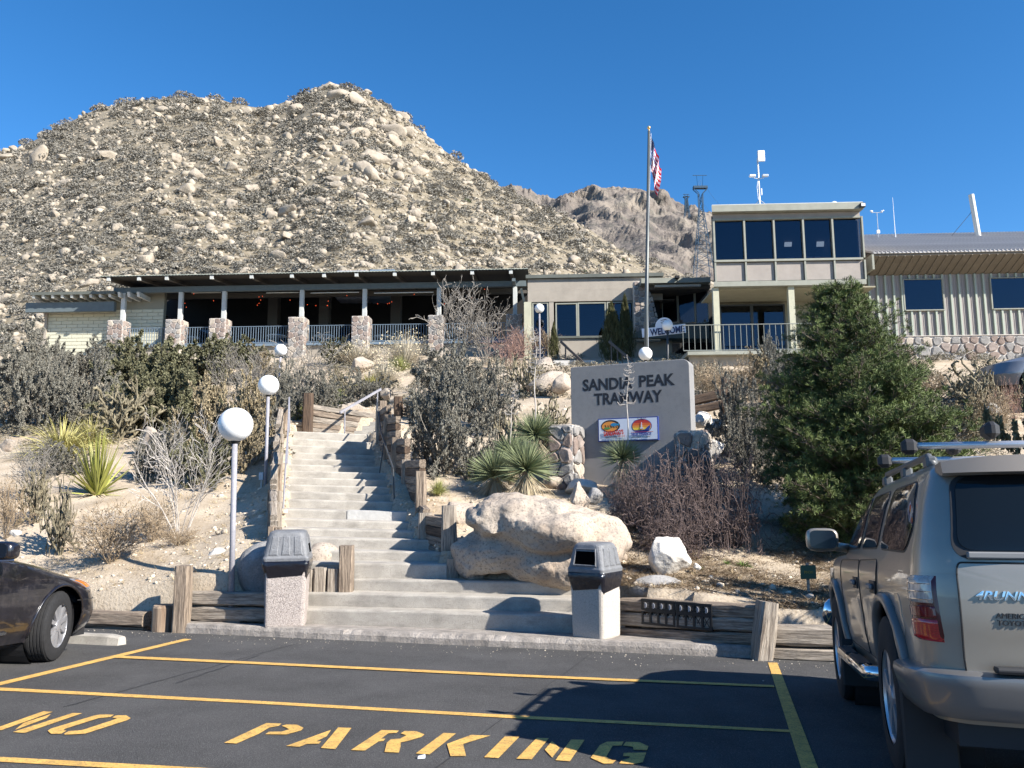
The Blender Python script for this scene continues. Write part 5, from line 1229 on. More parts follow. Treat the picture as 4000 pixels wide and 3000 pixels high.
def ell(cu, cv, ru, rv, a0=0, a1=2 * math.pi, n=28): return [(cu + ru * math.cos(a), cv + rv * math.sin(a)) for a in np.linspace(a0, a1, n, endpoint=(a1 - a0 < 6.2))]
flat(ell(.215, .66, .16, .27), MBK, 'logo_grill_rim', 0); flat(ell(.205, .645, .137, .215), MOR, 'logo_grill', 1)
for k in range(5): u = .12 + .045 * k; flat([(u, .72 - .02 * k), (u + .012, .72 - .02 * k), (u + .03, .58), (u + .018, .58)], MBK, 'logo_grill_bar', 2)
flat(ell(.275, .72, .055, .075) , MBL, 'logo_fish', 3); flat([(.325, .72), (.36, .79), (.355, .65)], MBL, 'logo_fish_tail', 3); flat(ell(.16, .57, .055, .045), MGR, 'logo_pepper', 3)
A0, A1, C0 = .5, .5, .72
cu, cv, ru, rv = .735, .615, .155, .285
for k, (va, vb2, m) in enumerate(((.45, 1.0, MRD), (.1, .45, MRO), (-.22, .1, MOR), (-.6, -.22, MYL))):
    pl = [p for p in ell(cu, cv, ru, rv, n=80) if cv + va * rv - 1e-6 <= p[1] <= cv + vb2 * rv + 1e-6]
    for lim in (va, vb2):
        if lim < 1: w = ru * math.sqrt(1 - lim * lim); pl += [(cu - w, cv + lim * rv), (cu + w, cv + lim * rv)]
    pl = sorted(pl, key=lambda p: math.atan2(p[1] - cv - (va + vb2) / 2 * rv, p[0] - cu)); flat(pl, m, 'logo_sunset', 1)
flat(ell(cu, cv, ru + .012, rv + .022), MNV, 'logo_ring', 0)
flat([(cu - .02, .44), (cu + .06, .47), (cu + .10, .58), (cu + .145, .66), (cu + .135, .5), (cu + .115, .44)], MDB, 'logo_mountain', 3)
flat([(cu - .028, .50), (cu + .028, .50), (cu + .022, .56), (cu - .022, .56)], MW, 'logo_cabin', 4); flat([(cu - .012, .565), (cu + .01, .565), (cu + .004, .78), (cu - .004, .78)], MW, 'logo_hanger', 4); flat([(cu - .027, .475), (cu + .027, .475), (cu + .024, .497), (cu - .024, .497)], MRD, 'logo_cabin_base', 4)
flat([(.56, .355), (.92, .355), (.92, .372), (.56, .372)], MRD, 'logo_line', 2)
def btext(s, u0, u1, v, hv, m, tilt=0.0, bold=0.0, layer=4):
    xa, z = bp_(u0, v); xb, _ = bp_(u1, v); return put_text(bd, s, xa, xb, z, hv * bh_, .001, -.0812 - .0022 * layer, m, 'lettering', bold=bold, tilt=tilt)
btext("SANDIAGO'S", .10, .435, .235, .19, MRD, R(4), .005); btext('MEXICAN GRILL', .125, .33, .12, .085, MBK, R(3)); btext('AT THE TRAM', .338, .455, .175, .055, MRO, R(3))
btext('HIGH FINANCE', .565, .885, .215, .12, MDB, bold=.003); btext('RESTAURANT', .58, .72, .125, .05, MBK); btext('& TAVERN', .745, .87, .125, .05, MBK); btext('AT THE TOP', .665, .81, .92, .055, MBK)
# stone piers of the sign
sl1 = thing('stone_pier', 'rough stone pier with white mortar at the left foot of the sign wall', 'stone pier', at(2200, 1880, 16.5), sp.yaw)
k = mpp(2200, 1700, 16.5)
stone_pier(sl1, -52 * k, 48 * k, -.1, .5, -.4, 215 * k, .27, 81, True, .018, .07)
sl2 = thing('stone_pier', 'short tan stone pier behind the dark shrub at the right foot of the sign', 'stone pier', at(2703, 1800, 15.5), sp.yaw)
k = mpp(2703, 1700, 15.5); stone_pier(sl2, -52 * k, 50 * k, -.1, .5, -.6, 112 * k, .28, 88, True, .018, .07)

# ------------------------------------------------------------------ welcome board
WA, WB = at(2509, 1318, 33.2), at(2680, 1299, 32.7); wp_ = Plane3(WA, WB)
wl_ = thing('welcome_board', 'white board lettered WELCOME with a half round top above the entrance', 'sign', WA, wp_.yaw)
tl = math.atan2(wp_.lp(2680, 1299)[1], wp_.lp(2680, 1299)[0]); wW = wp_.lp(2680, 1299)[0]; hW = wp_.lp(2509, 1284)[1]
rot_ = lambda x, z: (x * math.cos(tl) - z * math.sin(tl), x * math.sin(tl) + z * math.cos(tl))
q = MB(); q.prism([rot_(*p) for p in ((0, 0), (wW, 0), (wW, hW), (0, hW))], .06, lambda u, v, w: (u, w, v)); q.build('board', MW, wl_)
q = MB(); cxw = wp_.lp(2597, 1300)[0]; rW = .37; q.prism([rot_(cxw + rW * math.cos(a), hW + .005 + rW * math.sin(a)) for a in np.linspace(0, math.pi, 18)], .06, lambda u, v, w: (u, w, v)); rd = q.build('round_top', MW, wl_)
q = MB(); pts = [(-.12, .26), (.1, .28), (.16, .22), (.0, .20), (.1, .12), (-.06, .1), (-.12, .17), (.02, .2), (-.02, .05), (-.1, .02)]
q.tube([(rot_(cxw + a, hW + b)[0], -.008, rot_(cxw + a, hW + b)[1]) for a, b in pts], .012, 5); q.build('emblem', M_LETTER, rd)
put_text(wl_, 'WELCOME', .34, wW - .06, .035 + .34 * math.tan(tl), hW * .72, .008, -.012, mat('navy_letter', (.012, .025, .09), .5), bold=.012, tilt=tl)

# ------------------------------------------------------------------ flagpole and flag
fb, ft = at(2521, 1490, 29.0), at(2535, 512, 29.0)
fpo = thing('flagpole', 'tall grey steel flagpole with gold ball rising behind the sign wall', 'flagpole', fb)
d_ = ft - fb; k = mpp(2530, 900, 29)
q = MB(); q.tube([(0, 0, -1), d_ * .3, d_], [9 * k, 7.5 * k, 5 * k], 14); q.build('pole', mat('pole_steel', (.10, .11, .11), .4, metal=.3), fpo, smooth=True)
q = MB(); q.lathe([(.001, -.02), (.03, .0), (.03, .06), (.001, .07)], 8, d_); q.lathe([(max(.001, .065 * math.sin(a)), .14 - .065 * math.cos(a)) for a in np.linspace(0, math.pi, 10)], 14, d_); q.build('finial', mat('gold_ball', (.75, .5, .2), .3, metal=.6), fpo, smooth=True)
q = MB(); q.tube([d_ + Vector((.08, -.02, -.1)), Vector((.17, -.05, d_.z * .4)), Vector((.14, -.05, d_.z * .12))], .008, 4); q.build('halyard', MW, fpo)
# flag: hangs in folds from its hoist; rows = along the hoist (u), columns = along the fly (v)
fg = thing('flag', 'United States flag hanging limp from the flagpole', 'flag', at(2539, 525, 29.0))
hoist, fly = 1.5, 2.5; NU, NV = 26, 60; VS = np.zeros((NU + 1, NV + 1, 3))
zt_, zb_ = 0.0, -290 * k; px_w = 62 * k
for i in range(NU + 1):
    u = i / NU
    for j in range(NV + 1):
        v = j / NV
        # gathered cloth: the fly end drops well below the hoist
        x = .02 + px_w * (v ** .9) * (.45 + .6 * (1 - u)) * .6 + .035 * math.sin(v * 13 + u * 3) * (.3 + v)
        z = -u * hoist * .98 - v * 1.35 * (1 - .20 * u) ; z = max(z, -290 * k - .1 * math.sin(v * 9))
        y = .13 * math.sin(v * 15 + u * 2.5) * (.35 + v * .7) + .05 * math.sin(u * 9)
        VS[i, j] = (x, y, z)
idx = np.arange((NU + 1) * (NV + 1)).reshape(NU + 1, NV + 1); Fq = np.stack([idx[:-1, :-1], idx[:-1, 1:], idx[1:, 1:], idx[1:, :-1]], -1)
FR, FW, FB = mat('flag_red', (.55, .02, .04), .8), mat('flag_white', (.78, .78, .80), .8), mat('flag_blue', (.015, .03, .13), .8)
mi = np.zeros((NU, NV), int)
for i in range(NU):
    for j in range(NV):
        s = (i * 13) // NU; mi[i, j] = 2 if (s < 7 and j < NV * .4) else (0 if s % 2 == 0 else 1)
        if mi[i, j] == 2 and i % 2 == 1 and j % 3 == 1: mi[i, j] = 1
me = fast_mesh('cloth', VS.reshape(-1, 3), Fq.reshape(-1, 4)); o = link('cloth', me, [FR, FW, FB], fg, smooth=True); me.polygons.foreach_set('material_index', mi.ravel().astype(np.int32))
q = MB(); q.tube([(0.0, 0, .02), (.0, 0, -hoist)], .012, 5); q.build('hoist_edge', FW, fg)

# ------------------------------------------------------------------ handrails
def handrail(label, rails, posts, r=.024, m=M_STEEL):
    t = thing('handrail', label, 'handrail', posts[0][0]); q = MB()
    for pl in rails:
        for a, b in zip(pl, pl[1:]):
            d = (b - a).normalized(); sd = d.cross(Vector((0, 0, 1))).normalized() * r * .75; u = sd.cross(d).normalized() * r * 1.3
            q.hexa([a - sd - u, a + sd - u, b + sd - u, b - sd - u, a - sd + u, a + sd + u, b + sd + u, b - sd + u])
    q.build('rail', m, t, world=True)
    for a, b in posts: q = MB(); q.tube([a - Vector((0, 0, .15)), b], r * .8, 6); q.build('post', m, t, world=True)
handrail('grey steel handrail up the left edge of the staircase', [[at(1116, 1815, 14.7), at(1125, 1690, 18.0), at(1130, 1555, 20.8)]],
         [(at(1106, 1975, 14.7), at(1116, 1818, 14.7)), (at(1123, 1810, 18.0), at(1125, 1692, 18.0)), (at(1132, 1683, 20.7), at(1130, 1560, 20.7))])
handrail('grey handrail sloping up across the top landing of the stairs', [[at(1328, 1612, 21.2), at(1488, 1520, 23.0)]],
         [(at(1346, 1690, 21.3), at(1347, 1606, 21.3)), (at(1471, 1650, 22.9), at(1475, 1532, 22.9))])
handrail('thin grey handrail down the right edge of the staircase', [[at(1472, 1560, 21.0), at(1488, 1690, 18.5), at(1536, 1830, 15.5)]],
         [(at(1466, 1698, 20.9), at(1471, 1566, 20.9)), (at(1542, 1985, 15.3), at(1536, 1832, 15.5)), (at(1482, 1830, 17.6), at(1500, 1725, 17.8))], .016, M_STEELD)
M_HR = mat('brown_black_rail', (.07, .06, .055), .5)
handrail('dark handrail descending in front of the lobby wall beside small steps', [[at(2190, 1334, 34.5), at(2287, 1425, 33.5)]], [(at(2209, 1430, 34.3), at(2209, 1355, 34.3)), (at(2253, 1430, 33.9), at(2253, 1397, 33.9))], .04, M_HR)
handrail('dark handrail with braced end below the junipers', [[at(2379, 1334, 34.0), at(2472, 1412, 33.0)]], [(at(2388, 1415, 33.9), at(2388, 1345, 33.9)), (at(2412, 1415, 33.7), at(2412, 1368, 33.7)), (at(2431, 1415, 33.5), at(2431, 1384, 33.5))], .04, M_HR)
us_ = thing('staircase', 'short pale concrete steps climbing to the lobby behind the sign wall', 'staircase', at(2220, 1470, 33.5))
for k in range(5):
    a, b = at(2160 + 13 * k, 1408 + 17 * k, 34 - .35 * k), at(2330, 1412 + 17 * k, 33.5 - .35 * k); q = MB()
    q.hexa([(a.x, a.y, a.z - .6), (b.x, a.y, a.z - .6), (b.x, a.y + 1.4, a.z - .6), (a.x, a.y + 1.4, a.z - .6), (a.x, a.y, a.z), (b.x, a.y, a.z), (b.x, a.y + 1.4, a.z), (a.x, a.y + 1.4, a.z)]); q.build('step', M_CONC_NEW, us_, world=True)
q = MB(); a = at(2045, 1395, 36.2)
ds = thing('notice_sign', 'small pale diamond shaped notice sign beside the right end of the terrace', 'sign', at(2050, 1330, 39.0)); k = mpp(2050, 1290, 39)
q = MB(); q.prism([(-22 * k, 30 * k), (2 * k, 60 * k), (22 * k, 32 * k), (0, 2 * k)], .03, lambda u, v, w: (u, w, v)); q.build('panel', mat('pale_blue_sign', (.45, .52, .56), .5), ds); q = MB(); q.tube([(0, .05, -.8), (0, .05, 50 * k)], .03, 6); q.build('post', M_STEEL, ds)
q = MB(); q.prism([(-9 * k, 31 * k), (2 * k, 44 * k), (10 * k, 32 * k), (0, 20 * k)], .01, lambda u, v, w: (u, w - .012, v)); q.build('symbol', M_LETTER, ds)

# ------------------------------------------------------------------ black plastic rack leaning on the right retaining wall
ra, rb_ = atv(2503, 2345, VR0 - .22), atv(2782, 2360, VR0 - .565); rc_ = atv(2503, 2440, VR0 - .27)
rp = Plane3(Vector((ra.x, ra.y, rc_.z)), Vector((rb_.x, rb_.y, rc_.z))); wR = (rb_ - ra).length; hR = ra.z - rc_.z + .02
rk = thing('plastic_rack', 'black plastic lattice rack hung on the shaded right retaining wall', 'rack', rp.o, rp.yaw)
for s in range(2):
    xo = s * wR / 2; q = MB(); w2 = wR / 2 - .012
    q.box(xo, xo + w2, 0, .05, hR - .035, hR); q.box(xo, xo + w2, 0, .04, hR * .5, hR * .5 + .05); q.box(xo, xo + w2, 0, .04, 0, .03)
    for k in range(5): x = xo + .005 + (w2 - .035) * k / 4; q.box(x, x + .028, -.002, .038, .031, hR * .5 - .001); q.box(x, x + .028, -.002, .038, hR * .5 + .051, hR - .036)
    q.build('rack_frame', M_BLACK, rk)
    q = MB()
    for k in range(4):
        xa = xo + .03 + (w2 - .035) * k / 4; xb2 = xo + (w2 - .035) * (k + 1) / 4
        for (z0, z1) in ((.03, hR * .5), (hR * .5 + .05, hR - .04)): q.tube([(xa, .02, z0), (xb2, .02, z1)], .007, 4); q.tube([(xb2, .02, z0), (xa, .02, z1)], .007, 4)
    q.build('lattice', M_BLACK, rk)
    q = MB()
    for k in range(4): x = xo + .06 + (w2 - .09) * k / 3.4; q.box(x, x + .012, -.012, -.004, hR - .11, hR - .04); q.box(x + .018, x + .026, -.012, -.004, hR - .10, hR - .05)
    q.build('clips', mat('pale_clip', (.4, .4, .42), .5), rk)

# ------------------------------------------------------------------ little green garden sign, litter
gp_ = ground_at(3164, 2362) + Vector((0, 0, .07)); gs = thing('plant_label', 'small dark green plant label on a stake beside the silver vehicle', 'garden sign', gp_); k = mpp(3164, 2300, gp_.y)
q = MB(); q.cbox(-30 * k, 30 * k, -.012, .012, 42 * k, 95 * k, .004); g_ = q.build('panel', mat('dark_green_plastic', (.012, .06, .035), .4), gs); q = MB(); q.box(-5 * k, 5 * k, .013, .035, -.2, 102 * k); q.build('stake', M_WOODG, gs)
put_text(gs, 'PINON', -17 * k, 17 * k, 63 * k, 11 * k, .001, -.0135, mat('label_gold', (.25, .2, .03), .5))
lt = thing('paper_scrap', 'white paper scrap lying below the letter K on the asphalt', 'litter', lot(1647, 2960, .004)); k = mpp(1647, 2960, 5.5)
q = MB(); q.hexa([(-13 * k, -.02, 0), (13 * k, -.012, 0), (13 * k, .015, 0), (-13 * k, .01, 0), (-12 * k, -.018, .012), (12 * k, -.01, .016), (12 * k, .012, .018), (-12 * k, .01, .01)]); q.build('scrap', MW, lt)

ub3 = thing('utility_box', 'small pale utility box on a stake at the foot of the second globe lamp', 'utility box', ground_at(1020, 1908)); k = mpp(1020, 1880, 17.0)
q = MB(); q.cbox(-9 * k, 9 * k, -.04, .04, 30 * k, 60 * k, .008); q.build('box', mat('pale_blue_sign', (.45, .52, .56), .5), ub3); q = MB(); q.box(-2.5 * k, 2.5 * k, -.012, .012, -.1, 30 * k); q.build('stake', M_PALEG, ub3)
rr_ = thing('red_rail', 'low red painted rail behind the cholla thicket left of the sign wall', 'rail', at(2130, 1545, 26)); k = mpp(2130, 1520, 26)
q = MB(); q.tube([at(2062, 1526, 26), at(2205, 1518, 25.6)], 7 * k, 8); q.build('bar', mat('red_rail_paint', (.32, .04, .03), .5), rr_, world=True)
for px in (2075, 2190): q = MB(); q.tube([at(px, 1580, 25.8), at(px, 1524, 25.8)], 4 * k, 6); q.build('post', M_STEEL, rr_, world=True)
# ------------------------------------------------------------------ rocks near the steps
def remeshed(name, v, f, m, vox, disp, sd):
    me = fast_mesh('tmp', v, f); o = bpy.data.objects.new('tmp', me); COL.objects.link(o)
    md = o.modifiers.new('r', 'REMESH'); md.mode = 'VOXEL'; md.voxel_size = vox
    sm = o.modifiers.new('s', 'SMOOTH'); sm.factor = .5; sm.iterations = 2
    dg = bpy.context.evaluated_depsgraph_get(); me2 = bpy.data.meshes.new_from_object(o.evaluated_get(dg)); bpy.data.objects.remove(o)
    n = len(me2.vertices); co = np.zeros(n * 3); no = np.zeros(n * 3); me2.vertices.foreach_get('co', co); me2.vertices.foreach_get('normal', no); co = co.reshape(-1, 3); no = no.reshape(-1, 3)
    d = np.array([noise.fractal(Vector(p) * 1.1 + Vector((sd, 0, 0)), .85, 2.2, 8) + .25 * (.25 - abs(noise.noise(Vector((p[0] * 1.3 + 3, p[1] * 1.3, p[2] * 2.2))))) for p in co]); co = co + no * (d * disp)[:, None]
    me2.vertices.foreach_set('co', co.ravel()); me2.update(); me2.name = name; me2.materials.clear(); me2.materials.append(m); me2.shade_smooth(); return me2
Dk = 12.1; k = mpp(2100, 2100, Dk); g0 = at(2105, 2262, Dk)
def lump(cx, cy, rx, ry, rz, yoff=0, seed=1, tilt=0.0):
    v, f = rock_shape(4, seed, 7, .05, (.72, .95), (1, 1, 1)); v = v * np.array([rx * k, ry, rz * k]); c, s = math.cos(tilt), math.sin(tilt)
    v = np.stack([v[:, 0] * c - v[:, 2] * s, v[:, 1], v[:, 0] * s + v[:, 2] * c], -1); return v + np.array([(cx - 2105) * k, yoff, (2262 - cy) * k]), f
parts = [lump(2170, 2075, 295, .85, 118, -.05, 3, R(-8)), lump(2080, 2010, 200, .7, 85, .0, 17, R(-6)), lump(1960, 2040, 115, .62, 88, -.1, 5), lump(1875, 2035, 60, .42, 44, -.12, 8), lump(2060, 2160, 300, .75, 125, .22, 9), lump(2330, 2140, 130, .7, 130, .0, 11, R(-15)), lump(2200, 2200, 260, .8, 110, .1, 13), lump(1850, 2190, 85, .6, 90, .3, 15)]
Vv, Ff, off = [], [], 0
for v, f in parts: Vv.append(v); Ff.append(f + off); off += len(v)
o = link('boulder', remeshed('boulder', np.concatenate(Vv), np.concatenate(Ff), M_ROCK, .024, .095, 2.0), None); o.location = g0
tag(o, 'huge tan granite boulder with an overhanging top beside the lower steps', 'boulder')
def rock(label, px, pyb, wpx, hpx, D, seed, m=M_ROCK, sub=4, ncut=14, cut=(.5, .85), rough=.09, rz=0.0, dep=.8, point=False):
    v, f = rock_shape(sub, seed, ncut, rough, cut, (1, 1, 1)); k = mpp(px, pyb, D)
    if point: v[:, :2] *= (1 - .42 * np.clip(v[:, 2], -.2, 1))[:, None]
    e = v.max(0) - v.min(0); v = (v - (v.max(0) + v.min(0)) / 2) / e * np.array([wpx * k, wpx * k * dep, hpx * k * 1.12]); v[:, 2] += hpx * k * .44
    me = fast_mesh('rock', v, f); o = link('rock', me, m, smooth=False); p = at(px, pyb, D); o.location = p; o.rotation_euler = (0, 0, rz); return tag(o, label, 'rock')
rock('pointed white granite rock on the bare slope right of the right bin', 2616, 2238, 178, 140, 11.6, 21, M_ROCKW, 5, 22, (.42, .8), .13, .3, point=True)
M_ROCKB = mat('grey_shaded_granite', (.27, .26, .25), .9, var=.2, vscale=5, speck=.4, sscale=40, speck_col=(.12, .12, .12), bump=.8, bscale=20)  # grey granite; also carries the wall rock's shade in its colour
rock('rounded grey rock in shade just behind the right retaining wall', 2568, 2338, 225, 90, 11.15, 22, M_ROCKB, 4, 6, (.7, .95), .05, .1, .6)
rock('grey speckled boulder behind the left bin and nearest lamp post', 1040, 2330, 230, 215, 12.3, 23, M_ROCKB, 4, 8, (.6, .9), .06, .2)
rock('pale sloping boulder between the left bin and the upright timber blocks', 1260, 2240, 150, 120, 12.9, 24, M_ROCK, 4, 8, (.6, .9), .06, .2)
rock('upright fissured rock standing behind the huge boulder', 2258, 1985, 85, 105, 14.2, 25, M_ROCK, 5, 16, (.5, .8), .1, .5, point=True)
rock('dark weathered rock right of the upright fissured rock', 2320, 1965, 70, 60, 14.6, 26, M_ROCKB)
rock('flat pale rock at the left foot of the sign wall', 2270, 1925, 130, 55, 16.0, 27, M_ROCKW)
rock('tan rock below the left stone pier', 2160, 1905, 80, 45, 16.0, 28)
rock('smooth boulder at the left edge of the huge boulder by the timber wall', 1800, 2070, 130, 110, 13.9, 29)
rock('small pale rock on the slope left of the nearest lamp post', 845, 2195, 85, 55, 12.9, 30, M_ROCKW)
rock('pink boulder on the slope behind the white bare sapling', 590, 1740, 90, 75, 22, 31, M_ROCK)
rock('pale boulder half hidden by brush right of the top landing', 1390, 1640, 130, 65, 24.5, 32)
rock('white rock above the top landing beside the handrail end', 1508, 1560, 45, 45, 26, 33)
rock('weathered tan boulder among grasses below the terrace piers', 1415, 1450, 90, 60, 34, 34)
rock('rounded pink boulder beside the small lobby steps', 2120, 1480, 110, 90, 31, 35); rock('large tan boulder left of the sign wall below the lobby steps', 2140, 1560, 170, 110, 26, 36); rock('tan boulder touching the left edge of the sign wall', 2195, 1530, 80, 75, 25, 37)
rock('broken white rocks right of the sign wall below the heavy timbers', 2740, 1665, 85, 60, 18.3, 38, M_ROCKW); rock('white rock lower right of the sign wall', 2800, 1700, 90, 55, 18, 39, M_ROCKW); rock('pale rock beside the right stone pier', 2790, 1790, 90, 80, 16.8, 40, M_ROCKW)
rock('white rock among dry brush right of the pine', 3880, 1665, 75, 95, 20, 41, M_ROCKW)
rock('small white stone beside the pointed white rock', 2725, 2225, 30, 25, 11.6, 42, M_ROCKW); rock('pale stones in the soil at the left end of the slope', 30, 1760, 60, 45, 20, 43); rock('white stone near the dark car on the left slope', 60, 2095, 40, 26, 14, 44, M_ROCKW)
# ------------------------------------------------------------------ vehicles
def paint(name, col, metal=.6, rough=.32, flake=.0):
    return mat(name, col, rough, metal=metal, coat=.6, spec=.5, var=.03, vscale=2)
M_TYRE = mat('tyre_rubber', (.018, .018, .019), .85, var=.2, vscale=30)
M_RIM = mat('alloy_rim', (.55, .55, .57), .3, metal=.7)
M_CGLASS = mat('car_glass', (.006, .008, .009), .03, spec=.42)
M_CHROME = mat('chrome', (.75, .75, .77), .12, metal=1.0)
M_TRIMB = mat('dark_trim', (.022, .022, .024), .55)
M_RED = mat('red_lens', (.42, .010, .012), .12, coat=1, spec=.6, var=.3, vscale=40, stretch=(1, 1, 8)); M_CLEAR = mat('clear_lens', (.42, .36, .32), .12, coat=1, spec=.6, var=.25, vscale=30, stretch=(4, 4, .4)); M_AMB = mat('amber_lens', (.75, .22, .02), .15, coat=1)
class Car:
    def __init__(s, lv, bulge=.05): s.L = np.array(lv); s.b = bulge
    def at(s, z): return [float(np.interp(z, s.L[:, 0], s.L[:, k])) for k in range(1, 6)]     # yr, yf, w, rr, rf
    def ring(s, z, ns=56, nc=8, ne=10):
        yr, yf, w, rr, rf = s.at(z); o = []
        for i in range(ns): t = i / ns; o.append((-w, yr + rr + (yf - rf - yr - rr) * t))
        for i in range(nc): a = math.pi / 2 * i / nc; o.append((-w + rf - rf * math.cos(a), yf - rf + rf * math.sin(a)))
        for i in range(ne): o.append((-(w - rf) + 2 * (w - rf) * i / ne, yf))
        for i in range(nc): a = math.pi / 2 * i / nc; o.append((w - rf + rf * math.sin(a), yf - rf + rf * math.cos(a)))
        for i in range(ns): t = i / ns; o.append((w, yf - rf - (yf - rf - yr - rr) * t))
        for i in range(nc): a = math.pi / 2 * i / nc; o.append((w - rr + rr * math.cos(a), yr + rr - rr * math.sin(a)))
        for i in range(ne): o.append(((w - rr) - 2 * (w - rr) * i / ne, yr))
        for i in range(nc): a = math.pi / 2 * i / nc; o.append((-w + rr - rr * math.sin(a), yr + rr - rr * math.cos(a)))
        ym = (yr + yf) / 2; out = []
        for x, y in o:
            e = (x / w) ** 2; t = (y - yr) / (yf - yr)
            y2 = y + s.b * e * (1 if y < yr + .6 else 0) * max(0, 1 - (y - yr) / .6) - s.b * 1.6 * e * max(0, 1 - (yf - y) / .8) * (1 if y > yf - .8 else 0)
            out.append((x * (1 - .035 * abs(2 * t - 1) ** 4), y2, z))
        return out
    def path(s, z, d, sgn=-1, end='rear'):
        """point and outward normal at arc length d round a corner: d<0 along the side, then the corner, then across the end"""
        yr, yf, w, rr, rf = s.at(z); r = rr if end == 'rear' else rf; y0 = yr if end == 'rear' else yf; k = 1 if end == 'rear' else -1
        if d <= 0: x, y, nx, ny = w, r - d, 1, 0
        elif d <= r * math.pi / 2: a = d / r; x, y, nx, ny = w - r + r * math.cos(a), r - r * math.sin(a), math.cos(a), -math.sin(a)
        else: x, y, nx, ny = w - r - (d - r * math.pi / 2), 0, 0, -1
        t = y / (yf - yr); e = (x / w) ** 2
        yy = y + (s.b * e * max(0, 1 - y / .6) if end == 'rear' else s.b * 1.6 * e * max(0, 1 - y / .8))
        x *= 1 - .035 * abs(2 * t - 1) ** 4
        return Vector((sgn * x, y0 + k * yy, z)), Vector((sgn * nx, k * ny, 0))
    def xs(s, y, z):
        yr, yf, w, rr, rf = s.at(z); t = (y - yr) / (yf - yr); x = w
        if y < yr + rr: x = w - rr + math.sqrt(max(0, rr * rr - (yr + rr - y) ** 2))
        if y > yf - rf: x = w - rf + math.sqrt(max(0, rf * rf - (y - yf + rf) ** 2))
        return x * (1 - .035 * abs(2 * t - 1) ** 4)
    def yrs(s, x, z):
        yr, yf, w, rr, rf = s.at(z); y = yr
        if abs(x) > w - rr: y = yr + rr - math.sqrt(max(0, rr * rr - (abs(x) - w + rr) ** 2))
        return y + s.b * (x / w) ** 2
    def shell(s, zs, arches=(), Ra=.45, cap=True):
        rings = [s.ring(z) for z in zs]; n = len(rings[0]); vs = [list(v) for r_ in rings for v in r_]
        ins = set(); 
        for i, v in enumerate(vs):
            for (yc, zc) in arches:
                if math.hypot(v[1] - yc, v[2] - zc) < Ra and abs(v[0]) > s.at(v[2])[2] * .8: ins.add(i)
        fs = []; snap = set()
        for i in range(len(rings) - 1):
            for j in range(n):
                f = (i * n + j, i * n + (j + 1) % n, (i + 1) * n + (j + 1) % n, (i + 1) * n + j); k = sum(q in ins for q in f)
                if k == 4: continue
                if k: snap |= {q for q in f if q in ins}
                fs.append(f[::-1])
        for i in snap:
            v = vs[i]; yc, zc = min(arches, key=lambda a: math.hypot(v[1] - a[0], v[2] - a[1])); d = math.hypot(v[1] - yc, v[2] - zc) + 1e-6
            v[1], v[2] = yc + (v[1] - yc) / d * Ra, zc + (v[2] - zc) / d * Ra
        if cap: fs.append(tuple(range((len(rings) - 1) * n, len(rings) * n))[::-1])
        q = MB(); q.add(vs, fs); return q
def rpoly(pl, r=.05, n=4):     # rounded polygon
    o = []
    for i in range(len(pl)):
        a, b, c = Vector(pl[i - 1]), Vector(pl[i]), Vector(pl[(i + 1) % len(pl)]); rr = min(r, (a - b).length * .45, (c - b).length * .45); p = b + (a - b).normalized() * rr; q = b + (c - b).normalized() * rr
        for k in range(n + 1): t = k / n; o.append(tuple((1 - t) ** 2 * p + 2 * t * (1 - t) * b + t * t * q))
    return o
def dens(pl, st=.06):
    o = []
    for i in range(len(pl)):
        a, b = Vector(pl[i]), Vector(pl[(i + 1) % len(pl)]); k = max(1, int((b - a).length / st))
        for j in range(k): o.append(tuple(a.lerp(b, j / k)))
    return o
def fan(pl, fn, off, th=.01, nr=5):
    pl = dens(pl); cx = sum(p[0] for p in pl) / len(pl); cy = sum(p[1] for p in pl) / len(pl); n = len(pl); vs = [fn(u, v, off - th) for u, v in pl]; q = MB()
    for k in range(nr):
        t = 1 - k / nr; vs += [fn(cx + (u - cx) * t, cy + (v - cy) * t, off - (.003 if k == 0 else 0)) for u, v in pl]
    vs.append(fn(cx, cy, off)); fs = [(i * n + j, i * n + (j + 1) % n, (i + 1) * n + (j + 1) % n, (i + 1) * n + j) for i in range(nr) for j in range(n)] + [(nr * n + j, nr * n + (j + 1) % n, (nr + 1) * n) for j in range(n)]
    q.add(vs, fs); return q
def fixn(o):
    bm = bmesh.new(); bm.from_mesh(o.data); bmesh.ops.recalc_face_normals(bm, faces=bm.faces[:]); bm.to_mesh(o.data); bm.free(); return o
def smooth_by(o, ang=35):
    o.data.shade_smooth(); o.data.set_sharp_from_angle(angle=R(ang)); return o
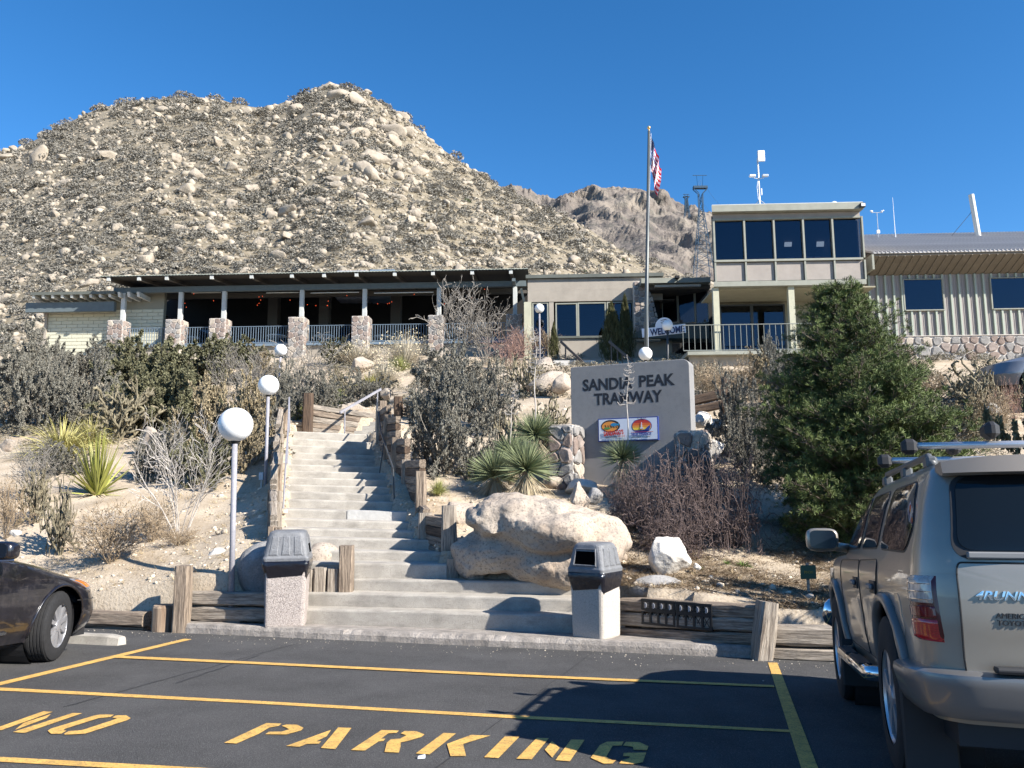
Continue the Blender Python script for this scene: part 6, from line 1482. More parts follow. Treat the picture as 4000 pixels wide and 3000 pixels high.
def wheel(parent, x, y, z, R_, wd, sgn, spokes, rimr):
    t = None; q = MB(); h = wd / 2; pr = [(R_ * .62, -h * .96), (R_ * .72, -h), (R_ * .9, -h * .97), (R_ * .97, -h * .85), (R_, -h * .6)]
    for k in range(5): a = -h * .55 + k * h * .275; pr += [(R_, a), (R_, a + h * .16), (R_ * .98, a + h * .18), (R_ * .98, a + h * .26)]
    pr += [(R_, h * .6), (R_ * .97, h * .85), (R_ * .9, h * .97), (R_ * .72, h), (R_ * .62, h * .96)]
    q.lathe(pr, 40, (0, 0, 0), axis='x'); w_ = q.build('wheel', M_TYRE, parent); smooth_by(w_, 40); w_.location = (x, y, z)
    q = MB(); f = sgn * h * .9; rr = R_ * rimr
    q.lathe([(rr * 1.02, f * .2), (rr * 1.04, f), (rr * .97, f * 1.02), (rr * .93, f * .9), (rr * .93, -f)], 36, axis='x')
    for k in range(spokes):
        a0 = 2 * math.pi * k / spokes; wa, wb = .16 * 5 / spokes * 1.25, .20 * 5 / spokes * 1.2
        P4 = [(rr * .18, a0 - wa * 2.2), (rr * .95, a0 - wb), (rr * .95, a0 + wb), (rr * .18, a0 + wa * 2.2)]; vs = [(f * d, r_ * math.sin(a), r_ * math.cos(a)) for d in (.70, .95) for r_, a in P4]; q.hexa(vs)
    q.lathe([(rr * .26, f * .6), (rr * .24, f * 1.0), (rr * .1, f * 1.04), (.001, f * 1.05)], 20, axis='x'); smooth_by(fixn(q.build('rim', M_RIM, w_)), 30)
    q = MB(); q.lathe([(rr * .93, f * .3), (.001, f * .25)], 24, axis='x'); q.build('brake_backing', M_TRIMB, w_); return w_
def orient(e, yax, pos, sc_=1.0):
    y = yax.normalized(); z = LOTN; x = y.cross(z).normalized(); z = x.cross(y); e.rotation_mode = 'QUATERNION'; e.rotation_quaternion = Matrix((x, y, z)).transposed().to_quaternion(); e.location = pos; e.scale = (sc_,) * 3
# ---- silver off-roader
ra_, rb2 = lot(3462, 3018), lot(3262, 2729)
WBASE = (rb2 - ra_).length; S_ = WBASE / 2.675
print('SUV wheelbase', WBASE)
suv = thing('parked_car', 'silver boxy off-road vehicle with roof rack seen from behind, parked at right', 'car', (0, 0, 0), 0)
axd = (rb2 - ra_).normalized(); rgt = axd.cross(LOTN).normalized()
orient(suv, axd, ra_ - axd * 1.10 * S_ + rgt * .925, S_); suv.scale = (1.0, S_, 1.0)
MP = paint('silver_paint', (.33, .295, .245), .5, .36); MP2 = paint('silver_bumper', (.19, .185, .18), .5, .38)
lowL = [(.40, .17, 4.42, .79, .16, .40), (.50, .13, 4.50, .815, .17, .42), (.62, .10, 4.55, .838, .18, .42), (.80, .08, 4.56, .856, .19, .42), (.95, .08, 4.52, .862, .20, .42), (1.03, .085, 4.46, .858, .20, .42), (1.07, .09, 4.36, .85, .20, .40), (1.10, .10, 4.1, .84, .2, .4), (1.125, .12, 3.5, .82, .2, .4)]
gl_ = [(1.00, .08, 3.6, .86, .20, .30), (1.10, .09, 3.5, .845, .20, .32), (1.16, .10, 3.38, .832, .20, .34), (1.30, .135, 3.15, .80, .19, .34), (1.45, .19, 2.92, .76, .18, .32), (1.58, .25, 2.70, .715, .17, .30), (1.64, .29, 2.58, .685, .17, .30), (1.68, .33, 2.46, .645, .18, .30), (1.705, .40, 2.32, .58, .2, .3), (1.72, .55, 2.1, .45, .22, .3), (1.725, .8, 1.8, .25, .2, .2)]
C1 = Car(lowL); C2 = Car(gl_)
ar = ((1.10, .385), (3.775, .385))
b_ = fixn(C1.shell([.40 + .032 * i for i in range(21)] + [1.055, 1.07, 1.085, 1.10, 1.115, 1.125], ar, .475).build('body', MP, suv)); smooth_by(b_)
b2_ = fixn(C2.shell([1.05, 1.09, 1.125, 1.16, 1.2, 1.25, 1.3, 1.35, 1.4, 1.45, 1.5, 1.54, 1.58, 1.61, 1.64, 1.66, 1.68, 1.693, 1.705, 1.714, 1.72, 1.725]).build('cabin', MP, suv)); smooth_by(b2_)
q = MB(); q.box(-.70, .70, .25, 4.35, .30, .55); q.build('underbody', M_TRIMB, suv)
for (yc, zc) in ar:
    for sx in (-1, 1):
        q = MB(); q.lathe([(.474, 0), (.474, -.30), (.1, -.31)], 36, (sx * .80, yc, zc), axis='x') if sx > 0 else q.lathe([(.474, 0), (.474, .30), (.1, .31)], 36, (sx * .80, yc, zc), axis='x'); q.build('wheel_well', M_TRIMB, suv)
        q = MB(); pts = [(sx * (C1.xs(yc + .475 * math.sin(a), max(.42, zc + .475 * math.cos(a))) + .012), yc + .49 * math.sin(a), zc + .49 * math.cos(a)) for a in np.linspace(-1.58, 1.58, 22)]; q.tube(pts, .036, 8); smooth_by(q.build('wheel_arch_flare', mat('flare_grey', (.13, .125, .12), .35, coat=.5), suv), 60)
        wheel(suv, sx * .755, yc, zc, .385, .26, sx, 5, .62)
sd = lambda sg: (lambda Cc: (lambda u, v, o: (sg * (Cc.xs(u, v) + o), u, v)))
for sg in (-1, 1):
    f2, f1 = sd(sg)(C2), sd(sg)(C1)
    for nm, pl in (('rear_quarter_window', [(.50, 1.15), (1.28, 1.165), (1.31, 1.575), (.62, 1.575), (.42, 1.30)]), ('rear_door_window', [(1.42, 1.17), (2.12, 1.17), (2.12, 1.575), (1.45, 1.575)]), ('front_door_window', [(2.22, 1.17), (3.12, 1.165), (2.72, 1.55), (2.22, 1.575)])):
        cx, cy = sum(p[0] for p in pl) / len(pl), sum(p[1] for p in pl) / len(pl); big = [(cx + (u - cx) * 1.045, cy + (v - cy) * 1.06) for u, v in pl]
        fr = smooth_by(fixn(fan(rpoly(big, .07), f2, .004).build('window_seal', M_TRIMB, suv)), 50); smooth_by(fixn(fan(rpoly(pl, .06), f2, .009).build(nm, M_CGLASS, fr)), 50)
    for nm, pl, hy in (('rear_door', [(1.60, .66), (1.63, .50), (2.14, .50), (2.16, 1.09), (1.36, 1.10), (1.36, .96)], 1.52), ('front_door', [(2.19, .50), (3.22, .50), (3.28, .75), (3.26, 1.08), (2.18, 1.09)], 2.35)):
        dr = smooth_by(fixn(fan(rpoly(pl, .06), f1, .006, .012).build(nm, MP, suv)), 40)
        q = MB(); x = sg * (C1.xs(hy, .93) + .025); q.cbox(x - .014, x + .014, hy - .10, hy + .08, .905, .945, .012); q.build('handle', mat('handle_grey', (.16, .16, .165), .35), dr)
        q = MB(); x = sg * (C1.xs(hy, .93) + .008); q.cbox(x - .004, x + .004, hy - .12, hy + .10, .88, .965, .01); q.build('handle_recess', M_TRIMB, dr)
    smooth_by(fixn(fan(rpoly([(.62, .68), (.82, .70), (.82, .92), (.64, .92)], .06), f1, .005, .01).build('fuel_flap' if sg < 0 else 'trim_panel', MP, suv)), 40)
    q = MB(); q.tube([(sg * .80, 1.62, .44), (sg * .90, 1.72, .43), (sg * .905, 3.1, .42), (sg * .80, 3.22, .43)], .045, 8); q.build('side_step', M_CHROME, suv, smooth=True)
    q = MB(); q.cbox(sg * .90 - .045, sg * .90 + .045, 1.85, 2.4, .455, .475, .008); q.cbox(sg * .90 - .045, sg * .90 + .045, 2.55, 3.0, .45, .47, .008); q.build('step_pad', M_TRIMB, suv)
    q = MB(); q.cbox(sg * .77 - .13, sg * .77 + .13, .56, .585, .12, .52, .01); q.build('mud_flap', M_TRIMB, suv)
    q = MB(); q.cbox(sg * .77 - .13, sg * .77 + .13, 3.25, 3.275, .16, .5, .01); q.build('mud_flap', M_TRIMB, suv)
    # door mirror
    q = MB(); v, f = ICO[3]; vv = np.sign(v) * np.abs(v) ** .55 * np.array([.125, .07, .105]) + np.array([sg * 1.02, 2.98, 1.245]); q.add([tuple(p) for p in vv], [tuple(p) for p in f]); q.tube([(sg * .82, 3.03, 1.17), (sg * .95, 3.0, 1.19)], .04, 8); mr_ = q.build('door_mirror', MP, suv, smooth=True)
    q = MB(); pl = rpoly([(-.10, -.082), (.10, -.082), (.10, .082), (-.10, .082)], .05, 5); q.prism(pl, .01, lambda u, v, w: (sg * 1.02 + u, 2.882 + w, 1.245 + v)); q.build('mirror_glass', mat('mirror_glass', (.008, .012, .02), .12), mr_)
    # tail light wraps the corner
    def tl_(z0, z1, d0, d1, off, m, nm, par):
        q = MB(); nd, nz_ = 14, 8; vs = []
        for i in range(nd + 1):
            for j in range(nz_ + 1):
                d = d0 + (d1 - d0) * i / nd; z = z0 + (z1 - z0) * j / nz_; p, nn = C1.path(z, d, sg); e = min(i, nd - i, j, nz_ - j); vs.append(p + nn * (off if e > 0 else off - .02))
        q.add(vs, [(i * (nz_ + 1) + j, (i + 1) * (nz_ + 1) + j, (i + 1) * (nz_ + 1) + j + 1, i * (nz_ + 1) + j + 1) for i in range(nd) for j in range(nz_)]); return smooth_by(fixn(q.build(nm, m, par)), 60)
    hs_ = tl_(.685, 1.055, -.05, .19, .012, mat('dark_red_rim', (.09, .006, .008), .2, coat=.6), 'tail_light', suv)
    tl_(.70, .82, -.04, .178, .020, M_RED, 'red_lens', hs_); tl_(.818, .885, -.04, .178, .019, mat('dark_red_lens', (.16, .008, .01), .12, coat=1), 'stop_lens', hs_); tl_(.883, 1.035, -.04, .175, .019, M_CLEAR, 'clear_lens', hs_)
    q = MB()
    for z in (.915, .955, .995):
        pts = [C1.path(z, d, sg)[0] + C1.path(z, d, sg)[1] * .021 for d in np.linspace(-.03, .165, 10)]; q.tube(pts, .003, 4)
    q.build('lens_ribs', M_CHROME, hs_)
    pts = [C1.path(.93, d, sg, 'front')[0] + C1.path(.93, d, sg, 'front')[1] * .02 for d in np.linspace(.02, .6, 8)]
    q = MB(); vs = [];
    for p, (dd) in zip(pts, np.linspace(.02, .6, 8)): vs += [Vector((p.x, p.y, .80)), Vector((p.x, p.y, 1.0))]
    q.add(vs, [(2 * i, 2 * i + 2, 2 * i + 3, 2 * i + 1) for i in range(7)]); q.build('headlight', M_CHROME, suv, smooth=True)
    q = MB(); q.tube([(sg * (C1.xs(4.3, .78) + .05), 4.28, .60), (sg * (C1.xs(4.3, .78) + .03), 4.40, .62), (sg * .70, 4.62, .62)], .09, 8); q.build('front_bumper_end', M_CHROME, suv, smooth=True)
rf_ = lambda Cc: (lambda u, v, o: (u, Cc.yrs(u, v) - o, v))
class CC:      # rear face over both shells
    def yrs(s, x, z): return C1.yrs(x, z) if z < 1.05 else C2.yrs(x, z)
rf = rf_(CC())
tg_ = smooth_by(fixn(fan(rpoly([(-.67, .60), (.67, .60), (.67, 1.06), (.66, 1.10), (-.66, 1.10), (-.67, 1.06)], .06), rf, .012, .02, 8).build('tailgate', MP, suv)), 40)
q = MB(); go = rpoly([(-.67, .60), (.67, .60), (.67, 1.06), (.66, 1.10), (-.66, 1.10), (-.67, 1.06)], .06); q.tube([rf(u, v, .008) for u, v in dens(go)] + [rf(*go[0], .008)], .0045, 5); q.build('tailgate_seam', M_BLACK, suv)
for sg in (-1, 1):
    f1 = sd(sg)(C1)
    for pl in ([(1.60, .66), (1.63, .50), (2.16, .50), (2.17, 1.09), (1.36, 1.10), (1.36, .96)], [(2.17, .50), (3.22, .50), (3.28, .75), (3.26, 1.08), (2.17, 1.09)]):
        q = MB(); go = rpoly(pl, .06); q.tube([f1(u, v, .004) for u, v in dens(go)] + [f1(*go[0], .004)], .0045, 5); q.build('door_seam', M_BLACK, suv)
fr = smooth_by(fixn(fan(rpoly([(-.685, 1.115), (.685, 1.115), (.62, 1.60), (-.62, 1.60)], .10, 6), rf, .006, .02, 8).build('rear_window_frame', M_TRIMB, suv)), 40)
smooth_by(fixn(fan(rpoly([(-.655, 1.155), (.655, 1.155), (.60, 1.585), (-.60, 1.585)], .09, 6), rf, .012, .01, 8).build('rear_window', M_CGLASS, fr)), 50)
q = MB(); q.cbox(-.62, .62, C2.yrs(0, 1.13) - .02, C2.yrs(0, 1.13) + .02, 1.118, 1.148, .006); q.build('window_sill_trim', mat('sill_grey', (.2, .2, .2), .4), fr)
q = MB(); q.tube([rf(.0, 1.14, .035), rf(.25, 1.17, .03)], .014, 6); q.tube([rf(-.25, 1.165, .03), rf(.30, 1.185, .03)], .009, 5); q.build('wiper', M_BLACK, suv)
# roof spoiler
q = MB(); n = 12; vs = []
for i in range(n + 1):
    x = -.66 + 1.32 * i / n; e = (abs(x) / .66) ** 4
    vs += [(x, .21 + .06 * e, 1.585 - .0 * e), (x, .17 + .08 * e, 1.60), (x, .20 + .08 * e, 1.70 - .03 * e), (x, .42, 1.722 - .06 * e), (x, .42, 1.62)]
q.add(vs, [(5 * i + j, 5 * i + 5 + j, 5 * i + 5 + (j + 1) % 5, 5 * i + (j + 1) % 5) for i in range(n) for j in range(5)] + [tuple(range(5)), tuple(5 * n + j for j in range(4, -1, -1))]); smooth_by(fixn(q.build('roof_spoiler', paint('spoiler_beige', (.25, .215, .175), .3, .4), suv)), 35)
# bumper
q = MB(); pf = [(.43, .02), (.46, .055), (.50, .075), (.57, .095), (.595, .10), (.62, .095), (.632, .07), (.636, .0)]; ds_ = list(np.linspace(-.26, .32, 14)); nn_ = len(pf); vs = []
seq = [(d, -1) for d in ds_] + [(d, 0) for d in np.linspace(-.55, .55, 10)] + [(d, 1) for d in ds_[::-1]]
for d, sg in seq:
    for z, o in pf:
        if sg: p, nv = C1.path(.62, d, sg); p = p + nv * o; k = 1 if d > -.2 else .6
        else: p = Vector((d, C1.yrs(d, .62) - o, 0))
        zz = z; vs.append((p.x, p.y, zz))
q.add(vs, [(i * nn_ + j, (i + 1) * nn_ + j, (i + 1) * nn_ + j + 1, i * nn_ + j + 1) for i in range(len(seq) - 1) for j in range(nn_ - 1)]); bp2 = smooth_by(fixn(q.build('rear_bumper', MP2, suv)), 40)
q = MB(); q.cbox(-.56, .56, C1.yrs(0, .6) - .10, C1.yrs(0, .6) - .02, .637, .65, .005); q.build('step_strip', M_TRIMB, bp2)
q = MB(); q.cbox(-.07, .07, -.10, .3, .27, .36, .008); q.build('tow_hitch', mat('hitch_steel', (.05, .05, .05), .5), suv); q = MB(); q.cbox(-.25, .25, -.02, .02, .24, .34, .01); q.build('plate_bar', MP2, suv)
# badges
def badge(s, xa, xb, z, h, m, shear=0.0, bold=0.0):
    me = text_mesh(s, h / .69, .004, 'LEFT', bold, 1.0, shear); co = np.array([v.co[:] for v in me.vertices]); x0, x1 = co[:, 0].min(), co[:, 0].max(); k = (xb - xa) / (x1 - x0)
    for v in me.vertices: x = xa + (v.co.x - x0) * k; zz = z + v.co.z; v.co = (x, C1.yrs(x, zz) - .0165 + v.co.y, zz)
    link('badge_lettering', me, m, tg_)
badge('4RUNNER', -.605, -.30, .925, .042, M_CHROME, .3, .0015); badge('AMERICAN', -.525, -.355, .835, .026, M_TRIMB, .1); badge('TOYOTA', -.52, -.375, .80, .026, M_TRIMB, .1)
# roof rack
M_RK = mat('rack_grey', (.10, .105, .11), .4)
for sg in (-1, 1):
    q = MB(); q.tube([(sg * .60, .75, 1.70), (sg * .60, .85, 1.765), (sg * .60, 2.25, 1.775), (sg * .58, 2.42, 1.70)], .022, 8); q.build('roof_rail', M_RK, suv, smooth=True)
    for y in (.82, 1.55, 2.3): q = MB(); q.cbox(sg * .60 - .03, sg * .60 + .03, y - .06, y + .06, 1.68, 1.76, .015); q.build('rail_foot', M_RK, suv)
for y in (.95, 1.85):
    q = MB(); q.tube([(-.66, y, 1.845), (.66, y, 1.845)], .024, 10); cb_ = q.build('cross_bar', mat('bright_bar', (.62, .62, .63), .25, metal=.6), suv, smooth=True)
    for sg in (-1, 1):
        q = MB(); q.cbox(sg * .68 - .045, sg * .68 + .045, y - .04, y + .04, 1.79, 1.892, .025); q.build('bar_end', M_TRIMB, cb_)
for y in (.95, 1.85): q = MB(); q.cbox(-.28, -.20, y - .08, y + .08, 1.88, 1.99, .03); q.build('carrier_clamp', M_TRIMB, suv)
q = MB(); q.add([(-.55, 3.33, 1.2), (.55, 3.33, 1.2), (.5, 2.8, 1.55), (-.5, 2.8, 1.55)], [(0, 1, 2, 3)])

def remap_z(o, off):
    off += o.location.z if o is not suv else 0
    if o.type == 'MESH':
        n = len(o.data.vertices); co = np.zeros(n * 3); o.data.vertices.foreach_get('co', co); co = co.reshape(-1, 3)
        co[:, 2] = np.interp(co[:, 2] + off, [-1, 0, .636, .685, 1.055, 1.155, 1.60, 1.725, 2.1], [-1.09, 0, .693, .80, 1.15, 1.26, 1.65, 1.76, 2.10]) - off
        o.data.vertices.foreach_set('co', co.ravel()); o.data.update()
    for c in o.children: remap_z(c, off)
remap_z(suv, 0)
# ---- dark sedan, nose to the timbers
sd0, sd1 = lot(0, 2670), lot(735, 2497); hd = (sd1 - sd0).normalized(); cpt = lot(214, 2584)
rg2 = hd.cross(LOTN).normalized(); SS = 1.10
sed = thing('parked_car', 'dusty near-black sedan with silver alloy wheel, nose toward the timbers at left', 'car', (0, 0, 0))
orient(sed, hd, cpt - hd * 3.75 * SS - rg2 * .90 * SS, SS)
MS_ = mat('dark_plum_paint', (.009, .008, .011), .28, coat=1.0, spec=.5, var=.5, vscale=3, speck=.22, sscale=14, speck_col=(.06, .052, .05))
sl_l = [(.22, .25, 4.66, .82, .3, .55), (.30, .15, 4.80, .86, .3, .60), (.42, .08, 4.85, .895, .3, .66), (.55, .06, 4.82, .91, .3, .70), (.66, .06, 4.76, .915, .32, .72), (.72, .07, 4.66, .91, .33, .75), (.78, .08, 4.47, .905, .35, .78), (.83, .10, 4.20, .895, .36, .75), (.88, .12, 3.98, .885, .38, .70), (.92, .16, 3.75, .875, .4, .62), (.96, .24, 3.48, .865, .42, .55), (.985, .35, 3.2, .85, .42, .5)]
sgl = [(.93, .55, 3.42, .868, .3, .45), (.98, .62, 3.32, .855, .3, .45), (1.10, .80, 3.02, .80, .28, .42), (1.22, 1.0, 2.74, .735, .26, .4), (1.33, 1.22, 2.48, .66, .26, .38), (1.39, 1.4, 2.28, .58, .26, .36), (1.425, 1.6, 2.1, .42, .2, .25)]
D1, D2 = Car(sl_l, .06), Car(sgl, .04); ar2 = ((.98, .33), (3.75, .33))
smooth_by(fixn(D1.shell([.22 + .03 * i for i in range(17)] + [.72, .74, .76, .78, .80, .82, .84, .86, .88, .90, .92, .94, .955, .97, .985], ar2, .385).build('body', MS_, sed)))
smooth_by(fixn(D2.shell([.94, .98, 1.02, 1.06, 1.10, 1.14, 1.18, 1.22, 1.26, 1.30, 1.33, 1.36, 1.39, 1.41, 1.425]).build('cabin', M_CGLASS, sed)))
q = MB(); q.box(-.72, .72, .4, 4.4, .18, .5); q.build('underbody', M_TRIMB, sed)
smooth_by(fixn(D2.shell([1.30, 1.33, 1.36, 1.39, 1.41, 1.43]).build('roof', MS_, sed)))
sed.children[-1].scale = (1.02, 1.01, 1.004)
for (yc, zc) in ar2:
    for sx in (-1, 1):
        q = MB(); q.lathe([(.384, 0), (.384, -sx * .30), (.1, -sx * .31)], 36, (sx * .80, yc, zc), axis='x'); q.build('wheel_well', M_TRIMB, sed)
        q = MB(); pts = [(sx * (D1.xs(yc + .385 * math.sin(a), max(.26, zc + .385 * math.cos(a))) + .001), yc + .388 * math.sin(a), zc + .388 * math.cos(a)) for a in np.linspace(-1.75, 1.75, 24)]; q.tube(pts, .014, 6); q.build('arch_lip', MS_, sed, smooth=True)
        w_ = wheel(sed, sx * .79, yc, zc, .33, .215, sx, 10, .68)
        if yc > 2: w_.rotation_euler.z = R(13)
for sg in (-1, 1):
    fs_ = sd(sg)(D1)
    dr = smooth_by(fixn(fan(rpoly([(2.05, .32), (3.08, .32), (3.2, .55), (3.22, .93), (2.05, .955)], .06), fs_, .005, .012).build('front_door', MS_, sed)), 40)
    q = MB(); q.tube([(sg * (D1.xs(3.1, .33) + .012), 3.02, .335), (sg * (D1.xs(1.2, .33) + .012), 1.3, .33)], .016, 6); q.build('sill_trim', M_CHROME, sed)
    q = MB(); q.tube([(sg * (D1.xs(3.05, .96) + .004), 3.05, .965), (sg * (D1.xs(1.0, .96) + .004), 1.0, .975)], .009, 5); q.build('belt_trim', M_CHROME, sed)
    q = MB(); v, f = ICO[3]; vv = np.sign(v) * np.abs(v) ** .6 * np.array([.12, .085, .08]) + np.array([sg * 1.03, 2.66, 1.055]); q.add([tuple(p) for p in vv], [tuple(p) for p in f]); q.tube([(sg * .86, 2.7, .985), (sg * .96, 2.68, 1.0)], .028, 8); mr_ = q.build('door_mirror', MS_, sed, smooth=True)
    q = MB(); q.prism(rpoly([(-.095, -.06), (.095, -.06), (.095, .06), (-.095, .06)], .04, 5), .01, lambda u, v, w: (sg * 1.03 + u, 2.56 + w, 1.055 + v)); q.build('mirror_glass', mat('mirror_glass', (.1, .12, .14), .06, metal=.8), mr_)
    def hp(z0, z1, d0, d1, off, m, nm, par):
        q = MB(); nd, nz_ = 12, 6; vs = []
        for i in range(nd + 1):
            for j in range(nz_ + 1):
                d = d0 + (d1 - d0) * i / nd; z = z0 + (z1 - z0) * j / nz_; p, nn = D1.path(z, d, sg, 'front'); e = min(i, nd - i, j, nz_ - j); vs.append(p + nn * (off if e else off - .02) + Vector((0, 0, (off if e else off - .02) * .7)))
        q.add(vs, [(i * (nz_ + 1) + j, (i + 1) * (nz_ + 1) + j, (i + 1) * (nz_ + 1) + j + 1, i * (nz_ + 1) + j + 1) for i in range(nd) for j in range(nz_)]); return smooth_by(fixn(q.build(nm, m, par)), 60)
    hl = hp(.64, .79, .12, .78, .008, mat('headlight_grey', (.16, .16, .18), .15, coat=1), 'headlight', sed); hp(.665, .765, .16, .34, .014, M_AMB, 'side_marker', hl); hp(.66, .77, .40, .72, .014, M_CLEAR, 'lamp_lens', hl)
    q = MB(); pts = [D1.path(.56, d, sg, 'front')[0] + D1.path(.56, d, sg, 'front')[1] * .001 for d in np.linspace(-.12, .7, 10)]; q.tube(pts, .005, 4); q.build('bumper_seam', M_TRIMB, sed)
# ---- van on the upper road at the right edge, white car far left
def simple_van(label, pos, yaw, s, col):
    t = thing('parked_car', label, 'van', pos, yaw); t.scale = (s, s, s); V1, V2 = Car([(.3, .1, 4.7, .86, .3, .5), (.6, .05, 4.78, .92, .3, .55), (.9, .08, 4.6, .93, .3, .6), (1.0, .1, 4.3, .92, .3, .6), (1.08, .12, 3.9, .9, .3, .6)]), Car([(1.0, .1, 3.95, .92, .25, .5), (1.3, .16, 3.45, .86, .25, .5), (1.6, .24, 2.95, .78, .25, .5), (1.72, .4, 2.6, .66, .25, .4), (1.76, .7, 2.2, .4, .2, .3)])
    m = paint(label.split()[0] + '_van_paint', col, .4, .3); smooth_by(fixn(V1.shell([.3 + .05 * i for i in range(14)] + [1.0, 1.04, 1.08], ((.95, .34), (3.9, .34)), .40).build('body', m, t))); smooth_by(fixn(V2.shell([1.02, 1.1, 1.2, 1.3, 1.4, 1.5, 1.6, 1.66, 1.72, 1.75, 1.76]).build('cabin', m, t)))
    for sg in (-1, 1):
        f = sd(sg)(V2)
        for nm, pl in (('side_window', [(.5, 1.15), (1.6, 1.15), (1.6, 1.55), (.6, 1.55)]), ('door_window', [(1.75, 1.15), (2.6, 1.15), (2.6, 1.55), (1.75, 1.55)]), ('front_window', [(2.72, 1.13), (3.55, 1.12), (2.95, 1.55), (2.72, 1.55)])): smooth_by(fixn(fan(rpoly(pl, .05), f, .006).build(nm, M_CGLASS, t)), 50)
        for yc in (.95, 3.9): wheel(t, sg * .8, yc, .34, .34, .2, sg, 5, .62)
        q = MB(); v, f_ = ICO[2]; q.add([tuple(p) for p in v * np.array([.12, .07, .1]) + np.array([sg * 1.05, 3.1, 1.2])], [tuple(p) for p in f_]); q.tube([(sg * .85, 3.12, 1.12), (sg * 1.0, 3.1, 1.16)], .03, 6); q.build('door_mirror', M_TRIMB, t, smooth=True)
    return t
vb2 = at(3890, 1530, 20.5)
simple_van('grey van cut by the right edge of the photo on the road above the slope', Vector((vb2.x + 4.75, vb2.y + .2, vb2.z - .15)), R(86), 1.0, (.22, .23, .25))
wc = at(-20, 1475, 36)
simple_van('white parked van roof showing past brush at the far left edge', Vector((wc.x - .3, wc.y, wc.z)), R(95), .75, (.75, .75, .75))
# ------------------------------------------------------------------ vegetation
def nrm(v): return v / (np.linalg.norm(v) + 1e-9)
def grow(seed, stems, h, tilt, maxlev, seg, pk, kid, jit, trop=.05, r0=.012, rk=.62, start=.25, spread=.8, base=.06):
    rs = np.random.RandomState(seed); segs = []
    UPV = np.array([0, 0, 1.0])
    def br(p, d, L, r, lev):
        n = max(2, int(L / seg)); st = L / n
        for i in range(n):
            d = nrm(d + rs.normal(0, jit, 3) + UPV * trop); q = p + d * st; ra, rb = r * (1 - .55 * i / n), r * (1 - .55 * (i + 1) / n)
            segs.append((p, q, ra, rb, lev))
            if lev < maxlev and (i + 1) / n > start and len(segs) < 6000:
                for _ in range(2 if pk > 1 else 1):
                    if rs.rand() < min(pk, 1): s = nrm(np.cross(d, rs.normal(size=3))); br(q, nrm(d + s * spread), L * kid * rs.uniform(.6, 1.2) * (1 - .35 * i / n), rb * rk, lev + 1)
            p = q
    for k in range(stems):
        a = 2 * math.pi * (k + rs.rand()) / stems; t = tilt * rs.uniform(.25, 1.15); d = np.array([math.cos(a) * math.sin(t), math.sin(a) * math.sin(t), math.cos(t)])
        br(np.array([math.cos(a), math.sin(a), 0]) * base * rs.rand(), d, h * rs.uniform(.75, 1.1), r0, 0)
    return segs
def seg_mesh(segs, ns=3, rmin=.0):
    P0 = np.array([s[0] for s in segs]); P1 = np.array([s[1] for s in segs]); R0 = np.maximum([s[2] for s in segs], rmin); R1 = np.maximum([s[3] for s in segs], rmin); D = P1 - P0; D /= np.linalg.norm(D, axis=1)[:, None] + 1e-9
    A = np.cross(D, np.where(np.abs(D[:, 2:3]) < .9, [[0, 0, 1.0]], [[1.0, 0, 0]])); A /= np.linalg.norm(A, axis=1)[:, None]; B = np.cross(D, A)
    an = np.arange(ns) * 2 * math.pi / ns; ring = A[:, None] * np.cos(an)[None, :, None] + B[:, None] * np.sin(an)[None, :, None]
    V = np.concatenate([P0[:, None] + ring * R0[:, None, None], P1[:, None] + ring * R1[:, None, None]], 1).reshape(-1, 3); n = len(segs); b = np.arange(n)[:, None] * 2 * ns; j = np.arange(ns); F = np.stack([b + j, b + (j + 1) % ns, b + ns + (j + 1) % ns, b + ns + j], -1).reshape(-1, 4)
    return V, F
def leaf_mesh(segs, n, size, seed, minlev=1, asp=.45, tipbias=True, upb=.0):
    rs = np.random.RandomState(seed); S = [s for s in segs if s[4] >= minlev] or segs; i = rs.randint(0, len(S), n); t = rs.rand(n)[:, None]
    P0 = np.array([s[0] for s in S])[i]; P1 = np.array([s[1] for s in S])[i]; p = P0 + (P1 - P0) * t
    d = nrm2(P1 - P0) * .5 + rs.normal(size=(n, 3)) * .8 + np.array([0, 0, upb]); d = nrm2(d); s = nrm2(np.cross(d, rs.normal(size=(n, 3)))); l = size * rs.uniform(.6, 1.4, n)[:, None]
    V = np.stack([p, p + d * l * .5 + s * l * asp * .5, p + d * l, p + d * l * .5 - s * l * asp * .5], 1).reshape(-1, 3); return V, np.arange(4 * n).reshape(n, 4)
def nrm2(v): return v / (np.linalg.norm(v, axis=1)[:, None] + 1e-9)
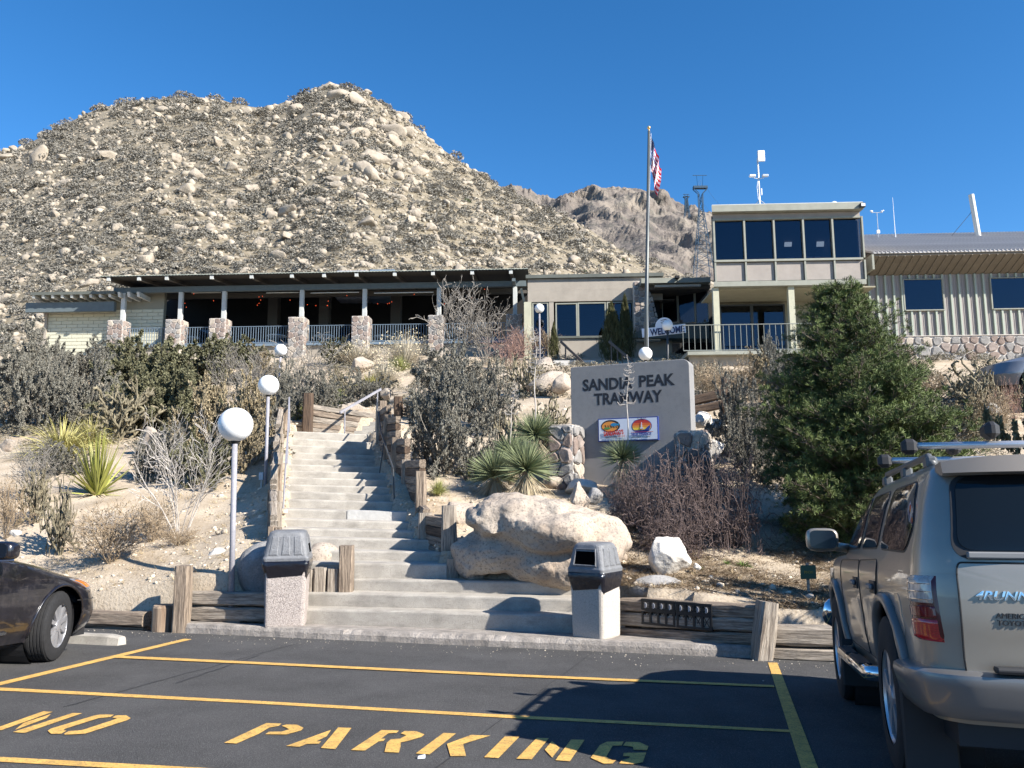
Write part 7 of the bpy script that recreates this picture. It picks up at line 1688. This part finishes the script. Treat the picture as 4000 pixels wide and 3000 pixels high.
def blades(seed, n, L, w, el0, el1, droop, nseg=4, base=.05, jl=.25, z0=0.0, taper=1.0, az=None):
    rs = np.random.RandomState(seed); a = rs.uniform(0, 2 * math.pi, n) if az is None else az; e = rs.uniform(el0, el1, n); l = L * rs.uniform(1 - jl, 1 + jl * .6, n)
    d = np.stack([np.cos(a) * np.cos(e), np.sin(a) * np.cos(e), np.sin(e)], -1); p0 = np.stack([np.cos(a), np.sin(a), np.zeros(n)], -1) * base * rs.rand(n)[:, None] + np.array([0, 0, z0]); sd_ = np.stack([-np.sin(a), np.cos(a), np.zeros(n)], -1)
    sd_ = nrm2(sd_ + rs.normal(0, .35, (n, 3))); t = np.linspace(0, 1, nseg + 1); dr = droop * rs.uniform(.5, 1.4, n)
    c = p0[:, None] + d[:, None] * (l[:, None] * t)[:, :, None]; c[:, :, 2] -= (dr * l)[:, None] * t[None] ** 2
    ww = w * np.clip(np.where(t < .25, .7 + 1.2 * t, 1.0) * (1 - t ** (1.6 * taper)), .04, 1); V = np.stack([c - sd_[:, None] * ww[None, :, None], c + sd_[:, None] * ww[None, :, None]], 2).reshape(-1, 3)
    b = (np.arange(n) * 2 * (nseg + 1))[:, None] + 2 * np.arange(nseg)[None]; F = np.stack([b, b + 1, b + 3, b + 2], -1).reshape(-1, 4); return V, F
def join(*vf):
    Vs, Fs, o = [], [], 0
    for v, f in vf: Vs.append(v); Fs.append(f + o); o += len(v)
    return np.concatenate(Vs), np.concatenate(Fs)
def leafmat(name, c, isl=.3, rough=.75): return mat(name, c, rough, island=isl, spec=.25)
PM = {}
def proto(kind, var, parts): PM[kind, var] = parts
def mk(name, vf, m): me = fast_mesh(name, *vf); me.materials.append(m); return (name, me)
def norm_unit(segs):
    P = np.array([s[1] for s in segs]); h = np.percentile(P[:, 2], 99); r = np.percentile(np.linalg.norm(P[:, :2], axis=1), 96); k = np.array([1 / r, 1 / r, 1 / h]); return [(s[0] * k, s[1] * k, s[2], s[3], s[4]) for s in segs]
T_GREY = leafmat('grey_twig', (.23, .21, .185)); T_PALE = leafmat('pale_twig', (.40, .365, .33), .2); T_DARK = leafmat('purple_brown_twig', (.135, .10, .092), .35); T_TAN = leafmat('tan_twig', (.29, .22, .145)); T_RED = leafmat('reddish_twig', (.30, .19, .155)); T_BRN = leafmat('brown_twig', (.14, .11, .085))
L_GREY = leafmat('grey_leaf', (.165, .157, .13), .4); L_OLIVE = leafmat('olive_leaf', (.125, .122, .070), .4); L_TAN = leafmat('tan_leaf', (.25, .205, .13), .4); L_DKG = leafmat('dark_green_leaf', (.10, .105, .065), .4)
for v in range(3):
    s = norm_unit(grow(20 + v, 22, 1.0, 1.45, 3, .12, .85, .55, .17, .05, .010, start=.12)); proto('grey_leafy', v, [mk('twigs', seg_mesh(s, 3, .0028), T_GREY), mk('foliage', leaf_mesh(s, 50000, .036, v, 1, .42), L_GREY)])
    s = norm_unit(grow(40 + v, 20, 1.0, 1.45, 3, .13, .85, .55, .17, .04, .011, start=.12)); proto('oak', v, [mk('twigs', seg_mesh(s, 3, .003), T_BRN), mk('foliage', leaf_mesh(s, 42000, .044, v + 5, 1, .6), L_OLIVE)])
    s = norm_unit(grow(60 + v, 13, 1.0, 1.35, 3, .13, .8, .55, .17, .04, .010, start=.12)); proto('tan_leafy', v, [mk('twigs', seg_mesh(s, 3, .003), T_GREY), mk('foliage', leaf_mesh(s, 20000, .046, v + 9, 1, .6), L_TAN)])
    s = norm_unit(grow(80 + v, 16, 1.0, .62, 3, .11, .85, .5, .13, .08, .010, start=.2)); proto('bare_grey', v, [mk('twigs', seg_mesh(s, 3, .0042), T_GREY)])
    s = norm_unit(grow(100 + v, 13, 1.0, 1.15, 3, .085, .95, .62, .33, -.01, .012, spread=1.1)); s2 = norm_unit(grow(130 + v, 13, 1.0, 1.2, 3, .09, .95, .6, .36, -.02, .011, spread=1.2)); proto('dark_tangle', v, [mk('twigs', join(seg_mesh(s, 3, .0042), seg_mesh(s2, 3, .0042)), T_DARK)])
    s = norm_unit(grow(150 + v, 26, 1.0, .85, 2, .10, .95, .5, .16, .05, .007, start=.15)); proto('dry_tan', v, [mk('twigs', seg_mesh(s, 3, .0036), T_TAN), mk('foliage', leaf_mesh(s, 2600, .045, v, 1, .35), T_TAN)])
    s = norm_unit(grow(170 + v, 22, 1.0, .9, 2, .11, .95, .5, .16, .04, .008, start=.15)); proto('red_twig', v, [mk('twigs', seg_mesh(s, 3, .0042), T_RED)])
    proto('bear_grass', v, [mk('foliage', join(blades(200 + v, 520, 1.05, .010, .35, 1.45, .62, 5, .08), blades(230 + v, 160, .9, .010, -.1, .5, .5, 4, .08)), leafmat('bear_grass_blade', (.37, .335, .13), .35))])
    proto('green_grass', v, [mk('foliage', blades(240 + v, 460, 1.1, .011, .55, 1.45, .50, 5, .10), leafmat('green_grass_blade', (.27, .285, .10), .35))])
    c = blades(260 + v, 900, .95, .008, .45, 1.45, .18, 3, .25, .35); proto('chamisa', v, [mk('foliage', c, leafmat('chamisa_stem', (.47, .42, .33), .3)), mk('flower_tufts', leaf_mesh([(np.array(c[0][i]), np.array(c[0][i]) + np.array([0, 0, .03]), 0, 0, 1) for i in range(6, len(c[0]), 8)], 900, .05, v, 0, .5), leafmat('chamisa_tuft', (.52, .45, .31), .25))])
    # cholla: chains of jointed spiny stems
    def cholla(seed, tilt, stems):
        s = grow(seed, stems, .9, tilt, 3, .13, .95, .55, .28, .12, .020, rk=.93, spread=1.2, start=.15); return norm_unit([(a, b, .019, .018, l) for a, b, _, _, l in s])
    s = cholla(300 + v, .95, 10); proto('cholla', v, [mk('stems', seg_mesh([(a, b, .024 if l < 2 else .021, .019, l) for a, b, _, _, l in s], 6), mat('cholla_stem', (.19, .165, .11), .9, var=.3, vscale=9, bump=1.0, bscale=40, island=.25)), mk('spines', leaf_mesh(s, 4200, .045, v, 0, .10), leafmat('cholla_spine', (.33, .28, .2), .3))])
# radial yuccas
def yucca_ball(v):
    rs = np.random.RandomState(400 + v); n = 520; d = nrm2(rs.normal(size=(n, 3))); d[:, 2] = np.where(d[:, 2] < -.35, -d[:, 2], d[:, 2]); d = nrm2(d); L = 1.0 * rs.uniform(.82, 1.08, n); t = np.array([0, .3, 1.0]); c = d[:, None] * (L[:, None] * t)[:, :, None] + np.array([0, 0, 1.15]); c[:, :, 2] -= .06 * t ** 2
    s = nrm2(np.cross(d, rs.normal(size=(n, 3)))); w = np.array([.010, .016, .002]); V = np.stack([c - s[:, None] * w[None, :, None], c + s[:, None] * w[None, :, None]], 2).reshape(-1, 3); b = (np.arange(n) * 6)[:, None] + 2 * np.arange(2)[None]; F = np.stack([b, b + 1, b + 3, b + 2], -1).reshape(-1, 4)
    sk = blades(430 + v, 260, .95, .013, -1.35, -.45, .25, 3, .12, .25, 1.0)
    tr = [(np.array([0, 0, -.1]), np.array([0.02, 0, .55]), .17, .15, 0), (np.array([.02, 0, .55]), np.array([0, 0, 1.15]), .15, .1, 0)]
    return [mk('foliage', (V, F), leafmat('yucca_blade', (.185, .215, .115), .32)), mk('dead_skirt', sk, leafmat('dead_yucca_leaf', (.42, .35, .235), .3)), mk('trunk', seg_mesh(tr, 10), mat('yucca_trunk', (.2, .16, .12), .95, bump=1, bscale=20))]
for v in range(2): proto('yucca', v, yucca_ball(v))
proto('broad_yucca', 0, [mk('foliage', join(blades(470, 90, 1.0, .030, .55, 1.5, .05, 4, .10, .18, 0, 1.2), blades(471, 34, .95, .030, .05, .6, .08, 4, .10, .18, 0, 1.2)), mat('broad_yucca_leaf', (.25, .255, .06), .5, island=.5, spec=.4)), mk('dry_leaves', blades(472, 40, .5, .03, -.3, .4, .3, 3, .12), leafmat('dead_yucca_leaf', (.4, .33, .22)))])
s = norm_unit(grow(503, 8, 1.0, .6, 3, .075, .95, .55, .09, .07, .012, rk=.6, start=.28, base=.12)); proto('sapling', 0, [mk('trunk', seg_mesh([q for q in s if q[4] == 0], 5), T_PALE), mk('twigs', seg_mesh([q for q in s if q[4] > 0], 3, .003), T_PALE)])
def stalk(v):
    rs = np.random.RandomState(520 + v); pts = [np.array([.02 * math.sin(k * .7 + v) * k / 10, 0, k / 14]) for k in range(15)]; S = [(a, b, .011 - .0006 * k, .010 - .0006 * k, 0) for k, (a, b) in enumerate(zip(pts, pts[1:]))]; B = []
    for k in range(46):
        z = rs.uniform(.45, .99); a = rs.uniform(0, 6.28); p = np.array([.02 * math.sin(z * 14 * .7 + v) * z * 1.4, 0, z]); l = .16 * (1.12 - z) + .03; q = p + np.array([math.cos(a), math.sin(a), -.05]) * l * .75; r = q + np.array([math.cos(a) * .4, math.sin(a) * .4, .5]) * l * .5; B += [(p, q, .0035, .003, 1), (q, r, .003, .0045, 1)]
    return [mk('stem', seg_mesh(S, 5), T_PALE), mk('seed_branches', seg_mesh(B, 3), T_PALE)]
for v in range(2): proto('stalk', v, stalk(v))
def cloudleaf(seed, n, prof, leaf):
    rs = np.random.RandomState(seed); z = rs.rand(n) ** .8; a = rs.uniform(0, 6.28, n); r = np.interp(z, [p[0] for p in prof], [p[1] for p in prof]) * (rs.rand(n) ** .35) * (1 + .28 * np.sin(a * 5 + z * 21) + .15 * np.sin(a * 9 - z * 40)); p = np.stack([r * np.cos(a), r * np.sin(a), z], -1)
    d = nrm2(np.stack([np.cos(a), np.sin(a), np.full(n, 1.0)], -1) + rs.normal(0, .45, (n, 3))); s = nrm2(np.cross(d, rs.normal(size=(n, 3)))); l = leaf * rs.uniform(.6, 1.3, n)[:, None]; V = np.stack([p - d * l * .3, p + s * l * .2, p + d * l, p - s * l * .2], 1).reshape(-1, 3); return V, np.arange(4 * n).reshape(n, 4)
for v in range(2): proto('juniper', v, [mk('crown', cloudleaf(540 + v, 5200, [(0, .55), (.15, .95), (.35, 1.0), (.6, .6), (.8, .35), (.92, .18), (1, .05)], .10), leafmat('juniper_foliage', (.075, .075, .03) if v == 0 else (.04, .05, .028), .45)), mk('trunk', seg_mesh([(np.array([0, 0, -.1]), np.array([0, 0, .8]), .05, .02, 0)], 6), T_BRN)])
PRNG = random.Random(5)
def plant(kind, name, label, cat, px, py, wpx, hpx, var=None, D=None, group=None, tilt=0.0, sink=.03, rz=None):
    g = at(px, py, D) if D else ground_at(px, py); k = mpp(px, py, g.y); vs = [b for a, b in PM if a == kind]; parts = PM[kind, PRNG.choice(vs) if var is None else var]
    e = thing(name, label, cat, g - Vector((0, 0, sink)), PRNG.uniform(0, 6.28) if rz is None else rz, group); e.scale = (wpx * k / 2, wpx * k / 2, hpx * k)
    if tilt: e.rotation_euler.y = tilt
    for nm, me in parts: link(nm, me, None, e)
    return e
SH = 'shrub'
# left bank, back to front
for a in (('grey_leafy', 'grey leafy shrub filling the far left edge below the white van', 90, 1540, 360, 270), ('grey_leafy', 'grey shrub in front of the block wall end of the terrace building', 330, 1480, 350, 150), ('grey_leafy', 'grey shrub against the middle of the block wall', 500, 1450, 300, 120), ('oak', 'olive scrub oak below the leftmost stone piers', 560, 1570, 420, 250), ('oak', 'olive scrub oak below the third stone pier, largest of the oaks', 760, 1510, 440, 190), ('oak', 'rounded olive oak reaching up to the railing beside the third pier', 890, 1440, 300, 125),
          ('grey_leafy', 'tall grey shrub at the left edge above the grass clump', 150, 1690, 340, 300), ('grey_leafy', 'grey shrub between the left grass clump and the oaks', 330, 1660, 340, 280), ('oak', 'dark olive oak above the cholla thicket', 560, 1690, 380, 240), ('oak', 'olive oak at centre of the left bank behind the white sapling', 720, 1690, 360, 240), ('tan_leafy', 'tan leaved shrub just left of the nearest globe lamp', 830, 1780, 330, 300), ('tan_leafy', 'tan leaved shrub crowding the second globe lamp post', 960, 1740, 260, 270), ('tan_leafy', 'tan leaved shrub under the second globe lamp beside the timber edging', 960, 1830, 190, 190),
          ('bare_grey', 'pale bare twiggy bush above the nearest globe lamp', 880, 1560, 150, 230), ('bare_grey', 'grey bare bush behind the second lamp globe', 970, 1620, 190, 230), ('grey_leafy', 'low grey shrub behind the white bare sapling', 640, 1870, 330, 190), ('oak', 'brownish shrub at the right foot of the white sapling', 810, 1880, 260, 210), ('bare_grey', 'greyish purple bare bush left of the broad yucca', 120, 1960, 270, 260), ('grey_leafy', 'low grey brush behind the broad yucca', 230, 1850, 260, 120),
          ('dry_tan', 'dry reddish tan bush at the left edge above the dark car', 20, 2110, 170, 240), ('dry_tan', 'wide dry tan bush left of the white sapling base', 430, 2195, 330, 240), ('dry_tan', 'low dry brush patch right of the wide dry bush', 590, 2120, 200, 170), ('dry_tan', 'small dry brush at the foot of the white sapling', 700, 2130, 190, 80),
          ('bare_grey', 'dark grey bare bush right of the farthest lamp, under the terrace railing', 1210, 1560, 300, 270), ('bare_grey', 'grey bare bush left of the farthest lamp', 1010, 1560, 180, 220), ('oak', 'dark shrub against the base of the middle stone pier', 1330, 1420, 190, 90), ('grey_leafy', 'grey shrub above the top landing retaining wall', 1230, 1620, 260, 170), ('grey_leafy', 'dark grey shrub between the two grass clumps above the landing', 1420, 1590, 220, 150), ('grey_leafy', 'grey shrub beside the second lamp and the dark landing post', 1120, 1640, 210, 230), ('tan_leafy', 'small tan shrub left of the farthest lamp foot', 1010, 1480, 160, 120),
          ('chamisa', 'pale feathery brush below the widest terrace railing', 1400, 1430, 250, 110), ('chamisa', 'silvery feathery brush with tan tufts below the right terrace railing', 1580, 1430, 230, 150), ('chamisa', 'pale feathery brush above the grasses left of the big grey shrub', 1500, 1500, 200, 110),
          ('bare_grey', 'tall branchy bare bush standing before the terrace post', 1790, 1420, 300, 350), ('bare_grey', 'bare bush with long upright twigs right of the tall branchy bush', 1890, 1420, 220, 270), ('grey_leafy', 'grey shrub below the tall branchy bush', 1760, 1560, 330, 220), ('grey_leafy', 'big grey leafy shrub beside the staircase, largest right of the steps', 1745, 1850, 430, 430), ('grey_leafy', 'grey leafy shrub behind the big one, left of the cholla thicket', 1900, 1680, 280, 280), ('red_twig', 'reddish twiggy bush at the right end of the terrace', 1990, 1440, 200, 170), ('red_twig', 'rusty bush below the right stone pier of the terrace', 2060, 1400, 130, 130),
          ('dry_tan', 'pale straw coloured bush beside the lobby lamp', 2135, 1400, 130, 120), ('grey_leafy', 'low grey shrub behind the pale grass clump near the steps', 1640, 1640, 150, 130),
          ('dark_tangle', 'dark purple brown tangled bush in front of the sign, left one', 2530, 2090, 340, 290), ('dark_tangle', 'dark purple brown tangled bush in the centre below the sign', 2690, 2150, 380, 380), ('dark_tangle', 'dark tangled bush beside the pine', 2870, 2150, 300, 370), ('dark_tangle', 'low dark tangled bush behind the white pointed rock', 2620, 2170, 300, 190),
          ('dark_tangle', 'dark tangled bush at the right foot of the sign wall', 2740, 1990, 330, 260), ('dark_tangle', 'dark tangled bush reaching left in front of the sign foot', 2450, 2050, 230, 190), ('grey_leafy', 'grey green shrub between the sign and the pine', 2890, 1790, 230, 330), ('grey_leafy', 'grey shrub at the left edge of the pine', 2950, 1880, 220, 250), ('dry_tan', 'rusty dry bush right of the sign wall top', 2760, 1560, 150, 150), ('dry_tan', 'tan dry bush under the balcony right of the sign', 2860, 1580, 230, 190), ('tan_leafy', 'tan brush below the balcony deck', 2960, 1540, 200, 160), ('grey_leafy', 'grey sprig bush reaching over the balcony rail left of the pine', 3010, 1500, 140, 190), ('grey_leafy', 'grey shrub behind the left edge of the pine', 3060, 1600, 200, 220),
          ('dry_tan', 'dry tan bush at right behind the cholla', 3900, 1700, 220, 190), ('tan_leafy', 'tan shrub right of the pine beside the white rock', 3760, 1720, 200, 160), ('red_twig', 'rusty bush at the right edge beside the roof rack', 3960, 1640, 150, 170), ('dry_tan', 'dry brush under the stone base at right', 3620, 1560, 250, 130)):
    plant(a[0], 'desert_shrub', a[1], SH, *a[2:])
shade_bush = plant('oak', 'desert_shrub', 'unseen bush added outside the right edge to shade the timbers', SH, 4400, 2400, 720, 1050, D=8.9)  # out of view, added to cast shade on the right wall and slope
shade_bush.location.z = tz(shade_bush.location.x, shade_bush.location.y) - .1
for a in (('bear_grass', 'big pale yellow bear grass clump on the left bank', 240, 1780, 440, 240), ('bear_grass', 'second yellow grass clump right behind the big one', 345, 1740, 300, 200), ('green_grass', 'green grass clump above the landing timbers', 1325, 1600, 170, 130), ('bear_grass', 'yellow green grass clump below the pale feathery brush', 1445, 1520, 230, 110), ('green_grass', 'green grass clump left of the big grey shrub top', 1560, 1450, 160, 90), ('green_grass', 'small green clump beside the dark landing post', 1165, 1640, 130, 120), ('green_grass', 'round green grass clump against the right timber wall', 1712, 1935, 130, 105), ('bear_grass', 'yellow grass clump left of the round yuccas', 1860, 1860, 170, 130), ('bear_grass', 'dry grass fan at the right edge of the big grey shrub', 1830, 1800, 120, 100), ('green_grass', 'narrow leaved silvery clump below the tall branchy bush', 1850, 1390, 150, 100)): plant(a[0], 'bear_grass', a[1], 'grass clump', *a[2:])
for a in (('cholla thicket of jointed stems behind the grass clumps', 470, 1720, 300, 240), ('cholla with tan joints at the left bank above the big grass clump', 300, 1640, 190, 130), ('cholla sapling with forked stems behind the dark car', 235, 2170, 150, 300), ('leaning cholla beside the cholla sapling', 130, 2050, 150, 230), ('cholla thicket left of the sign wall', 2140, 1760, 240, 210), ('cholla cactus behind the round yuccas', 1990, 1800, 190, 190), ('pale cholla thicket below the small lobby steps', 2060, 1540, 200, 170), ('cholla among grasses below the farthest lamp', 1330, 1540, 140, 110), ('tall pale cholla at right behind the pine', 3830, 1620, 300, 210), ('cholla reaching over the hood of the grey van', 3940, 1560, 210, 160)): plant('cholla', 'cholla_cactus', a[0], 'cactus', *a[1:])
plant('sapling', 'bare_sapling', 'white barked leafless sapling on the left bank', 'tree', 700, 2105, 360, 500, sink=.02)
plant('broad_yucca', 'broad_yucca', 'broad leaved yellow green yucca on the left bank', 'yucca', 378, 1930, 290, 265)
for lab, px, cy, r, D, v in (('round spiky yucca with pale skirt, front one behind the huge boulder', 2055, 1835, 138, 15.2, 0), ('round spiky yucca topmost of the group by the left stone pier', 2090, 1700, 112, 16.6, 1), ('round spiky yucca leftmost of the group', 1932, 1855, 122, 15.8, 1), ('round spiky yucca before the sign wall under the coloured board', 2432, 1792, 96, 15.3, 0), ('pale green yucca rosette peeking behind the front yucca', 2000, 1775, 95, 16.2, 0)):
    c = at(px, cy, D); k = mpp(px, cy, D); e = thing('yucca', lab, 'yucca', c - Vector((0, 0, 1.15 * r * k)), PRNG.uniform(0, 6)); e.scale = (r * k,) * 3
    for nm, me in PM['yucca', v]: link(nm, me, None, e)
for lab, px, y0, y1, D, v, tl in (('pale dry yucca flower stalk in front of the sign lettering', 2452, 1720, 1385, 15.3, 0, .02), ('tall pale dry yucca flower stalk left of the sign wall', 2092, 1640, 1270, 16.6, 1, -.0), ('leaning dry yucca stalk left of the tall stalk', 1990, 1720, 1470, 16.2, 0, .08)):
    b, t_ = at(px, y0, D), at(px, y1, D); H_ = t_.z - b.z; e = thing('flower_stalk', lab, 'flower stalk', b - Vector((0, 0, .15)), 0); e.scale = (H_ * .85, H_ * .85, H_ + .15); e.rotation_euler.y = tl
    for nm, me in PM['stalk', v]: link(nm, me, None, e)
plant('juniper', 'juniper_tree', 'olive brown juniper in front of the lobby windows', 'tree', 2392, 1405, 95, 225, 0, D=35.5, sink=.1); plant('juniper', 'juniper_tree', 'dark narrow juniper beside the stone wing wall', 'tree', 2446, 1400, 70, 250, 1, D=36.5, sink=.1); plant('juniper', 'juniper_tree', 'tiny juniper sprig behind the straw coloured bush', 'tree', 2165, 1400, 40, 140, 0, D=37)
# pinyon pine
def pine():
    rs = np.random.RandomState(77); g = at(3405, 2170, 13.4); k = mpp(3385, 1700, 13.4); H = at(3310, 1068, 13.4).z - g.z; RM = 420 * k
    e = thing('pine_tree', 'bushy green pinyon pine standing right of the sign behind the silver vehicle', 'tree', g - Vector((0, 0, .1)))
    S, tips = [], []; lean = np.array([-.055, 0, 0])
    prof = ([0, .06, .2, .35, .5, .62, .75, .88, 1.0], [.85, 1.0, 1.02, .97, .83, .66, .49, .31, .09])
    ax = lambda z: np.array([lean[0] * z * H * 1.2, 0, z * H])
    for i in range(14): S.append((ax(i / 14) - np.array([0, 0, .3 if i == 0 else 0]), ax((i + 1) / 14), .10 * (1 - i / 14) + .012, .10 * (1 - (i + 1) / 14) + .012, 0))
    nb = 320
    for b in range(nb):
        z = .015 + .975 * ((b + rs.rand()) / nb) ** .95; L = RM * np.interp(z, *prof) * rs.uniform(.72, 1.12); a = b * 2.4 + rs.normal(0, .4); L *= 1 + .09 * math.sin(3 * a + z * 11); 
        p = ax(max(0, z - .05)); d = np.array([math.cos(a), math.sin(a), rs.uniform(.05, .55) + (.8 * max(0, z - .7))]); d = nrm(d); n = max(3, int(L / .17)); r = .022 * L / RM + .006
        side = nrm(np.cross(d, [0, 0, 1]))
        for i in range(n):
            d2 = nrm(d + rs.normal(0, .12, 3) + np.array([0, 0, .10 * i / n])); q = p + d2 * L / n; S.append((p, q, r * (1 - i / n) + .004, r * (1 - (i + 1) / n) + .004, 1)); t = (i + 1) / n
            if t > .28:
                for s_ in (-1, 1, 0):
                    m = 1 + int(3.0 * rs.rand()); w = L * .34 * (1.15 - t) + .10
                    dd = nrm(d2 * .8 + side * s_ * .9 + np.array([0, 0, .35]) + rs.normal(0, .25, 3)); pp = q
                    for j in range(max(1, int(w / .11))):
                        qq = pp + dd * .11; S.append((pp, qq, .006, .004, 2)); 
                        for _ in range(m): tips.append((qq + rs.normal(0, .045, 3), nrm(dd + rs.normal(0, .35, 3) + np.array([0, 0, .25]))))
                        pp = qq
            p = q
    P = np.array([t[0] for t in tips]); Dv = np.array([t[1] for t in tips]); print('pine tufts', len(P))
    if len(P) > 36000: i = rs.choice(len(P), 36000, False); P, Dv = P[i], Dv[i]
    N = len(P); nn = 20; A = nrm2(np.cross(Dv, rs.normal(size=(N, 3)))); B = np.cross(Dv, A); ph = rs.uniform(0, 6.28, (N, nn)); sp_ = rs.uniform(.15, 1.25, (N, nn)); l = rs.uniform(.06, .10, (N, nn))
    nd = Dv[:, None] * np.cos(sp_)[..., None] + (A[:, None] * np.cos(ph)[..., None] + B[:, None] * np.sin(ph)[..., None]) * np.sin(sp_)[..., None]
    sdv = np.cross(nd, Dv[:, None] + rs.normal(0, .5, (N, nn, 3))); sdv /= np.linalg.norm(sdv, axis=-1)[..., None] + 1e-9; tip = P[:, None] + nd * l[..., None]
    V = np.concatenate([P[:, None], (tip - sdv * .0042 - nd * .012), (tip + sdv * .0042)], 1).reshape(-1, 3); b = (np.arange(N) * (1 + 2 * nn))[:, None]; F = np.stack([b + 0 * np.arange(nn), b + 1 + np.arange(nn), b + 1 + nn + np.arange(nn)], -1).reshape(-1, 3)
    me = fast_mesh('crown', V, F); link('crown', me, mat('pinyon_needles', (.092, .122, .037), .6, island=.5, spec=.3), e)
    link('trunk', fast_mesh('trunk', *seg_mesh([s for s in S if s[4] == 0], 9)), mat('pine_bark', (.13, .10, .08), .95, bump=1, bscale=14), e); link('branches', fast_mesh('branches', *seg_mesh([s for s in S if s[4] > 0], 4)), leafmat('pine_twig', (.17, .14, .11)), e)
pine()
# second small conifer skirt left of the pine trunk
# ------------------------------------------------------------------ ground litter: stones, dry grass
rs = np.random.RandomState(31)
def spread(n, ulo, uhi, vlo, vhi):
    u = rs.uniform(ulo, uhi, n); v = VB + .05 + (vhi - VB) * rs.rand(n) ** 1.5; xy = np.stack([E1.x * u + E2.x * v, E1.y * u + E2.y * v], -1); keep = ~in_poly(xy, poly) & ~in_poly(xy, lowp) & ~((u > ua - .4) & (u < ub_) & (v < VK + .85)); xy = xy[keep]; return np.column_stack([xy, terr(xy)])
g = spread(5200, -12, 9, 0, 26); s_ = np.exp(rs.normal(math.log(.022), .55, len(g))); s_ = np.clip(s_, .01, .09)
scatter('gravel', [rock_shape(1, 700 + k, 4, .1, (.6, .9), (1, .9, .6)) for k in range(5)], g, rand_rot(rs, len(g), .4), s_, rs.randint(0, 5, len(g)), mat('gravel_stone', (.50, .43, .34), .95, island=.4), label='loose stones and gravel on the bare slope')
g = spread(5200, -12, 9, 0, 24)
gp = [blades(720 + k, 16, 1.0, .022, .1, 1.3, .4, 2, .15, .5) for k in range(4)]
scatter('dry_grass', gp, g, rand_rot(rs, len(g), .1), rs.uniform(.05, .15, len(g)), rs.randint(0, 4, len(g)), leafmat('straw', (.47, .37, .22), .35), label='short dry straw and litter on the bare slope')
for k, (px, py) in enumerate(((2905, 2215), (2840, 2205), (2740, 2225))):
    e = thing('weed_tuft', ('green weed tuft on bare soil near the garden sign', 'small green weed left of the larger weed tuft', 'tiny green weed beside the pointed white rock')[k], 'weed', ground_at(px, py)); s2 = (.16, .10, .07)[k]; e.scale = (s2,) * 3
    link('foliage', fast_mesh('weed', *blades(760 + k, 60, 1.0, .05, .2, 1.2, .4, 3, .3)), leafmat('weed_green', (.13, .20, .05)), e)
# brown needle litter under the pine and the dark shrubs, low brush filling the upper bank
gp = [blades(780 + k, 9, 1.0, .06, .0, .5, .1, 1, .5, .5) for k in range(3)]
u_ = rs.uniform(E1.dot(at(2350, 2300, 11)), 8.5, 20000); v_ = VB + .05 + rs.rand(20000) ** 1.3 * 4.5; xy = np.stack([E1.x * u_ + E2.x * v_, E1.y * u_ + E2.y * v_], -1); keep = ~((u_ < ub_) & (v_ < VK + .85)); xy = xy[keep]; g = np.column_stack([xy, terr(xy) + .004])
scatter('pine_litter', gp, g, rand_rot(rs, len(g), .15), rs.uniform(.05, .13, len(g)), rs.randint(0, 3, len(g)), leafmat('brown_litter', (.20, .145, .09), .45), label='brown needle litter covering the soil under the pine')
fb_ = [bush_proto(600 + k, 420, flat=.7, leaf=.11) for k in range(4)]
pts = []
while len(pts) < 560:
    px, py = rs.uniform(-150, 3900), rs.uniform(1400, 1800)
    if 1080 < px < 1640 and py > 1600: continue
    if py > 1560 and 1640 < px < 2900: continue
    if px < 1050 and py > 1760: continue
    pts.append(ground_at(px, py))
g = np.array([p[:] for p in pts])
scatter('low_brush', fb_, g, rand_rot(rs, len(g), .2), rs.uniform(.25, .7, len(g)), rs.randint(0, 4, len(g)), leafmat('low_brush_leaf', (.185, .165, .12), .45), label='low dry brush filling the bank between the shrubs')
u_ = rs.uniform(-9, 4.5, 520); v_ = VK - .02 - np.abs(rs.normal(0, .5, 520)); xy = np.stack([E1.x * u_ + E2.x * v_, E1.y * u_ + E2.y * v_], -1); g = np.column_stack([xy, [lot_z(a, b) + .003 for a, b in xy]])
scatter('grit', [rock_shape(1, 900 + k, 4, .1, (.6, .9), (1, .9, .6)) for k in range(3)], g, rand_rot(rs, len(g), .4), np.clip(np.exp(rs.normal(math.log(.0045), .45, len(g))), .0025, .014), rs.randint(0, 3, len(g)), mat('grit_stone', (.42, .37, .30), .95, island=.4), label='loose pale grit washed along the kerb on the asphalt')
